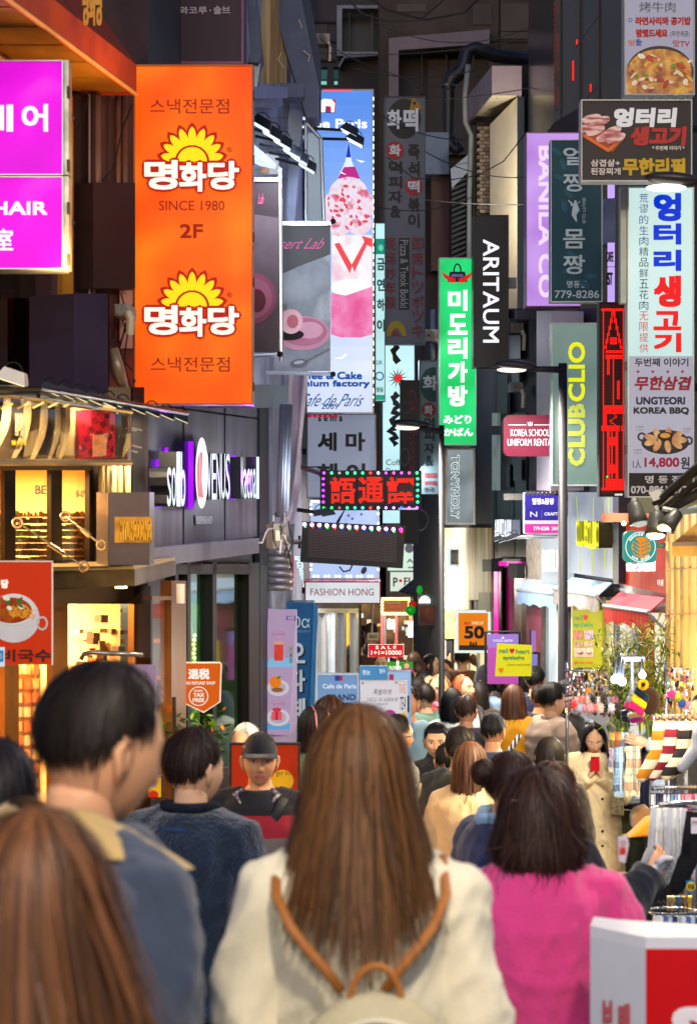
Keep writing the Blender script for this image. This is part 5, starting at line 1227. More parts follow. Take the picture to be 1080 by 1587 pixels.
 def inside(a, b):
  for q in tri:
   n_ = len(q); c_ = False
   for i in range(n_):
    x1_, y1_ = q[i]; x2_, y2_ = q[(i + 1) % n_]
    if (y1_ > b) != (y2_ > b) and a < (x2_ - x1_) * (b - y1_) / (y2_ - y1_) + x1_: c_ = not c_
   if c_: return True
  return False
 for i in range(50):
  for j in range(13):
   a, b = (i + .5) / 50, (j + .5) / 13
   if inside(a, b):
    px_, py_ = 906 - (1 - b) * 26 if False else 880 + (1 - b) * 26, 722 - a * 96
    m.quad(*[pl.at(px_ + dx, py_ + dy, .006) for dx, dy in ((-.75, .75), (.75, .75), (.75, -.75), (-.75, -.75))])
 m.build('dotted_lettering', E('e8ec10', 1.0), t, kind='stuff')
 bracket(t, [pl.at(926, 520, -.1), P(960, 520, 17.0)], .02)
 # red LED vertical strip
 t, pl = signbox('led_sign', 'tall narrow red dot LED sign between the grey green and white signs', (928, 468, 970, 770), 15.0, D('1c0406', .5), BLK, th=.14, fw=1)
 m = MB(); off = MB()
 W_, H_ = 17, 132
 def led(i, j):
  x, y = i, j / H_ * 302
  if i in (1, 15) and 2 < j < 129: return True
  if j in (3, 4) or (j in (127, 128)): return True
  if 8 < y < 70 and abs(abs(i - 8) - (y - 8) * .09) < .8: return True
  if 52 < y < 62 and 5 < i < 11: return True
  if 70 < y < 86 and (2 < i < 15) and (int(y) % 8 < 5): return True
  if 86 < y < 165 and (i == 8 or (i in (4, 5) and y < 110) or (i in (11, 12) and 120 < y < 150)): return True
  if 160 < y < 172 and i > 1: return True
  if 172 < y < 190 and (i in (2, 3) or abs(i - 8 - math.sin(y * .4) * 2) < .8): return True
  if 190 < y < 200: return i not in (13,)
  if 200 < y < 290: return i in (4, 5, 7, 10, 11) or (int(y / 14) % 3 == 0 and 4 < i < 11) or (y > 275 and i > 2)
  return False
 for j in range(H_):
  for i in range(W_):
   x = 931.5 + i * 2.2; y = 471.5 + j * 2.24
   (m if led(i, j) else off).quad(*[pl.at(x + dx, y + dy, .004) for dx, dy in ((0, 1.5), (1.5, 1.5), (1.5, 0), (0, 0))])
 m.build('led_dots', E('ff1810', 2.2), t, kind='stuff'); off.build('unlit_dots', D('4a1214', .5), t, kind='stuff')
 ell(pl, 940, 739, 1.6, 1.6, E('20e040', 1.5), t, .01)
 rect(pl, (952, 765, 964, 768), WHT, t, .02, 'maker_plate')
 # dark pork sign
 t, pl = signbox('box_sign', 'dark brown horizontal pork restaurant sign with meat photo', (900, 154, 1072, 281), 12.6, D('241c1c', .5, var=.08), D('b8bcb8', .4), th=.14, fw=1.8)
 text(pl, '엉터리', (949, 167, 1046, 197), E('f4f0f0', .62), t, .08, .006, shear=.03); text(pl, '생고기', (975, 196, 1061, 226), D('b02420', .5), t, .08, .006, shear=.03)
 text(pl, '* 두번째 이야기 *', (1010, 226, 1060, 233), D('d8d4d4', .5), t, .02); text(pl, '삼겹살+', (915, 247, 960, 258), D('d8d4d4', .5), t, .03); text(pl, '된장찌개', (915, 260, 961, 271), D('d8d4d4', .5), t, .03); text(pl, '무한리필', (964, 245, 1062, 272), D('c0a010', .5), t, .06)
 poly(pl, [(903, 208), (948, 236), (968, 214), (960, 204), (930, 200)], D('a04018', .5), t, .004); poly(pl, [(903, 212), (942, 236), (966, 214), (965, 210), (942, 230), (903, 206)], D('d86820', .5), t, .006)
 mt = NOISY('9a4044', 'e0c8c4', 'c88888', scale=9, rough=.5, stretch=(1, 1, 4), lo=.4, hi=.58)
 for k, (x, y, a_) in enumerate(((912, 196, -25), (922, 202, -22), (930, 188, -20), (938, 212, -20), (948, 204, -25), (954, 214, -22), (916, 184, -15))): ell(pl, x, y, 16, 7, mt, t, .008 + .0015 * k, rot=a_, n=12, name='meat_print')
 bracket(t, [pl.at(1068, 200, -.06), P(1110, 200, 13.2)], .025);
 # top poster
 t, pl = signbox('box_sign', 'white sign with a photo of a stew pot at the top right corner', (967, -60, 1076, 147), 12.9, E('b8b4c8', .62, .06), D('a8aca8', .4), th=.14, fw=1.6)
 text(pl, '烤牛肉', (990, 3, 1046, 19), D('403c44', .5), t, 0); rd = D('a8201c', .5)
 text(pl, '라면사리와 공기밥', (984, 26, 1070, 39), rd, t, .07); text(pl, '맘껏드세요', (985, 45, 1034, 58), rd, t, .08); text(pl, '(무한제공)', (1038, 48, 1068, 58), D('383438', .5), t, .01); ring(pl, 976, 31, 3.4, 1.4, E('3880a8', .6), t)
 text(pl, '맛', (973, 62, 984, 71), D('c86818', .5), t, .05); text(pl, '있는', (985, 60, 994, 71), D('2848a0', .5), t, .05); text(pl, '맛TV', (1042, 62, 1068, 73), rd, t, .02)
 poly(pl, [p for p in epts(1022, 112, 52, 41, 40) if p[1] < 146] , D('3c3024', .4), t, .004)
 poly(pl, [(970, 145), (970, 100)] + epts(1022, 108, 49, 32, 20, 190, 350) + [(1074, 145)], NOISY('7a2c14', 'e0b040', 'b87828', scale=12, rough=.4, lo=.35, hi=.62), t, .006)
 for k in range(46):
  x, y = random.uniform(974, 1070), random.uniform(84, 143)
  c_ = random.choice(['e8d8b0', 'c8402c', '6a9830', 'e8b848', 'f0e8d0', 'a83c28', 'd88838'])
  ell(pl, x, y, random.uniform(2, 9), random.uniform(1.5, 4), D(c_, .4), t, .009 + .0004 * k, rot=random.uniform(-70, 70), n=9)
 m = MB(); [m.slab(FR(13), (1000 + k * 12, 147, 1003 + k * 12, 156), 0, .05) for k in range(6)]; m.build('bracket', D('909490', .4, .5), t)
 # tall white BBQ sign
 t, pl = signbox('lightbox_sign', 'tall glowing white barbecue sign with blue and red brush letters at right', (972, 289, 1075, 771), 13.6, E('c8e8e4', .95, .07, 1.5, 'd8f0ee'), D('b8c4c0', .35, .3), th=.16, fw=2)
 rect(pl, (974, 552, 1073, 733), E('b8b4c4', .8, .06), t, .0012); rect(pl, (974, 733, 1073, 769), D('18181e', .5), t, .002)
 bl = E('0038e0', .85); rd = E('f01418', .95)
 for ch, y0, y1, c_ in (('엉', 299, 343, bl), ('터', 346, 379, bl), ('리', 387, 420, bl), ('생', 427, 476, rd), ('고', 482, 512, rd), ('기', 516, 546, rd)): text(pl, ch, (1012, y0, 1055, y1), c_, t, .07, .006)
 for ch, k in zip('荒谬的生肉精品鲜五花肉无限提供', range(15)):
  text(pl, ch, (990, 300 + k * 16.6, 1004, 314 + k * 16.6), (E('2048a0', .6) if k < 5 else E('104848', .5) if k < 11 else E('d82c30', .9)), t, .0)
 text(pl, '두번째 이야기', (983, 555, 1066, 568), D('202428', .5), t, .03); rdd = D('a01c30', .5)
 for x in (988, 1011, 1034, 1057): star(pl, x, 576, 3.4, rdd, t)
 text(pl, '무한삼겹', (981, 583, 1067, 605), rdd, t, .05, .006, shear=.05); text(pl, 'UNGTEORI', (985, 615, 1061, 627), D('181c48', .5), t, .07); text(pl, 'KOREA BBQ', (981, 631, 1067, 643), D('202024', .5), t, .07)
 ell(pl, 1030, 686, 37, 18, D('221c2a', .4), t, .004); ell(pl, 1030, 682, 35, 16, D('382c38', .4), t, .006)
 for sx in (-1, 1): ring(pl, 1030 + sx * 36, 680 - sx * -3, 7, 3, D('221c2a', .4), t, .005)
 ml = NOISY('c87838', 'f0d8a8', 'e0a868', scale=9, rough=.4)
 for k in range(9): a_ = k * .7; ell(pl, 1030 + 24 * math.cos(a_), 682 + 10 * math.sin(a_), 10, 5, ml, t, .009 + .001 * k, rot=k * 40, n=12)
 ell(pl, 1030, 676, 12, 7, D('181418', .4), t, .02); ell(pl, 1030, 675, 8, 4, D('f0b030', .4), t, .022)
 for x, y in ((985, 660), (1058, 663), (982, 696)): text(pl, '두번째', (x, y, x + 11, y + 3.5), D('383438', .5), t, 0); text(pl, '이야기', (x, y + 5, x + 11, y + 8), D('383438', .5), t, 0)
 text(pl, '1人', (980, 712, 993, 726), D('202428', .5), t, .01); text(pl, '14,800', (998, 709, 1052, 726), E('a82040', .7), t, .05); text(pl, '원', (1054, 708, 1068, 727), D('202428', .5), t, .03)
 gw = D('d0d0d8', .5); text(pl, '명 동 점', (999, 737, 1054, 749), gw, t, .03); text(pl, '070-8861-6734', (977, 753, 1072, 765), gw, t, .05)
 MB().slab(pl, (961, 289, 971, 470), -.03, .1).build('side_rail', D('8c9490', .4, .4), t); bracket(t, [pl.at(1070, 600, -.1), P(1120, 600, 14.3)], .03)
 for y in (560, 690): MB().slab(pl, (969, y, 972, y + 14), .02, .05).build('hinge', D('606468', .5), t)
 # uniform rental plaque
 t = thing('plaque_sign', 'rounded maroon school uniform rental sign behind the lamp post', 'sign', P(820, 707, 17.6)); pl = FR(17.6)
 pts = []
 for (cx_, cy_, a0) in ((870, 653, 270), (870, 697, 0), (790, 697, 90), (790, 653, 180)): pts += [(cx_ + 10 * math.cos(R(a0 + q)), cy_ + 10 * math.sin(R(a0 + q))) for q in (0, 30, 60, 90)]
 MB().solid([pl.at(x, y, 0) for x, y in pts], (0, .14, 0)).build('box', E('8c2448', .6), t)
 wh = E('f4f4ff', 1.2); text(pl, 'KOREA SCHOOL', (791, 665, 851, 676), wh, t, .0); text(pl, 'UNIFORM RENTAL', (786, 680, 858, 691), wh, t, .0)
 poly(pl, [(817, 653), (819, 657), (821, 653), (823, 657), (825, 653), (824, 660), (818, 660)], wh, t)
 for x0, x1 in ((787, 815), (827, 855)): rect(pl, (x0, 658, x1, 659), wh, t, .005)
 bracket(t, [pl.at(870, 675, -.07), P(900, 675, 18.4)], .02)
 # purple sign with lamps
 t, pl = signbox('lightbox_sign', 'small purple and pink beauty sign with black floodlights along its top', (812, 763, 868, 827), 17.8, E('3c30b0', .85, .08), D('8080a0', .4), th=.15, fw=1)
 rect(pl, (813, 808, 867, 826), E('e83ca8', .95), t, .002); rect(pl, (813, 806.5, 867, 812), E('f0e8f8', .9), t, .003); text(pl, '얼짱&몸짱', (824, 772, 858, 782), E('f4f4ff', 1), t, .04)
 text(pl, 'N', (821, 793, 832, 801), E('f4f4ff', .9), t, .02); text(pl, 'CRAFT', (843, 794, 864, 799), E('f4f4ff', .9), t, .07); text(pl, '779-8286', (826, 816, 851, 822), E('fff0ff', 1), t, .05); text(pl, '24H', (854, 816, 864, 822), E('fff0ff', 1), t, .05); rect(pl, (838.5, 790, 839.2, 803), E('8880d0', .8), t, .004)
 for k in range(8): x = 817 + k * 6.5; MB().hexa([P(x - 3, 760, 17.6), P(x + 2, 761, 17.6), P(x + 3, 768, 17.5), P(x - 1, 768, 17.5)], [P(x - 3, 760, 17.7), P(x + 2, 761, 17.7), P(x + 3, 768, 17.7), P(x - 1, 768, 17.7)]).build('lamp_head', BLK, t)
 for (ax, ay, bx_, by_) in ((768, 832, 880, 830), (768, 834, 860, 833)): MB().tube([P(ax, ay, 17.6), P(bx_, by_, 18)], .012, 6).build('arm', D('d8d8dc', .3, .5), t)
 for x, y in ((771, 834), (778, 836), (790, 833), (797, 830)): flood(t, x, y, 17.6, -20, 'f0f8ff', 1.0)
 # slim glowing letters on the black facade
 t = thing('raised_letters', 'white glowing slim letters on the black facade above the pink doorway', 'sign', RW.at(778, 838, .15))
 for k, ch in enumerate('ARITAUM'): text(RW, ch, (766 + k * 3.7, 805, 769.3 + k * 3.7, 836), [E('f0f8ff', 1.5), D('8890a0')], t, .03, .15, depth=.1, name='raised_letter')
 # saem round sign
 t = thing('round_logo_sign', 'teal rounded square sign with orange leaf circle over the red shop', 'sign', P(992, 872, 14.9)); pl = FR(14.9)
 pts = []
 for (cx_, cy_, a0) in ((1008, 832, 270), (1008, 863, 0), (976, 863, 90), (976, 832, 180)): pts += [(cx_ + 9 * math.cos(R(a0 + q)), cy_ + 9 * math.sin(R(a0 + q))) for q in (0, 22, 45, 68, 90)]
 MB().solid([pl.at(x, y, 0) for x, y in pts], (0, .12, 0)).build('box', E('2c9c90', .8), t)
 wh = E('f4fff8', .95); ring(pl, 992, 847.5, 23.5, 1.3, wh, t); ell(pl, 993, 848, 15, 16, E('f08c18', .9), t, .005)
 m = MB()
 for k in range(4):
  y = 838 + k * 6
  m.ngon([pl.at(x, yy, .010) for x, yy in ((993, y + 4), (1004, y - 1), (1008, y), (1000, y + 3), (993, y + 6))]); m.ngon([pl.at(x, yy, .010) for x, yy in ((991, y + 4), (982, y - 4), (979, y - 2), (984, y + 3), (991, y + 6))])
 m.build('leaf_vein', E('2c9c90', .8), t)
 def arc_text(s_, r_, a0, a1, flip=False):
  m = MB(); n = len(s_)
  for i, ch in enumerate(s_):
   if ch == ' ': continue
   a = R(a0 + (a1 - a0) * (i + .5) / n); v, f_ = glyphs(ch, .04); o = []
   for u, w_ in v:
    lx, ly = (u - .5) * 3.4, (w_ - .5) * 4.6 * (.8 if ch.islower() else 1)
    rr = r_ + (ly if not flip else -ly); aa = a + (lx / r_ if not flip else -lx / r_)
    o.append(pl.at(992 + rr * math.sin(aa), 847.5 - rr * math.cos(aa), .008))
   m.add(o, f_)
  m.build('lettering', wh, t)
 arc_text('global eco', 19.3, -62, 62); arc_text('the SAEM', 19.3, 225, 135, True)
 bracket(t, [P(1016, 846, 14.95), P(1036, 846, 15.6)], .02, D('3c8c98', .4))
 # ---- centre-left LED boards
 t, pl = signbox('led_sign', 'black LED board showing red characters inside a rim of coloured bulbs', (496, 729, 653, 791), 16.4, D('1c1418', .5), BLK, th=.12, fw=2)
 chars = MB(); dim = MB()
 NX, NY = 62, 21
 for (ch, gx0, gx1) in (('語', 2, 20), ('通', 22, 40), ('譯', 42, 61)):
  v, f_ = glyphs(ch, .028); tr = [np.array([v[i] for i in q]) for q in f_]
  for i in range(gx0, gx1):
   for j in range(1, 19):
    a, b = (i - gx0 + .5) / (gx1 - gx0), 1 - (j - 1 + .5) / 18; on = False
    for q in tr:
     n_ = len(q); c_ = False
     for k in range(n_):
      x1_, y1_ = q[k]; x2_, y2_ = q[(k + 1) % n_]
      if (y1_ > b) != (y2_ > b) and a < (x2_ - x1_) * (b - y1_) / (y2_ - y1_) + x1_: c_ = not c_
     if c_: on = True; break
    x = 507 + i * 2.2; y = 737 + j * 2.3
    (chars if on else dim).quad(*[pl.at(x + dx, y + dy, .004) for dx, dy in ((0, 1.7), (1.7, 1.7), (1.7, 0), (0, 0))])
 chars.build('led_dots', E('ff2a18', 1.7), t, kind='stuff'); dim.build('unlit_dots', D('5a3030', .5), t, kind='stuff')
 cols = ['c040ff', '30ff60', 'ff30a0', '3060ff', 'ff3020', '20e0c0', 'e040ff']
 proto = {}
 def bulb(parent, px_, py_, d_, c_, r_=.011, st=5):
  key = (c_, round(r_, 4), st)
  loc = P(px_, py_, d_)
  if key not in proto:
   o = MB().ball(Vector((0, 0, 0)), r_, 8, 6).build('led_bulb', E(c_, st), parent)
   # re-centre mesh so copies can share it
   off = POS[parent]
   for vv in o.data.vertices: vv.co += off
   proto[key] = o.data; o.location = loc - off
  else:
   o = bpy.data.objects.new('led_bulb', proto[key]); COL.objects.link(o); o.parent = parent; o.location = loc - POS[parent]
  return o
 for k in range(13):
  x = 502 + k * 12; bulb(t, x, 733, 16.36, ('c040ff', '30ff80', '606060', '30ff80', '30ff80', '30ff80', 'ff3020', 'e8e0ff', 'c040ff', 'ff40b0', 'c040ff', 'ff40b0', '30ff80')[k]); bulb(t, x, 787, 16.36, ('30ff80', '30ff80', '604040', '30ff80', '30e0a0', '40e0ff', 'ff3020', 'e8e0ff', 'c080ff', 'c080ff', '3060ff', 'e060ff', 'e060ff')[k])
 for k in range(5):
  y = 742 + k * 9; bulb(t, 501, y, 16.36, 'c030ff'); bulb(t, 647, y, 16.36, '20e890')
 bracket(t, [pl.at(500, 735, -.08), V2.at(462, 722, .1)], .02); rect(pl, (617, 787, 645, 790), WHT, t, .02, 'maker_plate')
 t = thing('led_sign', 'blank dark LED board with a row of rainbow bulbs along the top', 'sign', P(545, 882, 15.6))
 q = [(466, 880 - 10), (625, 881), (628, 817), (468, 807)]; pl = FR(15.6); q = [(465, 871), (624, 881), (628, 816), (469, 808)]
 MB().solid([pl.at(x, y, 0) for x, y in q], (0, .14, 0)).build('case', D('16161c', .4), t)
 MB().solid([pl.at(x, y, .003) for x, y in ((475, 863), (612, 872), (615, 826), (478, 818))], (0, .002, 0)).build('led_panel', D('241e22', .5), t)
 m = MB()
 for j in range(18):
  for i in range(52):
   u, v_ = (i + .5) / 52, (j + .5) / 18; x = 477 + 137 * u; y = 819 + 8 * u + 44 * v_
   m.quad(*[pl.at(x + dx, y + dy, .006) for dx, dy in ((0, 1.1), (1.1, 1.1), (1.1, 0), (0, 0))])
 m.build('unlit_dots', D('6c5c58', .5), t, kind='stuff')
 for k in range(14):
  f1 = k / 13; bulb(t, 472 + 149 * f1, 812.5 + 8.5 * f1, 15.55, ('ffc8ff', 'f0a0ff', 'ffd8e0', 'ffe0d0', 'e8a0ff', 'd8ffe0', 'd0a0ff', 'ffe0ff', 'ffb0e0', 'c0a0ff', 'd8ffff', 'e0a0ff', 'ffb0ff', 'ff20b0')[k], .014, 8)
  bulb(t, 473 + 149 * f1, 816 + 8.5 * f1, 15.55, ('30ff60', 'ff4020', '3040ff')[k % 3], .009, 3)
 m = MB(); m.hexa([P(462, 830, 15.6), P(466, 830, 15.6), P(466, 850, 15.6), P(462, 850, 15.6)], [P(462, 830, 15.7), P(466, 830, 15.7), P(466, 850, 15.7), P(462, 850, 15.7)]); m.build('bracket', BLK, t)
 bracket(t, [P(464, 840, 15.65), V2.at(448, 840, .2)], .02)
 fa = thing('small_floodlights', 'black arm with two small floodlights between the LED boards', 'light bar', P(470, 798, 15.4))
 MB().tube([P(440, 787, 15.7), P(490, 794, 15.3)], .016, 6).build('arm', BLK, fa); flood(fa, 497, 794, 15.2, -10, 'd8e8f8', 1.3, False); flood(fa, 509, 795, 15.2, -10, 'd8e8f8', 1.2, False)
 # star board
 t, pl = signbox('lightbox_sign', 'white lit board with dark stars and leaf drawings behind the LED boards', (480, 776, 588, 897), 17.8, E('b4c8f4', .95, .06), D('9098b0', .4), th=.15, fw=1.2)
 m = MB()
 for x, y in ((540, 799), (546, 804), (560, 797), (537, 812), (505, 788)): star(pl, x, y, 3, None, t, .006, 6, .4, mb=m)
 m.build('print', D('283468', .5), t)
 MB().tube([pl.at(x, y, .01) for x, y in ((534, 790), (524, 808), (518, 824))], [(.004, .002), (.012, .002), (.02, .002)], 6, side=(1, 0, 0)).build('print', D('182038', .5), t)
 ell(pl, 564, 884, 4, 6, D('182038', .5), t, .006, rot=30); MB().tube([pl.at(x, y, .01) for x, y in ((526, 878), (532, 886), (542, 884), (546, 876))], .008, 5).build('print', D('182038', .5), t)
 for x in (482, 586):
  for k in range(16):
   if k % 4 != 3: bulb(t, x, 782 + k * 7.2, 17.7, 'd8ffff', .011, 4)
 for k in range(18):
  if k % 3 != 2: bulb(t, 487 + k * 5.6, 893, 17.7, 'e8ffff', .011, 4)
 for k in range(5): bulb(t, 483 + k * 2.6, 777, 17.7, 'd8ffff', .011, 4)
 # FASHION HONG
 t, pl = signbox('lightbox_sign', 'white lit fashion sign with thin red letters and dark red frame', (472, 901, 590, 936), 17.3, E('dce4ec', .88, .12, 2, 'f4fafc'), D('802030', .4), th=.5, fw=1.8)
 text(pl, 'FASHION HONG', (481, 912, 579, 923), E('a81c34', .6), t, .0)
 bracket(t, [pl.at(476, 915, -.3), V2.at(468, 915)], .03)
 # street lamps
 def street_lamp(label, px_, d_, y_top, x_head, y_head, th=.075, extra=None, y_arm=None, hs=.75):
  base = Vector((P(px_, 0, d_).x, d_, gz(d_))); t = thing('street_lamp', label, 'street lamp', base, 'street lamps with black posts')
  zt = P(px_, y_top, d_).z; x = base.x
  MB().tube([(x, d_, base.z), (x, d_, base.z + .9), (x, d_, base.z + .95), (x, d_, zt)], [.10 * th / .075, .10 * th / .075, th * .62, th * .5], 12).build('post', D('1c1c22', .55, .2), t, True)
  ya = y_arm if y_arm is not None else y_top + 10
  e = P(x_head, y_head, d_); s_ = P(px_, ya, d_)
  MB().tube([s_, s_.lerp(e, .85) + Vector((0, 0, .0))], [(.05, .03), (.03, .02)], 8).build('arm', D('1c1c22', .55, .2), t, True)
  sx = -1 if x_head < px_ else 1
  m = MB(); m.ball(e + Vector((sx * -.02, 0, .03)), (.24 * hs, .13 * hs, .055 * hs), 20, 10, M=Matrix.Rotation(R(4 * -sx), 3, 'Y')); m.build('lamp_head', D('2c2a2e', .4, .3), t, True)
  m = MB(); m.ball(e + Vector((sx * .01, 0, -.012)), (.17 * hs, .09 * hs, .03 * hs), 16, 8); m.build('lens', E('fff4e0', 3 if extra else 1.6), t, True)
  lamp('street_lamp_light', 'SPOT', e + Vector((0, 0, -.08)), extra or 420, (1, .90, .74), .12, (0, 0, 0), t, 150)
  return t
 street_lamp('black street lamp post in front of the grey green vertical sign', 871.5, 17.0, 563, 795, 571, .072)
 street_lamp('black street lamp post in front of the green bag sign', 684, 18.4, 659, 634, 661, .048, hs=.7)
 street_lamp('near street lamp with lit wide head over the white barbecue sign', 1160, 9.4, 262, 1035, 287, .07, 150, hs=.55)
 for x_, y_, e_ in ((1.7, .4, 480), (-1.6, -1.6, 380), (3.3, 6.2, 330)):      # unseen street lamps, added out of view to brighten the near crowd and stall
  b_ = Vector((x_, y_, gz(y_))); t = thing('street_lamp', 'street lamp %s' % ('beside the viewer on the right pavement' if x_ == 1.7 else 'beside the viewer on the left pavement' if x_ < 0 else 'right of the sock racks, just ahead of the viewer'), 'street lamp', b_, 'street lamps with black posts'); h_ = b_.z + 4.6; sx = -1 if x_ > 0 else 1
  MB().tube([b_, b_ + Vector((0, 0, 4.6))], .05, 10).build('post', D('1c1c22', .55, .2), t, True); MB().tube([(x_, y_, h_), (x_ + sx * .8, y_, h_ + .05)], .03, 8).build('arm', D('1c1c22', .55, .2), t)
  MB().ball((x_ + sx * .95, y_, h_ + .05), (.24, .13, .055), 20, 10).build('lamp_head', D('2c2a2e', .4, .3), t, True); MB().ball((x_ + sx * .95, y_, h_), (.17, .09, .03), 16, 8).build('lens', E('fff4e0', 7), t, True)
  lamp('street_lamp_light', 'POINT', (x_ + sx * .95, y_, h_ - .08), e_, (1, .86, .68), .15, (0, 0, 0), t, 160)
 # bracket signs at the end of lane
 for (nm, lb, r_, d_, face, txt) in (
  ('lightbox_sign', 'small pale sign with dark letters and round grey photo above the shop awning', (600, 843, 664, 885), 30, E('dcf4e0', .95, .06), (('AH', (630, 866, 650, 872), '303830'), ('명동점', (632, 878, 645, 881), '303830'))),
  ('lightbox_sign', 'small cream sign reading P FU below the AH sign', (604, 886, 652, 917), 29, E('e4f0e0', .9, .06), (('P', (609, 895, 616, 909), '283028'), ('FU', (626, 895, 643, 907), '283028')))):
  t, pl = signbox(nm, lb, r_, d_, face, D('90a098', .4), th=.2, fw=.8)
  for s_, q, c_ in txt: text(pl, s_, q, D(c_, .5), t, .03)
  if r_[1] == 843: ell(pl, 634, 850, 7, 7, D('a0a0b0', .5), t, .004)
  else: ell(pl, 620.5, 900, 2.6, 2.6, E('e02020', 1), t, .004)
 t, pl = signbox('lightbox_sign', 'narrow white edge lit sign with rainbow print left of the lamp post', (663, 830, 682, 922), 27, E('e8f8f0', .9, .08), D('90a098', .4), th=.2, fw=.8)
 for k, c_ in enumerate(('e8d048', 'e84830', '48b868', '4890d8')): ell(pl, 668, 845 + k * 12, 3, 6, E(c_, .8), t, .004 + .0004 * k)
 # folded awning
 t = thing('awning', 'small dark striped awning under the P FU sign', 'awning', P(640, 920, 28)); m = MB()
 for k in range(6):
  a, b = k / 6, (k + 1) / 6
  q = [P(618 + 22 * a, 915 + 6 * a, 28), P(618 + 22 * b, 915 + 6 * b, 28), P(655 + 9 * b, 886 + 16 * b, 28.6), P(655 + 9 * a, 886 + 16 * a, 28.6)]
  MB().solid(q, (0, .02, -.02)).build('cloth_strip', D('30303a' if k % 2 else '484c58', .6), t)
 # marquee with bulbs
 t = thing('marquee_sign', 'small marquee sign with yellow bulb border at the end of the lane', 'sign', P(613, 952, 27)); pl = FR(27)
 rect(pl, (592, 928, 634, 951), D('7c4030', .5), t, 0, 'board', th=.15); text(pl, 'DUNK', (597, 931, 622, 936), E('c8a898', .5), t, .06); text(pl, 'COFFEE', (598, 938, 622, 943), E('e06848', .7), t, .06)
 for k in range(11):
  bulb(t, 593 + k * 4, 928, 26.9, 'ffe870', .02, 6); bulb(t, 593 + k * 4, 951, 26.9, 'ffe870', .02, 6)
 for k in range(4): bulb(t, 592, 933 + k * 5, 26.9, 'ffe870', .02, 6); bulb(t, 634, 933 + k * 5, 26.9, 'ffe870', .02, 6)
 for k, (x, y, r_, c_, lb) in enumerate(((636, 946, 8, '10b030', 'green balloon beside the marquee sign'), (639, 937, 6.5, 'e02020', 'red balloon just behind the green one'), (650, 914, 5, '20d040', 'long green balloon above the red one'))):
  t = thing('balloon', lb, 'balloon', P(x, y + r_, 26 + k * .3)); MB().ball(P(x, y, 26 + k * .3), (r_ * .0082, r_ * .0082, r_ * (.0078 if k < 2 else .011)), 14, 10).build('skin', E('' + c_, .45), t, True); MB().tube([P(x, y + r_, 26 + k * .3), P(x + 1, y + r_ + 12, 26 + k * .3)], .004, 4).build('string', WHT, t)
 t, pl = signbox('menu_board', 'dark lit menu board of food photos left of the lamp post', (649, 938, 692, 969), 26, NOISY('3a1c14', 'b0683c', '6c3828', scale=5, rough=.4, glow=.5, lo=.35, hi=.7), BLK, th=.1, fw=1)
 t, pl = signbox('lightbox_sign', 'half moon white lit sign above the food menu board', (648, 921, 688, 937), 26.3, D('30343c', .4), D('50545c', .4), th=.2, fw=.8)
 poly(pl, epts(658, 935, 10, 12, 14, 180, 360), E('e8ffff', 1.2), t, .006)
 # TONYMOLY
 t, pl = signbox('box_sign', 'grey box sign with glowing outlined roman letters reading downward', (690, 694, 736, 813), 21.4, E('90a0a4', .55, .2, 3, 'b8c8cc'), D('a8a094', .4, .3), th=.35, fw=3)
 text(pl, 'TONYMOLY', (699, 706, 711, 803), [BLK, BLK], t, .01, .03, rot=90, depth=.01); text(pl, 'TONYMOLY', (698.4, 705, 711.6, 804), E('f0ffff', 1.3), t, .07, .012, rot=90)
 rect(pl, (682, 700, 690, 812), D('c8c0b0', .4), t, -.05, 'side_face', th=.2)
 t, pl = signbox('box_sign', 'small dark panel with white glow on the cream facade', (698, 852, 714, 875), 24.2, NOISY('2c3034', '6c6c70', scale=9, rough=.3), D('404040', .4), th=.03, fw=.8); rect(pl, (693, 848, 719, 879), E('f0ffff', .8), t, -.04, 'glow_panel')
 # 50 % poster
 t, pl = signbox('sale_poster', 'orange poster with large black 50 in a white frame', (706, 946, 760, 1012), 22.4, E('f08410', .85, .06), E('f0f8f0', .9), th=.05, fw=4, cat='poster')
 text(pl, '50', (719, 970, 750, 990), D('201008', .5), t, .07); text(pl, 'BEST', (719, 964, 729, 968), E('c82810', .8), t, .05); text(pl, 'MAKE UP', (731, 963, 749, 968), E('f4d0b0', .9), t, .05)
 poly(pl, [(728, 993), (731, 996), (736, 996), (738, 993), (739, 1000), (735, 1003), (730, 1003), (727, 1000)], D('201008', .5), t); rect(pl, (711, 1000, 757, 1009), D('302820', .5), t, .003)
 m = MB(); [m.ngon([pl.at(x, y, .008) for x, y in epts(x0, 998, 1.2, 1, 8)]) for x0 in (731, 735.5)]; m.build('print', E('f08410', .85), t)
 # SALE sign
 t = thing('sale_sign', 'small red sale sign with white numbers above the crowd', 'sign', P(597, 1018, 19.5)); pl = FR(19.5)
 rect(pl, (571, 999, 625, 1018), E('e01020', .75), t, 0, 'board', th=.02); rect(pl, (570.5, 998.5, 625.5, 1018.5), WHT, t, -.003, 'rim', th=.01); text(pl, 'S A L E', (582, 1001, 614, 1006), WHT, t, .04); text(pl, '1+1=10000', (575, 1008, 622, 1015), WHT, t, .03)
 MB().tube([P(602, 1018, 19.52), P(603, 1100, 19.52)], .012, 6).build('pole', D('d8d8dc', .4), t)
 t = thing('sale_sign', 'small green and pink cartoonless flyer board below the red sale sign', 'sign', P(620, 1038, 19)); t['label'] = 'small green and pink flyer board below the red sale sign'; pl = FR(19)
 rect(pl, (600, 1026, 640, 1040), E('38a030', .7), t, 0, 'board', th=.02); text(pl, 'FLOWER', (603, 1032, 622, 1038), E('f0ffe0', .9), t, .04); ell(pl, 630, 1032, 4, 4, E('e8b888', .8), t, .005); rect(pl, (600, 1036, 640, 1041), E('e0409c', .6), t, .003); rect(pl, (614, 1024, 618, 1038), WHT, t, .006)
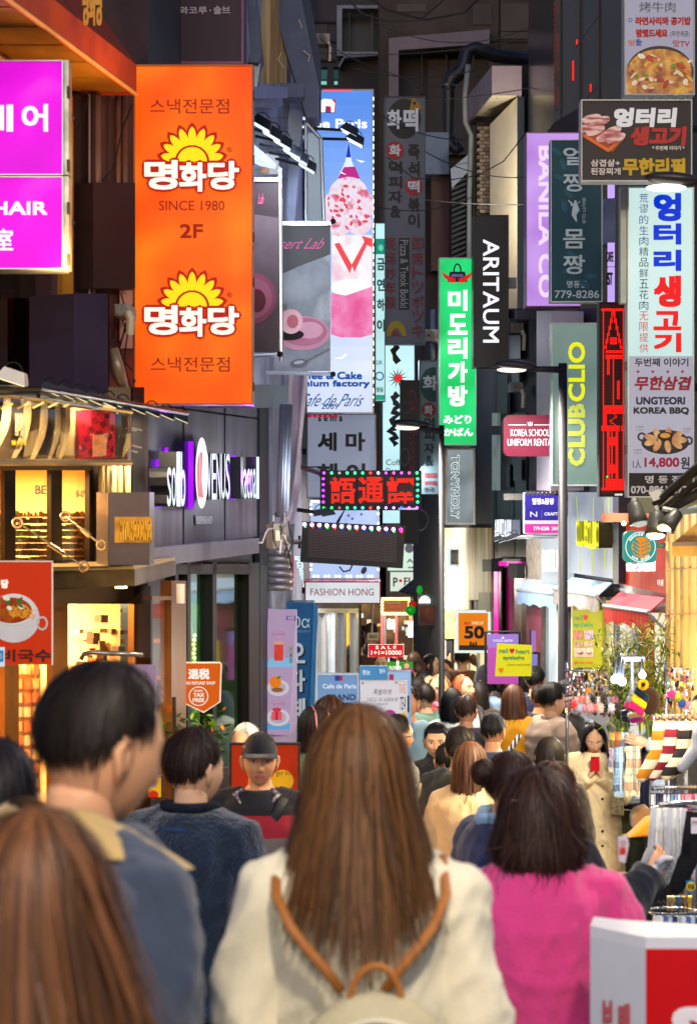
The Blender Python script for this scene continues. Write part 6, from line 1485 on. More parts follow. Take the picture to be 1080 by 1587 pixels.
 # small white lettered board far
 t = thing('small_board', 'little cream hand-lettered board hanging in the far shop', 'sign', P(581, 992, 24)); pl = FR(24); rect(pl, (569, 981, 587, 992), D('d8c8a0', .5), t, 0, 'board', th=.01); text(pl, 'SALE', (572, 984, 584, 989), D('403020', .5), t); MB().tube([P(578, 930, 24), P(576, 981, 24)], .012, 5).build('rod', D('b8a898', .5), t)
 # purple banner + frame
 t = thing('uniform_banner', 'black frame with lilac and pink uniform rental banner', 'banner', P(780, 1070, 19.6)); pl = FR(19.6)
 rect(pl, (755, 983, 803, 1004), E('a080d8', .75), t, 0, 'sheet_top', th=.01); rect(pl, (755, 1004, 803, 1060), E('c858b8', .7, .1), t, 0, 'sheet_bottom', th=.01); text(pl, 'K-SCHOOL UNIFORM', (764, 991, 794, 995), E('e8d8ff', .9), t, .02)
 poly(pl, [(776, 986), (777, 989), (779, 986), (781, 989), (782, 986), (781, 990), (777, 990)], E('f0e8ff', .9), t)
 for pts in (((752, 979), (752, 1090)), ((752, 979), (805, 979)), ((805, 979), (805, 1090)), ((822, 976), (822, 1060)), ((826, 1012), (836, 1012)), ((835, 1012), (835, 1060))): MB().tube([P(x, y, 19.62) for x, y in pts], .012, 6).build('frame_tube', BLK, t)
 rect(pl, (823, 977, 830, 1010), E('a878c8', .7), t, 0, 'side_sheet', th=.01); rect(pl, (823, 1014, 832, 1050), E('8888d8', .7), t, 0, 'side_sheet', th=.01)
 t = thing('yellow_sign', 'square yellow nail and eyelash sign held above the crowd', 'sign', P(796, 1050, 18.6)); pl = FR(18.6)
 MB().solid([pl.at(x, y, 0) for x, y in ((770, 997), (824, 1000), (823, 1048), (767, 1048))], (0, .02, 0)).build('board', E('e8e020', .72), t)
 text(pl, 'nail', (773, 1005, 787, 1012), E('389868', .6), t, .05); text(pl, '♥', (789, 1005, 797, 1013), E('d01030', .9), t, .02); text(pl, 'heart', (799, 1006, 820, 1013), E('389868', .6), t, .05); text(pl, 'eyelashs', (779, 1016, 812, 1024), E('389868', .6), t, .05); text(pl, '(very welcome)', (784, 1028, 820, 1033), E('604020', .5), t, .0, shear=.1)
 text(pl, '♥', (772, 1035, 780, 1043), E('e08020', .8), t)
 # left lower posters
 t, pl = signbox('menu_banner', 'tall lilac drinks and sweets banner leaning against the left wall', (409, 945, 460, 1300), 14.6, D('c8b4d0', .5), D('d8d0e0', .4), th=.06, fw=.5, cat='banner', trim=False)
 def slant(poly_): return poly_
 m = E('d8b8e0', .5, .04)
 poly(pl, [(416, 943), (459, 946), (448, 1140), (406, 1138)], m, t, .02, 'sheet'); poly(pl, [(419, 1020), (457, 1020), (453, 1034), (412, 1034)], E('8cc8f0', .7), t, .024); poly(pl, [(408, 1122), (450, 1122), (449, 1130), (407, 1130)], E('60b0e8', .7), t, .024)
 text(pl, '디', (444, 954, 458, 963), E('3038a0', .6), t, .0, .026); rect(pl, (425, 996, 439, 1024), E('e04838', .75, .15, 20), t, .028, 'drink_print'); rect(pl, (424, 994, 440, 999), E('f0a090', .7), t, .030, 'drink_print')
 for (x, y, r_) in ((431, 1066, 17), (431, 1112, 18)): ell(pl, x, y, r_, r_ * .75, E('e8e0e8', .62), t, .026); ell(pl, x, y, r_ * .7, r_ * .5, E('d8d0e0', .5), t, .028)
 ell(pl, 427, 1057, 9, 9, E('f08018', .8), t, .032); ell(pl, 432, 1050, 4, 1.8, E('40902c', .7), t, .034, rot=-30); ell(pl, 430, 1069, 9, 3.5, E('a86838', .6), t, .031)
 rect(pl, (421, 1103, 437, 1116), E('e86070', .75), t, .032); ell(pl, 429, 1100, 7, 3.5, E('d83850', .8), t, .034); rect(pl, (427, 1103, 431, 1116), E('c82838', .8), t, .035)
 for y in (984, 1092): ring(pl, 431, y, 11, .6, E('e08898', .6), t, .027, ry=7); text(pl, '딸기라떼', (423, y - 3, 440, y + 1), E('d05070', .6), t, 0, .027)
 rect(pl, (449, 1000, 453, 1028), NOISY('40c060', '4060d0', 'e0d040', scale=14, glow=.5), t, .028)
 t, pl = signbox('blue_pillar_sign', 'deep blue column sign with white letters behind the lilac banner', (440, 934, 486, 1420), 15.8, D('0c5a94', .5), D('1a6aa4', .4), th=.4, fw=.5, trim=False)
 poly(pl, [(486, 936), (493, 938), (480, 1300), (472, 1300)], D('2c78b0', .5), t, .006); text(pl, '0α', (456, 955, 480, 973), D('c0e0f0', .5), t, .0, .01); text(pl, 'DESSERT', (458, 977, 482, 980), D('70a8c8', .5), t, 0, .01)
 for ch, y0, y1 in (('오', 996, 1028), ('다', 1038, 1072), ('페', 1082, 1118)): text(pl, ch, (450, y0 + 2, 476, y1 + 2), D('0a2038', .5), t, .04, .01); text(pl, ch, (447, y0, 473, y1), D('c8dcec', .5), t, .04, .016)
 t = thing('small_red_sign', 'small red sign and stacked glowing letters beside the blank LED board', 'sign', P(458, 925, 16.3)); pl = FR(16.3)
 rect(pl, (445, 862, 455, 896), E('d82040', .8), t, 0, 'red_panel', th=.1); rect(pl, (444, 902, 455, 910), E('e82030', .8), t, 0, 'red_panel', th=.1)
 for k in range(8): text(pl, 'EAHSHOPS'[k], (457 + k * 2, 862 + k * 6, 470, 868 + k * 6), [E('d0f4ff', 1.4), D('8090a0')], t, .05, .08, depth=.06)
 # cafe boards in front
 t, pl = signbox('board_sign', 'blue grand opening board of the cafe behind the long haired woman', (490, 1044, 556, 1230), 13.4, E('88b0e4', .62, .08), D('c0d4ec', .4), th=.08, fw=2)
 text(pl, 'Cafe de Paris', (500, 1060, 552, 1067), E('e8f4ff', .8), t, .03); text(pl, 'GRAND', (504, 1076, 551, 1085), D('101828', .5), t, .04); text(pl, 'OPEN', (508, 1089, 556, 1104), D('101828', .5), t, .06)
 rect(pl, (519, 1047, 531, 1055), E('2848a8', .7), t, .003); rect(pl, (527, 1047, 531, 1055), E('d02838', .8), t, .004)
 t, pl = signbox('board_sign', 'sky blue board showing little drawings behind the white handwritten board', (557, 1032, 600, 1100), 14.2, E('58a0d8', .62, .08), D('80b8e0', .4), th=.05, fw=.8); text(pl, '첫눈', (561, 1038, 574, 1046), E('d8f0ff', .8), t); text(pl, '빙수', (588, 1036, 597, 1044), E('d8f0ff', .8), t)
 t, pl = signbox('board_sign', 'tall pale blue light board right of the white handwritten board', (600, 1040, 637, 1260), 13.7, E('a8c8f0', .75, .08), D('7aa0d0', .4), th=.08, fw=1.5); rect(pl, (603, 1045, 610, 1055), E('c03858', .7), t, .003); rect(pl, (631, 1078, 634, 1104), D('283040', .4), t, .02, 'handle')
 t, pl = signbox('board_sign', 'white board with handwritten Korean and a ringed blue corner above the crowd', (558, 1055, 631, 1170), 12.9, E('e4e0e8', .72, .04), D('c8c4cc', .4), th=.05, fw=.6)
 hw = D('282428', .5); text(pl, '특별하게', (578, 1068, 605, 1077), hw, t, .0, .006, shear=.06); text(pl, '그리고, 더 시원하게', (565, 1081, 614, 1088), hw, t, .0, .006, shear=.06); text(pl, '- BeautyLab -', (583, 1090, 602, 1092), hw, t)
 text(pl, 'TRAVEL', (618, 1060, 629, 1075), E('e88848', .7), t, 0); text(pl, 'TEA', (618, 1080, 628, 1100), hw, t, 0, .006, shear=.2)
 ell(pl, 604, 1107, 9, 7, E('c040a0', .6), t, .004); ell(pl, 626, 1118, 5, 15, E('e8c830', .75), t, .004)
 for x, y in ((562, 1059), (614, 1058)): ell(pl, x, y, 1.4, 1.4, BLK, t, .01, n=10)
 t, pl = signbox('menu_board', 'red orange framed menu board behind the man in the cap', (356, 1152, 465, 1420), 10.2, E('d83810', .55, .08), D('241410', .4), th=.05, fw=3, cat='board'); ell(pl, 438, 1210, 17, 17, E('f0b020', .7), t, .004); text(pl, 'ger Inn', (428, 1194, 452, 1204), D('302010', .5), t, .0, .008)
 t, pl = signbox('menu_board', 'small yellow lit menu board with red print left of the navy fleece', (228, 1203, 252, 1238), 9.6, E('f0b820', .8, .05), D('302018', .4), th=.05, fw=2, cat='board'); ell(pl, 238, 1232, 8, 7, E('e03020', .7), t, .004)
 # tracking spotlights and umbrella arm at the right
 t = thing('folding_awning', 'dark green folding awning arm crossing in front of the barbecue sign', 'awning', P(1060, 780, 9.6)); gm = D('2e3026', .45, .3)
 for pts, r_ in ((((1016, 780, 9.8), (1120, 690, 9.0)), .022), (((1030, 794, 9.8), (1130, 742, 9.0)), .03), (((1014, 796, 9.7), (1125, 716, 9.1)), .014)):
  MB().tube([P(*p) for p in pts], r_, 6).build('arm', gm if r_ < .03 else D('3a3220', .4, .3), t)
 MB().solid([P(1024, 772, 9.8), P(1120, 712, 9.0), P(1120, 690, 9.0)], (0, .03, 0)).build('cloth', D('4a4a2e', .6), t)
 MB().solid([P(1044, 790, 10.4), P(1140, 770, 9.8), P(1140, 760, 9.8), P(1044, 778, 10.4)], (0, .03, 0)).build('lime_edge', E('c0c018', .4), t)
 MB().solid([P(1046, 800, 10.5), P(1140, 786, 9.8), P(1140, 776, 9.8), P(1046, 792, 10.5)], (0, .3, 0)).build('cover', D('8c9c98', .5), t)
 MB().hexa([P(1004, 763, 9.7), P(1024, 758, 9.7), P(1026, 772, 9.7), P(1012, 777, 9.7)], [P(1004, 763, 9.85), P(1024, 758, 9.85), P(1026, 772, 9.85), P(1012, 777, 9.85)]).build('knuckle', D('a8a8a0', .4, .4), t)
 def spot_head(lb, px_, py_, d_, ax, ay, col, on, s_=1.0, tilt=0):
  t = thing('spotlight', lb, 'spotlight', P(px_, py_ + 20, d_)); c = P(px_, py_, d_); Mx = Matrix.Rotation(R(tilt), 3, 'Y')
  q = lambda z: c + Mx @ Vector((0, -.01 * (1 if z < 0 else 0), z * s_))
  MB().tube([q(.075), q(.06), q(0), q(-.06)], [.015 * s_, .04 * s_, .05 * s_, .062 * s_], 16).build('shade', D('50524c', .4, .4), t, True)
  MB().ball(q(-.062), (.05 * s_, .05 * s_, .022 * s_), 14, 8).build('bulb', E(col, 14 if on else .8), t, True)
  MB().tube([q(.07), P(ax, ay, d_)], .012, 6).build('stem', D('b0b0a8', .4, .4), t)
  if on: lamp('spotlight_lamp', 'SPOT', q(-.10), on, (1, .82, .5), .05, Mx.to_euler(), t, 120)
 spot_head('unlit grey spotlight, leftmost of the three by the awning arm', 985, 795, 9.7, 984, 772, 'd8d8d0', 0, .8, -14)
 spot_head('brightly lit warm spotlight in the middle below the awning arm', 1016, 812, 9.6, 1015, 784, 'fff0c8', 330, .85, 4)
 spot_head('lit spotlight tilted right under the awning arm', 1040, 806, 9.5, 1026, 788, 'ffd070', 120, .75, 40)
 # overhead wires
 for k, (pts, dd, lb) in enumerate((([(520, -20), (560, 20), (600, 34), (650, 32), (700, -10)], 24, 'slack black cable high between the office tower and the concrete building'), ([(560, -10), (600, 16), (660, 31), (720, 20), (760, -20)], 22, 'second slack black cable sagging across the concrete building'),
  ([(498, 62), (540, 88), (600, 112), (660, 134), (700, 138)], 23, 'thin cable running down past the window opening'), ([(600, 244), (640, 276), (690, 280), (740, 272), (780, 250), (815, 205)], 21.5, 'thin cable sagging from the grey sign to the lilac sign'), ([(452, 722), (480, 724), (505, 723)], 15.9, 'short wire to the red LED board'))):
  o = MB().tube([P(x, y, dd) for x, y in pts], .012 if k < 2 else .006, 5).build('overhead_cable', BLK); tag(o, lb, 'cable')
signs()
# ------------------------------------------------------------------ people
JOBS = []
SK = {'a': 'c98f68', 'b': 'd8a27c', 'c': 'e0b08c', 'd': 'b97c54'}
def cloth(h, bump=.35, bs=220, var=.14, rough=.92): return D(h, rough, 0, var, 5, bump, bs, sheen=.25)
def hairmat(h, k):
 key = ('hair', h, k)
 if key in _mats: return _mats[key]
 m, t, b = _new('hair_' + h); c = hexc(h); f_ = (.55, 1.0, 1.75)[k]
 b.inputs['Base Color'].default_value = tuple(min(1, x * f_) for x in c) + (1,); b.inputs['Roughness'].default_value = (.62, .55, .5)[k]
 b.inputs['Specular IOR Level'].default_value = .3
 _mats[key] = m; return m
def pm(name, v, f, mats, parent, smooth=True, mi=None, kind=None):
 me = bpy.data.meshes.new(name); me.from_pydata([tuple(x) for x in v], [], f)
 if not isinstance(mats, (list, tuple)): mats = [mats]
 for m in mats: me.materials.append(m)
 if mi is not None and len(mats) > 1: me.polygons.foreach_set('material_index', mi)
 if smooth: me.polygons.foreach_set('use_smooth', [True] * len(me.polygons))
 o = bpy.data.objects.new(name, me); COL.objects.link(o); o.parent = parent; return o
# --- head, face towards +Y, centre at the origin
_hc = {}
def head_geo(nu, nv, face):
 key = (nu, nv, face)
 if key in _hc: return _hc[key]
 vs = []; az = []
 for j in range(nu):
  u = j / nu; a = 2 * math.pi * u          # denser near the face (phi = 0)
  az.append(a - .45 * math.sin(a) if face else a)
 G = lambda x, c, w: math.exp(-((x - c) / w) ** 2)
 for i in range(nv + 1):
  th = math.pi * i / nv
  for a in az:
   x, y, z = math.sin(th) * math.sin(a), math.sin(th) * math.cos(a), math.cos(th)
   X, Y, Z = .076 * x, .096 * y, .118 * z
   if z < 0:
    t = -z; X *= 1 - .36 * t ** 1.6
    if y < 0: Y *= 1 - .42 * t;
    else: Y *= 1 - .10 * t ** 2
   if y > 0:
    Y = .094 * (1.22 * y - .22 * y ** 3) * (1 - .10 * max(0, -z) ** 2)
    k = max(0, min(1, (y - .1) / .4)); d = 0
    d += .021 * G(X, 0, .0095) * G(Z, -.034, .014) + .012 * G(X, 0, .008) * G(Z, -.012, .02)
    d += .007 * (G(X, .012, .007) + G(X, -.012, .007)) * G(Z, -.038, .008)
    d -= .0085 * (G(X, .031, .017) + G(X, -.031, .017)) * G(Z, .004, .014)
    d += .004 * (G(X, .03, .026) + G(X, -.03, .026)) * G(Z, .027, .009)
    d += .006 * G(X, 0, .022) * (G(Z, -.061, .005) + G(Z, -.072, .006)) - .004 * G(X, 0, .022) * G(Z, -.0665, .002)
    d += .007 * G(X, 0, .022) * G(Z, -.098, .015) + .004 * (G(X, .042, .02) + G(X, -.042, .02)) * G(Z, -.028, .02)
    Y += d * k
   vs.append((X, Y, Z))
 fs, mi = [], []
 for i in range(nv):
  for j in range(nu):
   q = (i * nu + j, i * nu + (j + 1) % nu, (i + 1) * nu + (j + 1) % nu, (i + 1) * nu + j)
   fs.append(q[::-1]); c = [sum(vs[k][m] for k in q) / 4 for m in range(3)]; m = 0
   if face and c[1] > .05:
    ex = abs(c[0])
    if ex < .024 and abs(c[2] + .0665) < .0095 - .0055 * (ex / .024) ** 2: m = 1
    if .014 < ex < .048 and abs(c[2] - (.024 + .003 * math.sin((ex - .014) / .034 * 3.1))) < .0034: m = 2
   mi.append(m)
 _hc[key] = (vs, fs, mi); return _hc[key]
def ear(m, s, mi=0):
 m.tube([(s * .074, -.006, -.045), (s * .080, -.012, -.02), (s * .086, -.022, .004), (s * .084, -.012, .022), (s * .078, .004, .016), (s * .077, .006, -.008)], [.006, .008, .009, .008, .007, .005], 6, mi)
 m.ball((s * .078, -.006, -.005), (.007, .016, .028), 8, 6, mi)
def hair_pts(st, phi, t, off, ln, rs):
 """st: style dict; phi N azimuths, t K parameters, off N offsets -> N,K,3"""
 ph = np.degrees((phi + math.pi) % (2 * math.pi) - math.pi); a = np.abs(ph)
 th0 = np.radians(4.0)
 kind = st['kind']
 if kind == 'short': te = np.interp(a, [0, 36, 52, 66, 92, 112, 180], [46, 46, 58, 84, 88, 108, 113]) + 3 * np.sin(ph * .9) + 2 * np.sin(ph * 2.3); d = np.full_like(a, .004)
 elif kind == 'up': te = np.interp(a, [0, 38, 58, 90, 118, 180], [52, 58, 80, 92, 112, 116]); d = np.full_like(a, .0)
 else:
  te = np.interp(a, [0, 180], [92, 98]); d = ln * np.interp(a, [0, 60, 110, 180], st.get('dl', [.8, .85, 1, 1]))
 te = np.radians(te)
 N, K = len(phi), len(t)
 arc = .112 * (te - th0); L = arc + d; s = L[:, None] * t[None, :]
 th = th0 + np.minimum(s, arc[:, None]) / .112
 dr = np.maximum(s - arc[:, None], 0)
 P_ = np.radians(ph)[:, None] * np.ones((1, K))
 if kind in ('long', 'bob'):                      # centre part swept to the sides of the face
  sg = np.where(ph >= 0, 1, -1)[:, None]; w = np.clip(1 - a / 72, 0, 1)[:, None]
  tt = np.clip(np.minimum(s / arc[:, None], 1) * 1.25, 0, 1); tgt = np.radians(76.0) * sg
  P_ = np.where(w > 0, P_ + (tgt - P_) * tt ** 1.3, P_)
 vol = st.get('vol', .014)
 ra = .0765 + vol * .45 + off[:, None]; rb = .0955 + vol * .5 + off[:, None]; rc = .116 + vol * .5 + off[:, None]
 tip = np.degrees(th)
 sh = np.ones_like(th)
 if kind in ('short', 'up'):                      # hair thins towards the nape and ears
  q = np.clip((tip - 62) / 50, 0, 1); ra = ra - vol * .75 * q; rb = rb - vol * .9 * q; off2 = q
  sh = 1 - np.clip(tip - 92, 0, 60) / 170
 x = ra * np.sin(th) * np.sin(P_) * sh; y = rb * np.sin(th) * np.cos(P_) * sh - .008; z = rc * np.cos(th) + .006
 if kind in ('long', 'bob'):
  fl = st.get('flare', .25); q = dr / max(ln, .01)
  inn = st.get('curl', 0.0) * np.clip(q - .55, 0, 1) ** 1.3
  k = 1 + fl * q - inn
  x = x * k; y = np.where(y < 0, y * (1 + fl * .4 * q - inn), y * (1 - .25 * np.clip(q * 2, 0, 1))) - st.get('back', .0) * q
  z = z - dr
 return np.stack([x, y, z], -1)
def make_hair(st, H, parent, col, HM, dens=1.0, seed=1, wid=.004):
 rs = np.random.RandomState(seed); ln = st.get('len', .3); kind = st['kind']
 K = 12 if kind in ('long',) else 9
 t = np.linspace(0, 1, K); nsh = 44
 phi = np.linspace(-math.pi, math.pi, nsh, endpoint=False); off = np.zeros(nsh) - .004
 shell = hair_pts(st, phi, t * st.get('sh', .93), off, ln, rs)
 wob = (rs.rand(nsh) - .5) * .006; shell[..., 0] += wob[:, None] * t; shell[..., 1] += wob[::-1][:, None] * t
 V = [shell.reshape(-1, 3)]; Fc = []; MI = []
 for i in range(nsh):
  j = (i + 1) % nsh
  if kind in ('long', 'bob') and j == 0: pass
  if kind in ('long', 'bob') and abs(phi[i]) < .08 and False: continue
  for k in range(K - 1): Fc.append((i * K + k, i * K + k + 1, j * K + k + 1, j * K + k)); MI.append(0)
 if kind in ('long', 'bob'):                      # open the curtain over the face
  keep = [];
  for f_, m in zip(Fc, MI):
   i = f_[0] // K; k = f_[0] % K; jn = f_[3] // K
   if abs(i - jn) in (0, 1) or True:
    p0, p1 = shell[i, k], shell[jn, k]; q0, q1 = shell[i, min(k + 1, K - 1)], shell[jn, min(k + 1, K - 1)]
    if phi[i] < 0 <= phi[jn] and abs(phi[i]) < 1 and k > 1: continue
   keep.append(f_)
  Fc = keep; MI = [0] * len(Fc)
 N = int(st.get('n', 700) * dens)
 ph = rs.uniform(-math.pi, math.pi, N); o = rs.uniform(-.002, st.get('loose', .010), N)
 lj = 1 - rs.rand(N) * st.get('rag', .12)
 p = np.zeros((N, K, 3)); tt = t
 base = hair_pts(st, ph, tt, o, ln, rs)
 # ragged ends: shorten along the strand
 for i in range(3):
  pass
 idx = np.clip(lj[:, None] * t[None, :] * (K - 1), 0, K - 1.001); i0 = idx.astype(int); fr = (idx - i0)[..., None]
 r_ = np.arange(N)[:, None]; p = base[r_, i0] * (1 - fr) + base[r_, np.minimum(i0 + 1, K - 1)] * fr
 fz = st.get('frizz', .004); c1 = rs.rand(N, 3) * 6.28; am = rs.randn(N, 3) * fz * np.where(rs.rand(N, 1) < .06, 4.5, 1)
 p += am[:, None, :] * np.sin(t[None, :, None] * rs.uniform(1.5, 5, (N, 1, 1)) + c1[:, None, :]) * (t[None, :, None] ** .7)
 clump = np.sin(ph * 11 + seed) * .004 + np.sin(ph * 23 + 1) * .003
 p[..., 0] += (clump[:, None] * np.sin(t * 4)[None, :]); p[..., 1] += (clump[::-1][:, None] * np.sin(t * 3)[None, :])
 tan = np.gradient(p, axis=1); tan /= np.linalg.norm(tan, axis=2, keepdims=True) + 1e-9
 nrm = p - np.array([0, 0, 0]); nrm[..., 2] = np.where(p[..., 2] < 0, 0, nrm[..., 2]); nrm /= np.linalg.norm(nrm, axis=2, keepdims=True) + 1e-9
 sd = np.cross(tan, nrm); sd /= np.linalg.norm(sd, axis=2, keepdims=True) + 1e-9
 w = (wid * rs.uniform(.5, 1.4, N))[:, None, None] * (1 - .75 * t[None, :, None] ** 3)
 L_, R_ = p - sd * w / 2, p + sd * w / 2
 rib = np.stack([L_, R_], 2).reshape(-1, 3); o0 = len(V[0]); V.append(rib)
 mcol = np.where(rs.rand(N) < st.get('hi', .2), 2, np.where(rs.rand(N) < .45, 0, 1))
 for n_ in range(N):
  b = o0 + n_ * K * 2; m = int(mcol[n_])
  for k in range(K - 1): Fc.append((b + 2 * k, b + 2 * k + 2, b + 2 * k + 3, b + 2 * k + 1)); MI.append(m)
 va = np.concatenate(V)
 M_ = np.array(HM); va = va @ M_[:3, :3].T + M_[:3, 3]
 v = va.tolist()
 if st.get('bangs'):
  nb = int(260 * dens);
  for q in range(nb):
   a0 = rs.uniform(-.85, .85); o_ = rs.uniform(.0, .01); k0 = len(v)
   for k in range(7):
    th = math.radians(8 + (st['bangs'] - rs.rand() * 2) * k / 6); r = 1
    x_, y_, z_ = (.080 + o_) * math.sin(th) * math.sin(a0), (.103 + o_) * math.sin(th) * math.cos(a0) - .006, (.122 + o_) * math.cos(th) + .004
    for s_ in (-1, 1):
     pt = HM @ Vector((x_ + s_ * wid * .6, y_, z_)); v.append(tuple(pt))
   m = int(rs.randint(0, 2))
   for k in range(6): Fc.append((k0 + 2 * k, k0 + 2 * k + 2, k0 + 2 * k + 3, k0 + 2 * k + 1)); MI.append(m)
 if kind == 'up':
  m = MB(); c = HM @ Vector(st['bun']); r = st.get('bunr', .045)
  m.ball(c, (r, r, r * .9), 14, 10); bo = len(v); v += m.v; Fc += [tuple(i + bo for i in f_) for f_ in m.f]; MI += [0] * len(m.f)
  for q in range(90):
   ax = Vector(rs.randn(3)).normalized(); u = ax.orthogonal().normalized(); w_ = ax.cross(u); k0 = len(v); rr = r * rs.uniform(.98, 1.06); a0 = rs.rand() * 6.28
   for k in range(8):
    a_ = a0 + k * .28
    for s_ in (-.002, .002): v.append(tuple(c + (u * math.cos(a_) + w_ * math.sin(a_)) * rr + ax * s_ * 1.5))
   mm = int(rs.randint(0, 3))
   for k in range(7): Fc.append((k0 + 2 * k, k0 + 2 * k + 2, k0 + 2 * k + 3, k0 + 2 * k + 1)); MI.append(mm)
 return pm('hair', v, Fc, [hairmat(col, 0), hairmat(col, 1), hairmat(col, 2)], parent, True, MI)
def hand_geo(m, w, d, nrm, thumb, curl=.5, s=1.0):
 """palm, four jointed fingers, thumb. w wrist, d pointing direction, nrm palm-side normal, thumb side vector"""
 w, d, nrm, th = (Vector(x).normalized() if i else Vector(x) for i, x in enumerate((w, d, nrm, thumb)))
 m.tube([w - d * .02, w + d * .012 * s, w + d * .05 * s, w + d * .085 * s], [(.026 * s, .02 * s), (.03 * s, .017 * s), (.040 * s, .015 * s), (.038 * s, .012 * s)], 10, 0, side=th)
 for i, (o_, l_) in enumerate(((.028, .066), (.010, .076), (-.009, .072), (-.027, .056))):
  p = w + d * .078 * s + th * o_ * s; a = 0; pts = [p];
  for j, f_ in enumerate((.45, .32, .23)):
   a += curl * (.5 + .35 * j); dd = d * math.cos(a) + nrm * math.sin(a); p = p + dd * l_ * f_ * s * 1.05; pts.append(p)
  m.tube(pts, [.0095 * s, .0088 * s, .008 * s, .0055 * s], 7)
 p = w + d * .022 * s + th * .028 * s; t1 = (th * .75 + d * .6 + nrm * .25).normalized(); t2 = (th * .25 + d * .9 + nrm * (.3 + curl * .5)).normalized()
 m.tube([p, p + t1 * .03 * s, p + t1 * .03 * s + t2 * .026 * s, p + t1 * .03 * s + t2 * .045 * s], [.012 * s, .011 * s, .0098 * s, .006 * s], 7)
def torso_tube(m, e, bw, z0=.86, skirt=None, puff=0):
 prof = [(.86, .165, .118), (.95, .168, .122), (1.06, .148, .108), (1.18, .155, .112), (1.30, .168, .115), (1.38, .160, .098), (1.425, .105, .078), (1.455, .062, .062)]
 pts, rad = [], []
 if z0 < .86:
  for k in range(5):
   z = z0 + (.86 - z0) * k / 5; f_ = 1 + (skirt or .15) * (1 - k / 5); pts.append((0, 0, z)); rad.append(((.168 * bw + e) * f_, (.122 * bw + e) * f_))
 zz = np.linspace(.86, 1.455, 26) if puff else [p[0] for p in prof]
 for z in zz:
  if z < z0 - 1e-6: continue
  rx = float(np.interp(z, [p[0] for p in prof], [p[1] for p in prof])); ry = float(np.interp(z, [p[0] for p in prof], [p[2] for p in prof]))
  ee = e + (puff * abs(math.sin(z * 34)) if puff else 0); pts.append((0, 0, float(z))); rad.append((rx * bw + ee, ry * bw + ee))
 m.tube(pts, rad, 20, side=(1, 0, 0))
def arm_tube(m, s, e, bw, el, wr, cuff=1.0, puff=0):
 S = Vector((s * .165 * bw, 0, 1.372)); E_, W_ = Vector(el), Vector(wr); W_ = E_.lerp(W_, cuff)
 pts, rad = [Vector((s * .08, 0, 1.39))], [.06 + e]
 n = 9 if puff else 3
 for k in range(n + 1): u = k / n; pts.append(S.lerp(E_, u)); rad.append((.054 - .012 * u) * (.5 + bw / 2) + e + (puff * abs(math.sin(k * 1.7)) if puff else 0))
 for k in range(1, n + 1): u = k / n; pts.append(E_.lerp(W_, u)); rad.append((.042 - .014 * u) * (.5 + bw / 2) + e + (puff * abs(math.sin(k * 1.7)) if puff else 0))
 m.tube(pts, rad, 10)
def leg_tube(m, s, e, bw, z1=.09):
 m.tube([(s * .08, 0, .93), (s * .088, .005, .80), (s * .09, .012, .48), (s * .09, -.01, z1)], [.095 * bw + e, .088 * bw + e, .058 * bw + e, .042 * bw + e * 1.6], 12)
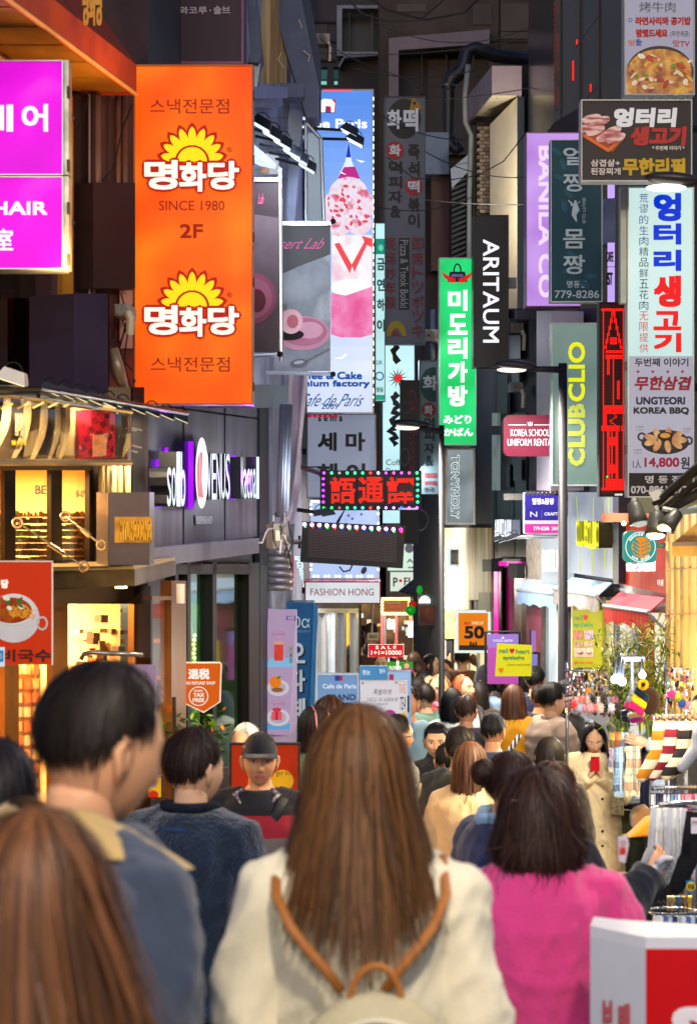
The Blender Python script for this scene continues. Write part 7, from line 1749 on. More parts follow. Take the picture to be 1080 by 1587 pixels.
def person(label, px, ytop, d, yaw, hair, hcol, top, bottom='23252c', skin='b', bw=1.0, hyaw=0, pitch=0, roll=0, arms=None, face=False, top_kind='jacket', e=.02, puff=0, vox=.016, group=None, glasses=False, collar=None, seed=None, dens=1.0, wid=.005, hat=None, curl=.4, hands=True, folds=.006, H=None, cuff=.98, scarf=None, brow='201812', hdir=None, lean=0):
 x = (px - CX) * d / F; zt = CZ - (ytop - HY) * d / F; base = gz(d)
 Hh = (zt - base) - .012
 s = Hh / 1.70
 t = bpy.data.objects.new('person', None); COL.objects.link(t); t.location = (x, d, base); t.rotation_euler = (R(lean), 0, R(yaw)); t.scale = (s, s, s)
 POS[t] = Vector(t.location); tag(t, label, 'person', group)
 sd = seed or int(px * 7 + ytop); rs = random.Random(sd)
 if arms is None: arms = [((-.225 * bw, -.03, 1.10), (-.225 * bw, .06, .87)), ((.225 * bw, -.03, 1.10), (.225 * bw, .06, .87))]
 skm = D(SK.get(skin, skin), .48, 0, .06, 9)
 # body (one continuous skin)
 m = MB(); torso_tube(m, 0, bw); m.tube([(0, -.005, 1.40), (0, -.004, 1.46), (0, .004, 1.53)], [.065, .056, .054], 14)
 for i, sg in enumerate((-1, 1)): arm_tube(m, sg, 0, bw, *arms[i]); leg_tube(m, sg, 0, bw); m.tube([(sg * .09, -.05, .045), (sg * .09, .05, .045), (sg * .092, .15, .03)], [(.036, .04), (.04, .035), (.03, .02)], 8, side=(1, 0, 0))
 body = pm('body', m.v, m.f, [skm, D('b4605a', .4), hairmat(brow, 0), D('efe8e2', .2), D('1a1210', .1)], t)
 HM = Matrix.Translation((0, .012, 1.49)) @ Euler((R(pitch), R(roll), R(hyaw)), 'ZXY').to_matrix().to_4x4() @ Matrix.Translation((0, .006, .092))
 hv, hf, hm = head_geo(*((84, 64, True) if face else (28, 22, False)))
 ex = MB(); ex.v = [tuple(HM @ Vector(v)) for v in hv]; ex.f = list(hf); ex.m = list(hm)
 e2 = MB(); ear(e2, -1); ear(e2, 1)
 if face:
  for sg in (-1, 1):
   e2.ball((sg * .031, .0745, .004), (.0135, .012, .0066), 12, 8, 3); e2.ball((sg * .031, .0835, .004), (.0056, .0042, .0056), 10, 6, 4)
   e2.tube([(sg * (.031 + .0155 * math.cos(a)), .083 + .004 * math.sin(a) - .004 * abs(math.cos(a)), .004 + .0082 * math.sin(a)) for a in np.linspace(.1, 3.04, 7)], .0014, 4, 2)
 ex.add([HM @ Vector(v) for v in e2.v], [], 0); o0 = len(ex.v) - len(e2.v); ex.f += [tuple(i + o0 for i in f_) for f_ in e2.f]; ex.m += e2.m
 if hands:
  for i, sg in enumerate((-1, 1)):
   E_, W_ = Vector(arms[i][0]), Vector(arms[i][1]); dd = (W_ - E_).normalized()
   if hdir and hdir[i]: hd, hn, ht = hdir[i]
   else:
    hd = dd; hn = Vector((-sg, 0, 0)) - dd * Vector((-sg, 0, 0)).dot(dd); ht = dd.cross(hn) ; ht = ht if ht.y > 0 else -ht
   hb = MB(); hand_geo(hb, W_, hd, hn, ht, curl); ex.add(hb.v, hb.f, 0)
 JOBS.append(dict(o=body, vox=vox, extra=ex, fold=0))
 # clothes
 tm = top if not isinstance(top, str) else cloth(top); bm_ = bottom if not isinstance(bottom, str) else cloth(bottom)
 m = MB(); z0 = {'jacket': .82, 'coat': .42, 'long': .60, 'tee': .86}[top_kind]
 torso_tube(m, e, bw, z0, .16, puff)
 for i, sg in enumerate((-1, 1)): arm_tube(m, sg, e * .85, bw, *arms[i], cuff=cuff, puff=puff)
 if collar == 'turtle': m.tube([(0, -.004, 1.42), (0, -.002, 1.47), (0, .004, 1.505)], [.085, .074, .070], 16)
 tp = pm('coat' if top_kind in ('coat', 'long') else 'top', m.v, m.f, tm, t); JOBS.append(dict(o=tp, vox=vox, extra=None, fold=folds, seed=sd, cut=None))
 m = MB(); m.tube([(0, 0, .80), (0, 0, .92), (0, 0, 1.02)], [(.16 * bw + .01, .118 * bw + .01), (.168 * bw + .008, .12 * bw + .008), (.15 * bw + .006, .11 * bw + .006)], 16, side=(1, 0, 0))
 for sg in (-1, 1): leg_tube(m, sg, .016, bw, .07)
 tr = pm('trousers', m.v, m.f, bm_, t); JOBS.append(dict(o=tr, vox=.022, extra=None, fold=.004, seed=sd + 1))
 m = MB()
 for sg in (-1, 1): m.tube([(sg * .09, -.075, .045), (sg * .09, -.03, .055), (sg * .092, .06, .052), (sg * .094, .15, .034), (sg * .094, .185, .028)], [(.03, .03), (.043, .05), (.046, .045), (.044, .03), (.025, .02)], 10, side=(1, 0, 0))
 pm('shoes', m.v, m.f, D('e8e4dc' if 'white shoes' in label else '1c1a1c', .6), t)
 if hair: make_hair(hair, Hh, t, hcol, HM, dens, sd % 97 + 1, wid)
 if glasses:
  m = MB()
  for sg in (-1, 1):
   m.tube([(sg * .032 + .021 * math.cos(a), .099 - .003 * abs(math.cos(a)), .002 + .017 * math.sin(a)) for a in np.linspace(0, 6.283, 17)], .0016, 5)
   m.tube([(sg * .053, .096, .006), (sg * .078, .06, .006), (sg * .082, -.005, .004)], .0016, 5)
  m.tube([(-.011, .1, .004), (0, .103, .006), (.011, .1, .004)], .0016, 5)
  pm('glasses', [HM @ Vector(v) for v in m.v], m.f, D('20181a' if glasses is True else glasses, .3, .5), t)
 if collar and collar not in ('turtle',):
  kind, ch = collar
  m = MB(); n = 22
  if kind == 'stand': A, B = (.085, 1.415, .082), (.078, 1.475, .074); wd = .012
  elif kind == 'fold': A, B = (.125, 1.405, .118), (.080, 1.462, .078); wd = .016
  else: A, B = (.178, 1.435, .17), (.088, 1.495, .09); wd = .022   # hood
  vs = []
  for i in range(n):
   a = 2 * math.pi * i / n; fr = max(0, math.cos(a))     # a=0 is the front
   for (r, z, ry), o_ in (((A[0], A[1], A[2]), 0), ((B[0], B[1], B[2]), 0), ((B[0] - .01, B[1] + .004, B[2] - .01), 0), ((A[0] + wd, A[1] - .004, A[2] + wd), 0)):
    k = (.8 if kind == 'hood' else 1)
    vs.append((r * math.sin(a), ry * math.cos(a) * (1.0 if math.cos(a) > 0 else 1.05) - (.0 if kind != 'hood' else .02 * (1 - fr)), z - .045 * fr + (.012 if math.cos(a) < 0 and kind == 'hood' else 0)))
  fs = []
  for i in range(n):
   j = (i + 1) % n
   for a_, b_ in ((0, 1), (1, 2), (2, 3), (3, 0)): fs.append((i * 4 + a_, i * 4 + b_, j * 4 + b_, j * 4 + a_))
  co = pm('collar', vs, fs, cloth(ch, .6, 120), t); sb = co.modifiers.new('smooth', 'SUBSURF'); sb.levels = sb.render_levels = 2
 if scarf:
  m = MB()
  for k in range(2):
   m.tube([((.088 + .01 * k) * math.sin(a), (.085 + .01 * k) * math.cos(a), 1.445 + .028 * k - .035 * max(0, math.cos(a)) + .008 * math.sin(3 * a + k)) for a in np.linspace(0, 6.283, 20)], [.030 + .006 * math.sin(i * 1.9 + k) for i in range(20)], 10)
  m.tube([(-.03, .10, 1.40), (-.04, .135, 1.25), (-.045, .135, 1.05)], [(.03, .02), (.05, .012), (.055, .01)], 10, side=(1, 0, 0)); m.tube([(.03, .10, 1.40), (.04, .135, 1.28), (.05, .138, 1.12)], [(.03, .02), (.05, .012), (.05, .01)], 10, side=(1, 0, 0))
  pm('scarf', m.v, m.f, scarf if not isinstance(scarf, str) else cloth(scarf, .5, 90), t)
 if hat:
  kind, hc = hat; m = MB(); vs = []; n = 28; rows = 9
  for i in range(rows + 1):
   th = math.radians(96 if kind == 'beanie' else 78) * i / rows
   for j in range(n):
    a = 2 * math.pi * j / n; k = 1.0 + (.012 * math.cos(a * 14) if kind == 'beanie' else 0)
    hz = .140 if kind == 'beanie' else .128
    vs.append(HM @ Vector((.084 * math.sin(th) * math.sin(a) * k, .105 * math.sin(th) * math.cos(a) * k - .006, hz * math.cos(th) * (1.12 if kind == 'beanie' else 1) + .012)))
  m.add(vs, [(i * n + j, i * n + (j + 1) % n, (i + 1) * n + (j + 1) % n, (i + 1) * n + j) for i in range(rows) for j in range(n)])
  if kind in ('cap', 'backcap'):
   fb = 1; k0 = []
   for i in range(11):
    a = math.radians(-62 + 12.4 * i); q = math.cos(a * 1.4)
    for r_, dz in ((.104, .036), (.104 + .066 * max(q, .0) ** .6 + .004, .024 - .006 * abs(a))):
     x_ = (.084 if r_ == .104 else .084 + .01) * math.sin(a); y_ = r_ * math.cos(a) - .006; k0.append(HM @ Vector((x_, y_, dz + .004)))
   base_i = len(m.v); m.add(k0, [(2 * i, 2 * i + 1, 2 * i + 3, 2 * i + 2) for i in range(10)]); m.add([v - Vector((0, 0, .004)) for v in k0], [(2 * i, 2 * i + 2, 2 * i + 3, 2 * i + 1) for i in range(10)])
   m.ball(HM @ Vector((0, -.006, .141)), .007, 8, 6)
  else:
   m.tube([HM @ Vector((.088 * math.sin(a), .108 * math.cos(a) - .006, .0)) for a in np.linspace(0, 6.283, 29)], .016, 8)
  pm('cap' if 'cap' in kind else 'beanie', m.v, m.f, cloth(hc, .4, 160), t)
 return t
def part(t, name, mb, mat, smooth=True): return pm(name, mb.v, mb.f, mat, t, smooth, mb.m)
def finish_people():
 """fuse every body and garment into one skin, add folds, graft the detailed head and hands on"""
 for j in JOBS:
  md = j['o'].modifiers.new('fuse', 'REMESH'); md.mode = 'VOXEL'; md.voxel_size = j['vox']; md.use_smooth_shade = True
  sm = j['o'].modifiers.new('soften', 'SMOOTH'); sm.iterations = 3; sm.factor = .5
 dg = bpy.context.evaluated_depsgraph_get(); dg.update()
 for j in JOBS:
  o = j['o']; ev = o.evaluated_get(dg); me = bpy.data.meshes.new_from_object(ev, preserve_all_data_layers=False, depsgraph=dg)
  n = len(me.vertices); co = np.empty(n * 3); me.vertices.foreach_get('co', co); co = co.reshape(-1, 3)
  if j['fold']:
   no = np.empty(n * 3); me.vertices.foreach_get('normal', no); no = no.reshape(-1, 3); rs = np.random.RandomState(j['seed'] % 9999)
   d = np.zeros(n)
   for k in range(7):
    w = rs.randn(3); w[2] *= .5; w *= (14 + 7 * k) / np.linalg.norm(w); ph = rs.rand() * 6.28
    q = np.sin(co @ w + ph + 1.3 * np.sin(co[:, 2] * 9 + ph)); d += (1 - np.abs(q)) ** 2 / (1 + .45 * k)
   co = co + no * (d * j['fold'])[:, None]; me.vertices.foreach_set('co', co.ravel())
  o.modifiers.clear(); old = o.data; mats = [m for m in old.materials]
  if j['extra'] is not None:
   ex = j['extra']; fs = [tuple(p.vertices) for p in me.polygons]; v = co.tolist() + [tuple(x) for x in ex.v]
   mi = [0] * len(fs) + ex.m; fs += [tuple(i + n for i in f_) for f_ in ex.f]
   m2 = bpy.data.meshes.new('body'); m2.from_pydata(v, [], fs)
   m2.materials.clear()
   for m in mats: m2.materials.append(m)
   m2.polygons.foreach_set('material_index', mi); m2.polygons.foreach_set('use_smooth', [True] * len(fs)); bpy.data.meshes.remove(me); me = m2
  else:
   me.materials.clear()
   for m in mats: me.materials.append(m)
   me.polygons.foreach_set('material_index', [0] * len(me.polygons)); me.polygons.foreach_set('use_smooth', [True] * len(me.polygons))
  o.data = me; bpy.data.meshes.remove(old)
 JOBS.clear()
SHORT = dict(kind='short', vol=.014, n=1000, loose=.009, frizz=.004, rag=.25, hi=.12)
LONG = dict(kind='long', len=.30, vol=.012, n=800, flare=.25, hi=.25, frizz=.006)
BOB = dict(kind='bob', len=.12, vol=.020, n=700, flare=.18, curl=.35, hi=.15)
def S_(b, **k): q = dict(b); q.update(k); return q
KN = STRIPES
def people():
 # ---- foreground, out of focus
 t = person('woman with long brown hair seen from behind in the bottom left corner', 52, 1266, 2.3, -8, S_(LONG, len=.46, n=3000, flare=1.5, vol=.03, hi=.4, frizz=.012), '54341c', '6a6064', bw=.95, vox=.014, wid=.005)
 t = person('man with short dark hair in blue grey jacket with beige collar, in profile at left', 124, 1030, 3.05, -52, S_(SHORT, n=3600, vol=.012, loose=.012), '1d1512', '3a4458', skin='b', bw=1.12, face=True, pitch=-12, vox=.012, e=.026, folds=.010, collar=('hood', 'c8a868'), wid=.0035)
 c2 = MB(); c2.tube([(.20 * math.sin(a), .185 * math.cos(a) - .03, 1.385 - .05 * max(0, math.cos(a))) for a in np.linspace(.9, 5.4, 18)], [.028 + .012 * math.sin(i * .7) for i in range(18)], 10); part(t, 'hood', c2, cloth('4a5060'))
 person('dark haired person mostly cut off behind the man at the left edge', -6, 1150, 3.7, 0, S_(SHORT, n=800), '18141c', '1e1a2a')
 # centre woman
 t = person('woman with long brown hair, cream sweater and small backpack in the centre foreground', 556, 1098, 3.5, 2, S_(LONG, len=.29, n=5200, flare=1.0, vol=.018, hi=.36, frizz=.006, rag=.55, dl=[.5, .7, .85, 1.2], back=.03, sh=.74), '5c3c1e', D('f0e6c8', .95, 0, .05, 4, .35, 260, sheen=.3), bw=.94, e=.020, vox=.010, wid=.0032, folds=.013)
 st = D('a8682c', .5, 0, .15, 20, .3, 200)
 for sg in (-1, 1):
  m = MB(); m.tube([(sg * .14, .13, 1.20), (sg * .15, .10, 1.36), (sg * .152, .0, 1.445), (sg * .150, -.11, 1.395), (sg * .126, -.156, 1.35), (sg * .098, -.168, 1.315), (sg * .066, -.176, 1.28), (sg * .036, -.182, 1.24)], [(.009, .0025)] * 8, 8, side=(1, 0, 0)); part(t, 'strap', m, st)
 m = MB(); m.tube([(.02 + .045 * math.cos(a), -.222, 1.225 + .07 * math.sin(a)) for a in np.linspace(0, 3.14, 12)], .0065, 8); part(t, 'bag_handle', m, st)
 m = MB(); m.tube([(.02, -.21, .85), (.02, -.22, .91), (.02, -.222, 1.12), (.02, -.217, 1.20), (.02, -.21, 1.235), (.02, -.205, 1.245)], [(.11, .05), (.135, .065), (.135, .065), (.11, .05), (.06, .03), (.01, .01)], 24, side=(1, 0, 0)); part(t, 'backpack', m, D('c9bf9c', .8, 0, .1, 5, .6, 140))
 m = MB(); m.tube([(.02 + .118 * math.cos(a), -.268 - .01 * math.sin(a), 1.09 + .125 * math.sin(a)) for a in np.linspace(.05, 3.09, 16)], .004, 6); part(t, 'zip', m, D('e8e0c8', .5))
 # pink woman
 t = person('woman with bobbed brown hair in bright pink sweater, right foreground', 835, 1202, 5.0, 4, S_(BOB, len=.135, n=4200, flare=.42, vol=.052, curl=1.1, hi=.25, rag=.2, frizz=.012), '38221a', D('ee4890', .95, 0, .06, 4, .5, 160, sheen=.4), bw=1.12, e=.028, vox=.011, wid=.004, folds=.012, arms=[((-.26, -.02, 1.10), (-.24, .12, .9)), ((.27, -.02, 1.12), (.25, .12, .9))])
 # navy fleece man
 t = person('man in navy blue fleece with high collar, left of the man in the cap', 296, 1133, 6.3, -22, S_(SHORT, n=3400, vol=.02, loose=.012, hi=.2), '2a1a14', D('13263c', .98, 0, .35, 22, 1.0, 90, sheen=.5), hyaw=-22, skin='c', bw=1.04, e=.030, vox=.011, face=True, collar=('fold', '15355c'), wid=.004, pitch=-4)
 m = MB(); m.tube([(.085 * math.sin(a), .085 * math.cos(a), 1.475 - .03 * max(0, math.cos(a))) for a in np.linspace(0, 6.283, 24)], .017, 8); part(t, 'collar_lining', m, D('101a28', 1, 0, .4, 30, 1, 80))
 # cap man facing the viewer
 t = person('man in black cap and black, red and grey sweater facing the viewer', 403, 1136, 9.0, 172, S_(SHORT, n=300), '1c1816', STRIPES([(0, '6e6662'), (.622, '9c1c2c'), (.672, '16161c')], 2.0), skin='a', bw=1.22, e=.024, folds=.002, vox=.012, face=True, hat=('cap', '14161e'), hyaw=12, pitch=4, arms=[((-.26, .0, 1.10), (-.22, .12, .9)), ((.26, .0, 1.10), (.22, .12, .9))])
 m = MB(); m.tube([(-.06, .07, 1.46), (-.10, .08, 1.44), (-.04, .125, 1.38), (0, .13, 1.36), (.04, .125, 1.38), (.10, .08, 1.44), (.06, .07, 1.46)], [(.016, .008)] * 7, 8); part(t, 'shirt_collar', m, NOISY('3a2a34', 'c8b8a8', '6c5a70', scale=60, rough=.8))
 m = MB(); m.tube([(-.13, .09, 1.43), (-.10, .135, 1.36), (.0, .162, 1.20), (.10, .165, 1.08), (.19, .12, .98)], [(.024, .004)] * 5, 8, side=(.7, 0, .7)); part(t, 'strap', m, D('121216', .6)); m = MB(); m.tube([(.01, .166, 1.215), (.04, .168, 1.17)], [(.03, .007)] * 2, 8, side=(.7, 0, .7)); part(t, 'buckle', m, D('08080a', .3))
 m = MB(); m.box((.050, .10, 1.655), (.062, .106, 1.667)); part(t, 'cap_badge', m, D('b08c50', .4, .5), False)
 person('white haired person in grey quilted jacket behind the man in the black cap', 384, 1122, 10.9, 150, S_(SHORT, n=500, vol=.02, hi=.6), 'c8c4bc', '4a4844', puff=.012, e=.035, face=True)
 # mid distance
 t = person('woman with dark ponytail and pink headband in profile looking right', 487, 1094, 12.2, -70, S_(LONG, len=.24, flare=.05, n=900), '2a1a14', '7a7448', face=True)
 m = MB(); m.tube([(.088 * math.cos(a), -.015, 1.575 + .135 * math.sin(a)) for a in np.linspace(0, 3.14, 14)], .007, 6); part(t, 'headband', m, D('d0909c', .6))
 person('brown haired woman with glasses looking down in front of the grand opening board', 508, 1080, 12.7, -30, S_(BOB, len=.16, bangs=62), '4a2c1c', '4c4438', face=True, glasses=True, hyaw=-40, pitch=-8)
 t = person('man with glasses, grey shirt and backpack strap, right of the centre woman', 612, 1108, 12.0, -62, S_(SHORT, n=900), '17130f', '8c8a88', face=True, glasses=True, hyaw=4, skin='b')
 m = MB(); m.tube([(.13, .12, 1.15), (.13, .10, 1.36), (.128, -.0, 1.43), (.12, -.12, 1.34), (.1, -.15, 1.1)], [(.022, .005)] * 5, 8, side=(1, 0, 0)); part(t, 'strap', m, D('1c1c24', .7))
 person('middle aged woman with short black hair and black high neck top facing the viewer', 676, 1121, 13.2, 168, S_(SHORT, n=900, vol=.022, bangs=50), '16120f', '14141a', skin='b', face=True, collar='turtle', hyaw=8)
 t = person('woman with tied dark hair and black jacket, pale strap on her shoulder, seen from behind', 712, 1128, 11.4, -14, dict(kind='up', vol=.016, n=900, bun=(0, -.115, .0), bunr=.04, hi=.2, loose=.012, rag=.2), '231812', '1b1a14', e=.03, bw=1.05, top_kind='long')
 m = MB(); m.tube([(-.15, .06, 1.42), (-.19, -.05, 1.36), (-.24, -.10, 1.15), (-.25, -.08, .92)], [(.05, .01)] * 4, 10, side=(1, .3, 0)); part(t, 'shoulder_strap', m, cloth('c8b48c'))
 person('woman with long chestnut hair and beige coat seen from behind, left of the bun', 727, 1150, 10.2, -24, S_(LONG, len=.30, n=1800, flare=.25, hi=.3), '4a2c1a', 'c0a47c', top_kind='coat', e=.03)
 t = person('woman with a dark hair bun and pale blue scarf in navy padded jacket', 784, 1170, 7.2, -58, dict(kind='up', vol=.020, n=2200, bun=(.0, -.125, .055), bunr=.052, hi=.25, loose=.016, rag=.2), '2e1a14', '1a2c58', e=.042, bw=1.08, puff=.008, scarf='8cb4d8', hyaw=-14, vox=.012, wid=.004, face=True, pitch=-6)
 # stooping person with arm reaching right
 t = person('person with wavy brown hair in dark navy coat reaching right toward the socks', 848, 1184, 7.0, -62, S_(BOB, len=.16, n=2200, vol=.03, flare=.2, hi=.3, frizz=.012), '4a2a1a', '151b28', e=.04, bw=1.15, vox=.012, arms=[((-.20, .20, 1.16), (-.10, .34, 1.20)), ((.25, .13, 1.12), (.20, .34, 1.30))], hands=True, curl=.8, hyaw=-10, roll=6, wid=.0045, folds=.009)
 m = MB(); hand_geo(m, (.20, .335, 1.295), (-.25, .9, .25), (-.4, .2, -.9), (.5, 0, .7), 1.0, 1.2); part(t, 'glove', m, cloth('c8c8d0'))
 t2 = thing('sock_packet', 'white card packet with red print held by the reaching hand', 'packet', P(965, 1340, 5.2)); pl = FR(5.2)
 MB().solid([pl.at(x, y) for x, y in ((957, 1299), (972, 1295), (974, 1310), (968, 1338), (958, 1334))], (0, .012, 0)).build('card', D('e0e0e8', .4), t2); ring(pl, 965, 1307, 4, 1.2, D('c0282c', .5), t2, .003); text(pl, '58', (959, 1313, 969, 1324), D('e03020', .5), t2, .08, .003)
 person('dark haired woman seen from behind just above the reaching person', 851, 1143, 11.3, 4, S_(LONG, len=.26, n=900, flare=.15, hi=.08), '1a120e', '2a2420')
 person('man in dark cap and slate t-shirt seen from behind in the middle of the crowd', 763, 1106, 13.4, -18, S_(SHORT, n=350), '1a1614', '3a4454', skin='a', bw=1.18, top_kind='tee', hat=('cap', '22262e'), hyaw=-10)
 t = person('woman with brown hair and mustard yellow sweater seen from behind', 795, 1062, 16.9, -8, S_(LONG, len=.20, n=900, flare=.3, hi=.35), '5a3824', 'd8960c', bw=1.08, e=.034, vox=.018)
 m = MB(); m.tube([(.10, -.02, 1.44), (.06, -.15, 1.34), (-.06, -.172, 1.16), (-.18, -.12, 1.0)], [(.02, .004)] * 4, 8, side=(.7, 0, -.7)); part(t, 'strap', m, STRIPES([(0, 'e8e8e8'), (.5, '303a58')], .03, 'X'))
 t = person('woman with black bobbed hair in pale ribbed sweater seen from behind', 700, 1068, 17.2, -6, S_(BOB, len=.16, n=700, hi=.04, curl=.25), '121214', 'c4ccc8', bw=1.02, e=.03); m = MB(); m.tube([(.12, .02, 1.44), (.12, -.10, 1.36), (.11, -.14, 1.2)], [(.010, .004)] * 3, 6, side=(1, 0, 0)); part(t, 'strap', m, st)
 t = person('young woman with long orange hair in black jacket looking up to the right', 719, 1046, 18.8, -128, S_(LONG, len=.30, n=900, flare=.2, hi=.4, vol=.016), 'b8603c', '17161a', skin='c', face=True, hyaw=-4, pitch=12)
 m = MB(); m.tube([(0, .11, 1.38), (0, .15, 1.2), (0, .16, .95)], [(.05, .012)] * 3, 10, side=(1, 0, 0)); part(t, 'shirt', m, cloth('d8d4d0'))
 person('blonde woman with glasses and pink patterned scarf in black coat facing the viewer', 680, 1046, 19.2, 168, S_(LONG, len=.20, n=900, flare=.35, hi=.5), 'c8a468', '15151c', skin='c', face=True, glasses=True, scarf=NOISY('d84060', 'f0a8b0', 'e06880', scale=30, rough=.9), bw=1.1, hyaw=-16)
 person('dark haired man in dark suit beside the blonde woman', 656, 1041, 20.3, -130, S_(SHORT, n=500), '14110f', '1c1e26', face=True)
 person('woman in black beanie, glasses and taupe scarf wearing a light denim jacket', 753, 1036, 19.8, 120, S_(LONG, len=.22, n=500), '241812', '8098b4', face=True, glasses=True, hat=('beanie', '16161c'), scarf='6c5c58', e=.035)
 person('person in red knit hat behind the denim jacket woman', 778, 1042, 21.5, 10, S_(LONG, len=.2, n=300), '1c1412', '2a2028', hat=('beanie', 'a01828'))
 person('person in bright blue cap in front of the yellow eyelash sign', 779, 1020, 22.0, -10, S_(SHORT, n=300), '181412', '283048', hat=('cap', '1c50d0'), hyaw=-60)
 t = person('man in brown sweater with blue backpack raising his arm above his head', 716, 1003, 23.5, -8, S_(SHORT, n=500), '1a1410', '6c4428', bw=1.15, arms=[((-.28, -.02, 1.14), (-.2, .16, 1.0)), ((.36, .02, 1.44), (.08, .02, 1.60))], hdir=[None, ((-.9, 0, .3), (0, 0, -1), (0, 1, 0))])
 m = MB(); m.tube([(0, -.19, .95), (0, -.21, 1.1), (0, -.2, 1.36)], [(.12, .07), (.14, .09), (.11, .05)], 16, side=(1, 0, 0)); part(t, 'backpack', m, cloth('284078'))
 person('young man with black hair facing the viewer beside the raised arm', 704, 1004, 25, 172, S_(SHORT, n=400, bangs=48), '14110f', '2c3450', face=True)
 person('black haired man in profile looking right under the yellow sign', 806, 1034, 20.2, -78, S_(SHORT, n=600), '14110f', '16161c', face=True)
 person('broad man with black hair in navy jacket seen from behind, right of the yellow sign', 829, 1033, 19.2, -30, S_(SHORT, n=600), '14110f', '1c2848', bw=1.2, e=.04)
 person('person in black knit hat and khaki coat seen from behind by the lamp post', 857, 1018, 22.5, -6, None, '14110f', '7c6c54', hat=('beanie', '1a1414'), bw=1.15)
 person('man with shaved brown hair half hidden left of the black knit hat', 849, 1030, 21, -60, S_(SHORT, n=300, vol=.006), '3a2a20', '3a342c', face=True)
 person('short haired older woman in quilted taupe jacket reaching for scarves, in profile', 853, 1062, 16.7, -68, S_(SHORT, n=900, vol=.03, loose=.02), '17130f', 'a8907c', skin='c', bw=1.15, e=.045, puff=.014, face=True, arms=[((-.16, .10, 1.10), (-.05, .36, 1.12)), ((.24, .08, 1.08), (.14, .38, 1.10))], collar=('stand', 'a08874'), folds=.003)
 person('woman with black fringe and round glasses in black coat beside the charm stall', 876, 1055, 16.9, -118, S_(BOB, len=.16, bangs=66), '120f10', '16161a', skin='c', face=True, glasses=True, e=.035)
 # trench coat woman with phone
 AR = [((-.235, .03, 1.10), (-.045, .19, 1.30)), ((.235, .03, 1.10), (.05, .205, 1.29))]
 t = person('woman in beige trench coat and white shoes reading a red phone, right of the crowd', 920, 1119, 15.4, 176, S_(LONG, len=.22, n=1400, flare=.35, frizz=.014, hi=.12, vol=.016), '1c1412', D('e4c896', .8, 0, .08, 4, .2, 120), bottom='1a1a20', skin='b', bw=1.12, e=.036, top_kind='coat', face=True, glasses='c8c0b8', pitch=-20, arms=AR, vox=.012, hdir=[((.35, .2, .8), (.7, -.2, 0), (0, -.6, .4)), ((-.5, .1, .8), (-.5, -.4, 0), (0, -.6, .4))], curl=.8, folds=.008)
 m = MB(); m.tube([(0, 0, .985), (0, 0, 1.02)], [(.192, .158)] * 2, 24, side=(1, 0, 0)); part(t, 'belt', m, D('c0a478', .8, 0, .1, 5)); m = MB()
 for sg in (-1, 1):
  for z in (.72, .84, 1.1): m.ball((sg * .06, .168 + (.018 if z < .9 else -.01), z), (.012, .006, .012), 10, 6)
 part(t, 'buttons', m, D('3a2a20', .4)); m = MB()
 for sg in (-1, 1): m.add([(sg * .015, .150, 1.30), (sg * .10, .135, 1.38), (sg * .085, .06, 1.47), (sg * .02, .11, 1.44)], [(0, 1, 2, 3)])
 part(t, 'lapel', m, D('d4bc90', .8, 0, .08, 4)); m = MB(); m.tube([(.045, -.01, 1.60 + .09), (.075, .03, 1.60 + .075)], .006, 6); part(t, 'hair_clip', m, D('e8d0c0', .3))
 m = MB(); m.add([], []); q = Vector((.005, .25, 1.40))
 m.hexa([q + Vector(v) for v in ((-.035, -.004, -.06), (.035, -.004, -.06), (.035, .004, -.058), (-.035, .004, -.058))], [q + Vector(v) for v in ((-.035, .02, .06), (.035, .02, .06), (.035, .028, .06), (-.035, .028, .06))])
 ph = thing('phone', 'red phone held up by the woman in the trench coat', 'phone', t.location + Vector((0, -.25, 1.1)))
 sc = t.scale[0]; Mw = Matrix.Translation(t.location) @ Matrix.Rotation(t.rotation_euler.z, 4, 'Z') @ Matrix.Scale(sc, 4)
 rawmesh('phone_case', [Mw @ Vector(v) for v in m.v], m.f, D('b81420', .3), ph); mm = MB(); mm.ball(Mw @ Vector((.02, .277, 1.445)), .006, 8, 6); mm.build('camera_lens', BLK, ph)
 bg = thing('handbag', 'olive beige woven handbag on the arm of the woman in the trench coat', 'handbag', P(957, 1262, 15.3)); m = MB()
 m.hexa([P(945, 1262, 15.45), P(966, 1264, 15.45), P(966, 1264, 15.2), P(945, 1262, 15.2)], [P(948, 1190, 15.4), P(967, 1208, 15.4), P(967, 1208, 15.25), P(948, 1190, 15.25)]); m.build('bag_body', NOISY('7a6a44', 'b8a070', scale=60, rough=.8, bump=.4), bg)
 MB().tube([P(949, 1195, 15.3), P(940, 1160, 15.25), P(936, 1150, 15.3)], .01, 6).build('strap', D('2a241c', .6), bg)
 # stall keeper
 person('man with black hair and glasses leaning left over the knit hats at the stall', 1031, 1061, 15.1, 118, S_(SHORT, n=700), '14110f', 'b8c4d0', skin='b', face=True, glasses=True, arms=[((-.22, .16, 1.30), (-.16, .28, 1.34)), ((.22, .14, 1.20), (.12, .24, 1.3))], hyaw=-16, pitch=-12)
 person('person partly cut off at the right edge beside the sock rack', 1092, 1076, 12.4, 130, S_(SHORT, n=300), '14110f', '22222a', face=True)
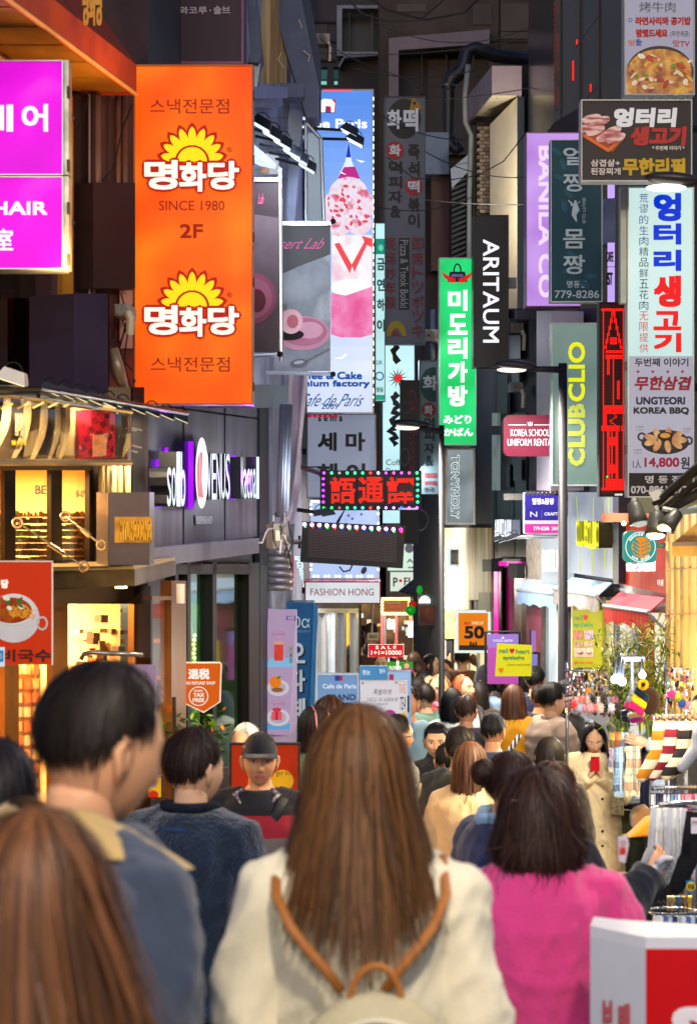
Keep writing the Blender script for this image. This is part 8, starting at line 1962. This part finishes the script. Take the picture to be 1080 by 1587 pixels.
 # far crowd
 far = [(722, 1078, 16.4, -20, 'short haired person in dark coat beside the black bobbed woman', 's', '1c1c24'), (692, 1152, 12.4, 4, 'black haired person behind the black jacket woman', 's', '2c2c34'), (770, 1050, 20.5, 20, 'person with black hair between the beanie woman and the yellow sweater', 's', '30303c'), (836, 1062, 18.8, -20, 'person with dark hair between the navy jacket man and the quilted jacket woman', 's', '28242c'), (742, 1056, 19.5, 0, 'small dark haired woman beside the denim jacket', 'l', '4c3c34'), (660, 1060, 18.4, 30, 'person in patterned green top left of the black bobbed woman', 's', '5c7c6c'), (904, 1030, 19.5, 10, 'dark haired person behind the top of the charm stall', 's', '3c3c44'), (645, 1050, 19, -30, 'person in red top behind the pale blue board', 'l', '8c2c2c'), (665, 1014, 23.5, -100, 'dark haired woman in grey turned right beside the lamp post', 'l', '3c3834'), (641, 1010, 25, 0, 'woman with dark brown hair at the back left of the lamp post', 'l', '2c2420'), (628, 1034, 20.5, 10, 'long haired woman behind the green and pink flyer board', 'l', '30242a'), (592, 1012, 24, 170, 'person standing left under the red sale sign', 's', '4a4a52'), (575, 966, 28, 0, 'person deep in the far shop with dark hair', 's', '303a50'), (563, 970, 30, 30, 'person in dark clothes deepest inside the far shop', 's', '202430'), (556, 985, 27, -20, 'person with brown jacket near the far shop entrance', 's', '4a3020'), (690, 1022, 24, 160, 'man in blue beside the lamp post facing the viewer', 's', '28408c'), (742, 1028, 24, 0, 'dark haired head between the raised arm and the blue cap', 's', '2c2c34'), (760, 1026, 23, 0, 'person behind the beanie woman with brown hair', 'l', '5a4a40'),
  (650, 1024, 22, 40, 'person turned away left of the lamp post base', 's', '50464c'), (608, 1020, 26, 0, 'small far person right of the red sale sign pole', 's', '6a6460'), (735, 1010, 26, 10, 'tall far person behind the raised arm', 's', '38404c'), (690, 1040, 19.6, 150, 'man in dark jacket behind the blonde woman', 's', '24202c'), (820, 1040, 20, 0, 'long haired woman between the two black haired men', 'l', '5c3c30'), (895, 1037, 17.6, -30, 'person with grey hair behind the charm stall', 's', '8c8c94'), (632, 1062, 15.6, 160, 'person in floral top behind the pale blue board', 's', '7c98a0')]
 for i, (x, y, d, yw, lb, hk, c_) in enumerate(far):
  person(lb, x, y, d, yw, S_(LONG if hk == 'l' else SHORT, n=260), '1c1410' if i % 3 else '3a2418', c_, vox=.026, wid=.009, face=(90 < abs(yw)), skin='abc'[i % 3], bw=.95 + .06 * (i % 4), e=.03)
people()
finish_people()
# ------------------------------------------------------------------ market stalls on the right
def market():
 STL = D('b8bcc4', .25, .9)
 def clip(parent, c, s=1.0):
  m = MB(); m.tube([c + Vector((-.025 * s, 0, 0)), c + Vector((.025 * s, 0, 0))], .004 * s, 5); m.tube([c, c + Vector((0, 0, .05 * s)), c + Vector((.012 * s, 0, .065 * s)), c + Vector((.02 * s, 0, .05 * s))], .0025 * s, 5); m.build('clip', GLASS('d0e0f0', .25, .8), parent)
 _sk = {}
 def sock(label, px, py0, py1, d, mat, group, yaw=0, w=.042, foot=1, cuff=None, tilt=0):
  """hanging sock: cuff up, heel bend, foot pointing sideways"""
  h = (py1 - py0) * d / F; top = P(px, py0, d); t = thing('sock', label, 'sock', top, group)
  m = MB(); leg = h * .62; f_ = foot
  pts = [(0, 0, 0), (0, 0, -leg * .5), (.004 * f_, 0, -leg * .85), (-.012 * f_, 0, -leg), (-.03 * f_, .004, -leg - h * .10), (-.055 * f_, .008, -leg - h * .22), (-.075 * f_, .01, -leg - h * .32), (-.08 * f_, .01, -h)]
  c, s_ = math.cos(R(yaw)), math.sin(R(yaw)); tl = math.tan(R(tilt))
  pp = [top + Vector((x * c + z * tl, y + x * s_, z)) for x, y, z in pts]
  m.tube(pp, [(w * .8, .009), (w * .92, .012), (w * 1.0, .016), (w * 1.12, .02), (w * 1.02, .02), (w * .95, .018), (w * .85, .016), (w * .4, .008)], 14, side=(c, s_, 0))
  o = m.build('knit', mat, t, True); clip(t, top + Vector((0, -.01, .01)), 1.0)
  return t
 # rack with striped socks
 rk = thing('sock_rack', 'chrome rail rack of striped socks at the right edge', 'rack', P(1070, 1430, 11.6))
 for (x0, y0, x1, y1, d0, d1) in ((1010, 1111, 1110, 1109, 11.3, 11.5), (1010, 1222, 1110, 1220, 11.3, 11.5), (1062, 1100, 1062, 1470, 11.6, 11.6), (1012, 1111, 1016, 1130, 11.3, 11.3)):
  MB().tube([P(x0, y0, d0), P(x1, y1, d1)], .012, 8).build('rail', STL, rk, True)
 def band(a, b, per=.115): return STRIPES([(0, a), (.5, b)], per)
 must, mar, blk = band('c07a10', 'e8dcc0', .105), band('7c0c2c', 'e8dccc', .09), band('1c1a20', 'e8dcc0', .10)
 k = 0
 for (x, d, m_, lb, y1) in ((1016, 11.2, must, 'mustard and cream striped sock, leftmost on the top rail', 1208), (1024, 11.3, must, 'mustard and cream striped sock tucked behind the leftmost one', 1204), (1031, 11.4, must, 'third mustard striped sock beside the maroon ones', 1200), (1037, 11.2, mar, 'maroon and cream striped sock next to the mustard ones', 1206), (1044, 11.3, mar, 'middle maroon and cream striped sock on the top rail', 1203), (1051, 11.4, mar, 'maroon striped sock nearest the black ones', 1199),
  (1057, 11.2, blk, 'black and cream striped sock beside the maroon ones', 1205), (1064, 11.3, blk, 'middle black and cream striped sock', 1202), (1071, 11.4, blk, 'black striped sock beside the grey sock', 1198), (1079, 11.15, D('8c94a8', .95, bump=.5, bscale=160), 'plain grey sock at the right end of the top rail', 1192)):
  sock(lb, x + 4, 1117, y1 + 4, d, m_, 'striped socks on the top rail', random.uniform(-20, 20), .036, .9, tilt=random.uniform(5, 8))
 for i in range(7): MB().tube([P(1016 + i * 10, 1108, 11.3), P(1018 + i * 10, 1116, 11.25)], .010, 6).build('hook', D('6c4a30', .5), rk)
 # pastel tights hanging on the second rail
 for i in range(13):
  c_ = ('e0dce4', '1c2448', '202030', 'd8b8c8', 'c8d0dc', '6880a8', '7c98c8', 'e8e8f0', 'd87088', 'e88098', 'e890a8', 'c0405c', 'e8a8b8')[i]
  x = 1012 + i * 5.6; t = thing('folded_sock', ('%s folded sock pack on the middle rail, number %s from the left' % (('pale', 'navy', 'black', 'pink', 'grey', 'slate', 'blue', 'white', 'rose', 'pink', 'salmon', 'red', 'light pink')[i], ('one', 'two', 'three', 'four', 'five', 'six', 'seven', 'eight', 'nine', 'ten', 'eleven', 'twelve', 'thirteen')[i])), 'socks', P(x, 1228, 11.2), 'folded sock packs on the middle rail')
  y1 = 1256 + (30 if i < 4 else random.uniform(-6, 6)); m = MB(); m.tube([P(x, 1230, 11.2), P(x - 1, (1230 + y1) / 2, 11.2), P(x - 1.5, y1, 11.2)], [(.010, .02), (.013, .03), (.011, .026)], 8, side=(1, 0, 0)); m.build('knit', D(c_, .9, bump=.4, bscale=120), t, True); clip(t, P(x, 1230, 11.18), .8)
 # white socks rack, nearer
 rk = thing('sock_rack', 'nearer chrome rack of white socks above the red and white box', 'rack', P(1060, 1440, 8.6))
 MB().tube([P(1020, 1246, 8.7), P(1120, 1243, 8.9)], .010, 8).build('rail', STL, rk, True); MB().tube([P(1075, 1240, 8.9), P(1075, 1520, 8.9)], .012, 8).build('post', STL, rk, True); MB().tube([P(1012, 1424, 8.4), P(1120, 1414, 8.6)], .010, 8).build('rail', STL, rk, True)
 m = MB(); m.tube([P(1040 + 38 * math.cos(a), 1412 - 5 * math.sin(a), 8.4 + .1 * math.sin(a)) for a in np.linspace(0, 6.283, 22)], .006, 6); m.build('hoop', STL, rk, True)
 ws = D('f0f0ea', .95, bump=.6, bscale=110, var=.05); ws2 = D('c8ccd6', .95, bump=.6, bscale=110, var=.05)
 wd = ('first', 'second', 'third', 'fourth', 'fifth', 'sixth', 'seventh', 'eighth', 'ninth')
 for i, (x, y1, fy) in enumerate(((1014, 1368, -1), (1021, 1366, 1), (1027, 1374, -1), (1033, 1380, 1), (1038, 1384, -1), (1044, 1378, 1), (1049, 1376, -1), (1054, 1370, 1), (1060, 1362, 1))):
  sock('white sock, %s from the left on the nearer rack' % wd[i], x - (8 - i) * .2, 1252 + i % 3, y1, 8.3 + .07 * (i % 4), ws if i % 2 else ws2, 'white socks on the nearer rack', random.uniform(10, 35) * (1 if i % 2 else -1), .0155, .6 + .1 * (i % 3), tilt=(8 - i) * .55)
 pl = FR(8.22); t = thing('sock_badge', 'small teal badge on the white socks', 'badge', P(1023, 1371, 8.2)); poly(pl, [(1019, 1360), (1028, 1361), (1028, 1369), (1024, 1372), (1019, 1370)], D('2c88a8', .5), t, 0)
 t = sock('black sock with a yellow round badge on a blue square', 1074, 1258, 1386, 8.15, D('16161c', .95, bump=.6, bscale=120), None, 0, .036, .5, tilt=6); pl = FR(8.1)
 poly(pl, [(1062, 1365), (1074, 1363), (1078, 1382), (1065, 1386)], D('1c70b8', .5), t, 0); ell(pl, 1070, 1374, 7, 8, D('e8c810', .5), t, .003); text(pl, 'V18', (1065, 1370, 1075, 1378), D('1c2840', .5), t, .05, .006)
 rect(pl, (1070, 1267, 1084, 1292), D('e0d8e0', .5), t, .02, 'price_card'); text(pl, 'SOCKS', (1072, 1272, 1084, 1275), D('b03048', .5), t, .02, .024)
 for i in range(10):
  x = 1016 + i * 7; t = thing('sock_pack', 'clear sock pack on the lowest rail, %s from the left' % (wd + ('tenth',))[i], 'sock pack', P(x, 1440, 8.2), 'clear sock packs on the lowest rail'); m = MB(); m.tube([P(x, 1420, 8.2), P(x - 2, 1450, 8.2)], [(.012, .03), (.016, .03)], 8, side=(1, 0, 0)); m.build('pack', D(('c8d0d8', 'd8dce0', '3c5c98', 'b0c0d0', '203c78')[i % 5], .3), t, True); clip(t, P(x, 1418, 8.18), .9)
 for i, (x, c_) in enumerate(((1040, 'b89858'), (1048, '3c6088'), (1057, '806028'), (1066, 'd8b010'), (1034, 'a08060'))): MB().slab(FR(8.9), (x, 1390, x + 6, 1412), 0, .03).build('tag_card', D(c_, .6), rk)
 # dark bags under the rack
 t = thing('hanging_bag', 'taupe and black cloth bag hanging low beside the white socks', 'bag', P(995, 1436, 9.4)); m = MB()
 m.solid([P(x, y, 9.4) for x, y in ((1004, 1360), (1030, 1368), (1030, 1438), (1012, 1436), (978, 1416), (984, 1394))], (0, .12, 0)); m.build('cloth', cloth('6c5c54'), t); MB().solid([P(x, y, 9.36) for x, y in ((1008, 1362), (1040, 1368), (1040, 1446), (1012, 1440), (998, 1418))], (0, .04, 0)).build('front_pocket', cloth('14141a'), t)
 # table and piles in the middle ground
 t = thing('stall_table', 'olive cloth covered stall table with a yellow strap under the plaid scarves', 'table', P(1000, 1350, 15.6)); m = MB()
 A, B = P(962, 1256, 15.6), P(1080, 1256, 15.6); m.hexa([Vector((A.x, 15.6, gz(15.6))), Vector((B.x, 15.6, gz(15.6))), Vector((B.x, 16.2, gz(16.2))), Vector((A.x, 16.2, gz(16.2)))], [A, B, B + Vector((0, .6, 0)), A + Vector((0, .6, 0))]); m.build('cloth', cloth('3a3c28', .6, 40), t); MB().tube([P(963, 1294, 15.55), P(990, 1293, 15.55), P(1040, 1290, 15.55)], .008, 6).build('strap', D('d0c020', .6), t)
 for lb, pts, c_, d in (('black folded bag lying on the olive table', ((962, 1246), (998, 1244), (1000, 1252), (980, 1256), (963, 1254)), '101014', 15.4), ('tan leather pouch beside the yellow cloth', ((985, 1256), (1003, 1250), (1012, 1262), (1000, 1276), (980, 1286), (979, 1266)), '8c6438', 14.6), ('bright orange yellow cloth bag below the tan pouch', ((984, 1290), (1004, 1270), (1020, 1268), (1020, 1296), (972, 1300)), 'e08c08', 14.4)):
  t = thing('bag', lb, 'bag', P(pts[0][0], pts[-1][1], d)); m = MB(); c = [P(x, y, d) for x, y in pts]; m.solid(c, (0, .18, 0)); o = m.build('cloth', cloth(c_, .5, 60), t); b = o.modifiers.new('round', 'BEVEL'); b.width = .02; b.segments = 3
 # scarves
 def plaid(a, b, c):
  key = ('plaid', a, b, c)
  if key in _mats: return _mats[key]
  m, t_, bs = _new('plaid_' + a); tc = t_.nodes.new('ShaderNodeTexCoord'); sp = t_.nodes.new('ShaderNodeSeparateXYZ'); t_.links.new(tc.outputs['Object'], sp.inputs[0]); prev = None
  for ax, per, col, th_ in (('Z', .17, b, .34), ('X', .08, c, .30), ('Z', .055, c, .12), ('X', .032, b, .12)):
   mu = t_.nodes.new('ShaderNodeMath'); mu.operation = 'MULTIPLY'; mu.inputs[1].default_value = 1 / per; fr = t_.nodes.new('ShaderNodeMath'); fr.operation = 'FRACT'; lt = t_.nodes.new('ShaderNodeMath'); lt.operation = 'LESS_THAN'; lt.inputs[1].default_value = th_
   m2 = t_.nodes.new('ShaderNodeMath'); m2.operation = 'MULTIPLY'; m2.inputs[1].default_value = .7
   t_.links.new(sp.outputs[ax], mu.inputs[0]); t_.links.new(mu.outputs[0], fr.inputs[0]); t_.links.new(fr.outputs[0], lt.inputs[0]); t_.links.new(lt.outputs[0], m2.inputs[0])
   mx = t_.nodes.new('ShaderNodeMixRGB'); t_.links.new(m2.outputs[0], mx.inputs[0]); mx.inputs[2].default_value = hexc(col) + (1,)
   if prev is None: mx.inputs[1].default_value = hexc(a) + (1,)
   else: t_.links.new(prev.outputs[0], mx.inputs[1])
   prev = mx
  t_.links.new(prev.outputs[0], bs.inputs['Base Color']); bs.inputs['Roughness'].default_value = .95; _mats[key] = m; return m
 def scarf(label, x0, x1, y0, y1, d, mat, fr='d8c8a0'):
  t = thing('scarf', label, 'scarf', P((x0 + x1) / 2, y1, d), 'plaid scarves hanging on the stall'); seg, rows = 14, 10; vs = []
  for j in range(rows + 1):
   for i in range(seg + 1):
    u = i / seg; x = x0 + (x1 - x0) * u + 1.5 * math.sin(j * .6); y = y0 + (y1 - y0) * j / rows; p = P(x, y, d); vs.append(p + Vector((0, .018 * math.sin(u * 12 + x0) + .006 * math.sin(u * 25 + j), 0)))
  MB().add(vs, [(j * (seg + 1) + i, j * (seg + 1) + i + 1, (j + 1) * (seg + 1) + i + 1, (j + 1) * (seg + 1) + i) for j in range(rows) for i in range(seg)]).build('cloth', mat, t, True)
  m = MB(); n = max(6, int((x1 - x0) * .9))
  for i in range(n): x = x0 + (x1 - x0) * (i + .5) / n; m.tube([P(x, y1 - 1, d), P(x + random.uniform(-.8, .8), y1 + random.uniform(6, 9), d)], .003, 4)
  m.build('fringe', cloth(fr), t, kind='stuff')
 scarf('blue grey plaid scarf hanging left on the stall front', 951, 966, 1158, 1228, 14.6, plaid('8ca4b4', '3a4c60', 'c8d4d8'), 'a0b0b8'); scarf('cream plaid scarf with an orange line and long fringe', 969, 991, 1156, 1226, 14.5, plaid('d0c4a0', 'c07848', '5c6458'))
 scarf('yellow black checked scarf folded over the upper rail', 943, 962, 1134, 1160, 14.8, plaid('c8a850', '28242c', 'a83830')); scarf('white checked scarf folded behind the cream plaid one', 962, 986, 1135, 1158, 14.9, plaid('c8d0dc', '4c5870', 'a8b0c0')); scarf('mauve scarf at the left end of the stall front', 942, 950, 1160, 1190, 14.7, plaid('b498ac', '786878', 'c8b8c8')); scarf('navy scarf hanging in shade beside the cream plaid one', 992, 1006, 1150, 1260, 14.9, plaid('1c2440', '28304c', '141a30'), '1c2440')
 dk = (('mauve and grey', '6c4c74', '2c2838', 'b8a0b0'), ('black and white', '202028', 'c8c8cc', '686870'), ('beige checked', 'b09c7c', '28242c', 'd8ccb0'), ('red trimmed dark', '28242c', 'a82030', 'b0a8a0'), ('grey plaid', '4c4c58', 'c8ccd0', '242430'), ('tartan', '8c8478', '30303c', 'd0b8a8'))
 for i, (nm, a, b, c) in enumerate(dk): scarf('%s scarf on the near end rail left of the trench coat woman' % nm, 874 + i * 5.4, 881 + i * 5.4, 1132 + i % 2, 1186 + (i * 7) % 12, 17.2 - .03 * i, plaid(a, b, c), '706878')
 rk = thing('scarf_rail', 'dark rail with folded grey scarves laid over it behind the trench coat woman', 'rack', P(892, 1250, 17.0)); MB().tube([P(868, 1131, 17.1), P(912, 1127, 17.3)], .014, 8).build('rail', D('30343c', .4, .6), rk)
 for i in range(6): m = MB(); m.ball(P(886 + i * 5, 1122 - i * .9 + 2 * (i % 2), 17.2), (.10, .12, .03), 14, 8, M=Matrix.Rotation(R(-12 + i * 5), 3, 'Y')); m.build('folded_scarf', cloth(('3c5058', '5c6c70', '28343c', '6c7c80', '44545c', '788488')[i]), rk, True)
 # charm stalls: rails dense with small charms and pompoms
 def charm_stall(lb, x0, x1, d, rows, seed):
  rs = random.Random(seed); t = thing('charm_stall', lb, 'market stall', P((x0 + x1) / 2, 1240, d))
  for (y, lift) in rows: MB().tube([P(x0 - 4, y, d), P(x1, y - lift, d)], .008, 6).build('rail', STL, t, True)
  for x in (x0, x1): MB().tube([P(x, rows[0][0] - 14, d + .02), P(x, 1240, d + .02)], .012, 6).build('post', STL, t, True)
  pal = ['e8d8d0', '2c2028', 'c89090', 'd8b048', 'e8e8f0', '803048', '28485c', 'b8b8c4', '181418', 'd06070', '48786c', 'c8a888']
  mats = [D(c, .35, .0) for c in pal] + [D('e0c070', .2, .9), D('d8dce8', .15, .9)]
  m = MB()
  for (y, lift) in rows:
   x = x0
   while x < x1:
    for lay in range(3):
     dy = 3 + lay * 9 + rs.uniform(-2, 3); px_ = x + rs.uniform(-2, 2); dd = d - .02 + rs.uniform(-.12, .12); k_ = rs.randrange(len(mats)); r_ = rs.uniform(.006, .014); q = rs.random()
     c = P(px_, y + dy, dd)
     m.tube([P(px_, y + (0 if lay == 0 else dy - 6), dd), c], .0015, 3, 12)
     if q < .45: m.ball(c, (r_, r_, r_ * 1.1), 6, 4, k_); m.ball(c - Vector((0, 0, r_ * 1.8)), (r_ * .9, r_ * .9, r_ * 1.1), 6, 4, rs.randrange(len(mats)))
     elif q < .75: m.tube([c, c - Vector((0, 0, r_ * 3.2))], [r_ * .3, r_], 6, k_)
     else: m.hexa([c + Vector((-r_, -.004, -r_ * 1.4)), c + Vector((r_, -.004, -r_ * 1.4)), c + Vector((r_, .004, -r_ * 1.4)), c + Vector((-r_, .004, -r_ * 1.4))], [c + Vector((-r_, -.004, r_)), c + Vector((r_, -.004, r_)), c + Vector((r_, .004, r_)), c + Vector((-r_, .004, r_))], k_)
    x += rs.uniform(2.0, 3.4)
  m.build('charms', mats, t, kind='stuff'); return t
 charm_stall('stall of small hanging charms and key rings left of the lit bulbs', 878, 972, 15.3, ((1040, 2), (1060, 2), (1078, 1)), 3); charm_stall('stall of small hanging charms at the right edge behind the sock rack', 1032, 1090, 14.6, ((1036, -1), (1058, 0)), 5)
 pc = [('pink', 'e0a0a0'), ('black', '16141a'), ('silver grey', 'a0a0ac'), ('coral', 'e07868'), ('white', 'e8e0dc'), ('rose', 'c87888'), ('cream', 'e0c8b0'), ('dark brown', '3a2820')]
 places = ('at the left end', 'second along', 'third along', 'fourth along', 'fifth along', 'in the middle', 'just right of the middle', 'near the lit bulbs')
 fur = {}
 def pompom(lb, x, y, d, c_, r=.042, grp='fluffy pompoms on the charm stall rail'):
  t = thing('pompom', lb, 'pompom', P(x, y + 6, d), grp); c = P(x, y, d); rs = np.random.RandomState(int(x * 9 + y)); m = MB(); m.ball(c, r * .82, 10, 8)
  for q in range(170):
   v = Vector(rs.randn(3)).normalized(); u = v.orthogonal().normalized() * .004; a = c + v * r * .7; b = c + (v + Vector(rs.randn(3)) * .12) * r * rs.uniform(.95, 1.15); m.add([a - u, a + u, b], [(0, 1, 2)])
  m.build('fur', cloth(c_, .4, 200), t, True); MB().tube([c + Vector((0, 0, r)), c + Vector((0, 0, r + .03))], .003, 4).build('loop', D('d8b868', .3, .8), t)
 for r_ in range(2):
  for i in range(8):
   nm, c_ = pc[(i * 3 + r_ * 2) % 8]; pompom('%s fluffy pompom %s in the %s pompom row' % (nm, places[i], ('upper', 'lower')[r_]), 894 + i * 8.2 + r_ * 3, 1086 + r_ * 11, 15.05 - .06 * r_, c_, .036 + .006 * ((i + r_) % 2))
 for i, (x, y, nm, c_) in enumerate(((1056, 1090, 'bright blue fluffy pompom by the sock rack', '2050b0'), (1066, 1093, 'pink fluffy pompom right of the blue one', 'e890b0'), (1050, 1080, 'yellow green fluffy pompom above the blue one', 'c0c830'), (1040, 1076, 'magenta small pompom above the stall keeper', 'd83090'))): pompom(nm, x, y, 12.9, c_, .03, None)
 pompom('red fluffy pompom at the far left of the charm stall', 889, 1092, 14.9, 'd02820', .03, None); pompom('orange fluffy pompom hanging under the charm rail', 911, 1070, 14.9, 'f08818', .02, None)
 # knit hats and mittens on a peg
 t = thing('knit_hat', 'navy, yellow and magenta striped knit hat held over the stall', 'hat', P(985, 1110, 12.9))
 def pad(parent, pts, bands, d, name='knit', th=.05):
  n = len(bands)
  for i, c_ in enumerate(bands):
   a, b = i / n, (i + 1) / n; L = lambda u, k: (pts[0][k] + (pts[3][k] - pts[0][k]) * u); Rr = lambda u, k: (pts[1][k] + (pts[2][k] - pts[1][k]) * u)
   q = [P(L(a, 0), L(a, 1), d), P(Rr(a, 0), Rr(a, 1), d), P(Rr(b, 0), Rr(b, 1), d), P(L(b, 0), L(b, 1), d)]
   o = MB().solid(q, (0, th, 0)).build(name, cloth(c_, .7, 130), parent); bv = o.modifiers.new('round', 'BEVEL'); bv.width = .01; bv.segments = 2
 pad(t, ((986, 1063), (1007, 1080), (995, 1111), (974, 1097)), ('12304c', 'f0cc10', 'c81470'), 12.9)
 t = thing('knit_hat', 'grey, pink and magenta knit mitten behind the striped knit hat', 'hat', P(972, 1108, 13.0)); pad(t, ((977, 1070), (992, 1066), (982, 1104), (966, 1096)), ('8c98a8', '8c98a8', 'c02068'), 13.05)
 t = thing('knit_hat', 'cream and purple knit hat hanging below the striped one', 'hat', P(985, 1125, 13.1)); pad(t, ((972, 1106), (1000, 1104), (998, 1118), (978, 1122)), ('d8d0a0', 'b020a0'), 13.1)
 t = thing('knit_hat', 'dark navy knit hat at the left under the grey mitten', 'hat', P(968, 1120, 13.2)); pad(t, ((962, 1102), (972, 1100), (974, 1120), (963, 1118)), ('1c2040', '181c30'), 13.2)
 t = thing('knit_hat', 'dark brown fluffy hat beside the stall keeper', 'hat', P(1008, 1105, 13.0)); MB().ball(P(1006, 1086, 13.3), (.07, .07, .09), 12, 10).build('fur', cloth('3a2418', .9, 60), t, True)
 t = thing('flower_charm', 'yellow sunflower charm with a dark centre above the knit hats', 'charm', P(996, 1070, 12.8)); m = MB()
 for i in range(11): a = i * .571; m.ball(P(996, 1061, 12.8) + Vector((.025 * math.cos(a), 0, .025 * math.sin(a))), (.012, .006, .012), 8, 6)
 m.build('petals', D('f0b010', .6), t, True); MB().ball(P(996, 1061, 12.77), (.014, .01, .014), 10, 8).build('centre', D('30180c', .8), t)
 # bulbs on a dark lamp bar
 t = thing('lamp_bar', 'dark stand with bare bulbs glowing white over the stall', 'lamp', P(978, 1075, 14.0)); MB().slab(FR(14), (962, 1018, 999, 1025), 0, .1).build('hood', D('30343c', .5), t); MB().tube([P(979, 1024, 14.05), P(980, 1090, 14.05)], .012, 8).build('stem', D('30343c', .5), t)
 for i, (x, y, r_) in enumerate(((952, 1053, .028), (963, 1056, .03), (995, 1046, .024), (958, 1051, .02))):
  MB().ball(P(x, y, 13.9), r_, 14, 10).build('bulb', E('f0ffff', 9), t, True); MB().tube([P(x, y - 6, 13.9), P(x + (2 if x < 980 else -1), 1022, 14)], [.014, .006], 8).build('socket', D('1c1e24', .5), t)
  if i < 3: lamp('bulb_light', 'POINT', P(x, y, 13.8), 30, (.88, .96, 1), .05, None, t)
 # bamboo plants
 for n_, (cx, cy, cr, cnt, lb) in enumerate(((1010, 995, 42, 620, 'tall potted bamboo in front of the yellow lit shop window'), (966, 1000, 24, 340, 'smaller potted bamboo in front of the red cosmetics shop'))):
  d = 14.9 + n_ * .3; rs = random.Random(n_ + 4); t = thing('potted_bamboo', lb, 'plant', P(cx, 1235, d)); m = MB()
  tips = []
  for k in range(9 - n_ * 2):
   bx_ = cx + rs.uniform(-8, 8); tx, ty = cx + rs.uniform(-cr, cr), cy + rs.uniform(-48, -5) * (1 - n_ * .4); pts = [P(bx_ + (tx - bx_) * u ** 1.8, 1180 + (ty - 1180) * u, d + rs.uniform(-.1, .1)) for u in np.linspace(0, 1, 7)]; MB().tube(pts, [.010, .009, .008, .006, .005, .003, .0015], 6).build('stem', D('5c6c28', .6), t, True); tips += [pts[i].lerp(pts[i + 1], rs.random()) for i in range(2, 6) for _ in range(3)]
  lm = [D('6c7c20', .5), D('8c9428', .5), D('b0ac38', .5), D('44581c', .5)]
  for k in range(cnt):
   c = rs.choice(tips) + Vector((rs.gauss(0, .07), rs.gauss(0, .07), rs.gauss(0, .06))); dv = Vector((rs.uniform(-1, 1), rs.uniform(-1, 1), rs.uniform(-.9, .5))).normalized(); u = dv.cross(Vector((0, 0, 1))); u = u.normalized() if u.length > .05 else Vector((1, 0, 0)); L_ = rs.uniform(.07, .14); w_ = .011
   m.add([c, c + dv * L_ * .4 + u * w_, c + dv * L_ - Vector((0, 0, .012)), c + dv * L_ * .4 - u * w_], [(0, 1, 2, 3)], rs.randrange(4))
  m.build('leaves', lm, t, kind='stuff'); q = P(cx, 1180, d); MB().tube([Vector((q.x, q.y, gz(d))), Vector((q.x, q.y, gz(d) + .35))], [.12, .17], 16).build('pot', D('5a4438', .7), t)
 # house plant and leaves by the bronze door
 t = thing('potted_plant', 'leafy green plant with orange flowers beside the bronze door', 'plant', P(300, 1220, 10.7)); rs = random.Random(3); m = MB()
 for k in range(300):
  c = P(rs.choice((250, 262, 296, 318, 335)) + rs.gauss(0, 10), 1130 + rs.gauss(0, 16) + (k % 3) * 8, 10.7 + rs.uniform(-.1, .1)); dv = Vector((rs.uniform(-1, 1), rs.uniform(-.6, .6), rs.uniform(-.5, .8))).normalized(); u = dv.cross(Vector((0, .3, 1))).normalized(); L_ = rs.uniform(.03, .07)
  m.add([c, c + dv * L_ * .5 + u * L_ * .3, c + dv * L_, c + dv * L_ * .5 - u * L_ * .3], [(0, 1, 2, 3)], 0 if rs.random() < .88 else 1)
 m.build('leaves', [D('4c7420', .5, var=.3), D('e87818', .5)], t, kind='stuff'); q = P(300, 1180, 10.8); MB().tube([Vector((q.x, q.y, gz(10.8))), Vector((q.x, q.y, gz(10.8) + .9))], [.1, .13], 12).build('pot', D('3a3430', .7), t)
 # blocks of red and white foreground box
 t = thing('display_box', 'red and white display box with large white letter at the bottom right corner', 'box', (1.0, 4.6, gz(4.6))); d = 4.55
 A, B, C_ = P(914, 1452, d), P(1000, 1461, d - .12), P(1180, 1461, d - .12); z0 = gz(4.6)
 top = A.z; w = MB(); dn = lambda p: Vector((p.x, p.y, z0)); bk = Vector((.02, .10, 0))
 up = lambda p: Vector((p.x, p.y, top))
 A, B, C_ = up(A), up(B), up(C_)
 w.quad(dn(A), dn(B), B, A); w.quad(dn(A + bk), dn(A), A, A + bk); w.build('white_side', D('d4d6e0', .4, var=.04), t)
 MB().quad(dn(B), dn(C_), C_, B).build('red_side', D('d00814', .4, var=.04), t)
 MB().hexa([A + bk * 1.0, A, B, C_], [p + Vector((0, 0, .025)) for p in (A + bk, A, B, C_)]).build('lid_rim', D('e0e0e8', .3, var=.03), t)
 MB().hexa([p + Vector((0, 0, .001)) for p in (A + bk, C_ + bk, C_, A)], [p + Vector((0, 0, .022)) for p in (A + bk, C_ + bk, C_, A)]).build('lid', D('d8d8e0', .3, var=.03), t)
 plw = Pl(914, d, 1000, d - .12); plr = FR(d - .12); rr = D('c86068', .5)
 text(plw, '브', (931, 1550, 950, 1600), rr, t, .05, .004); text(plw, '랜', (957, 1555, 976, 1605), rr, t, .05, .004); text(plw, '드', (932, 1606, 974, 1640), rr, t, .05, .004)
 text(plr, 'S', (1040, 1560, 1100, 1650), D('f0e8ec', .4), t, .08, .004)
market()
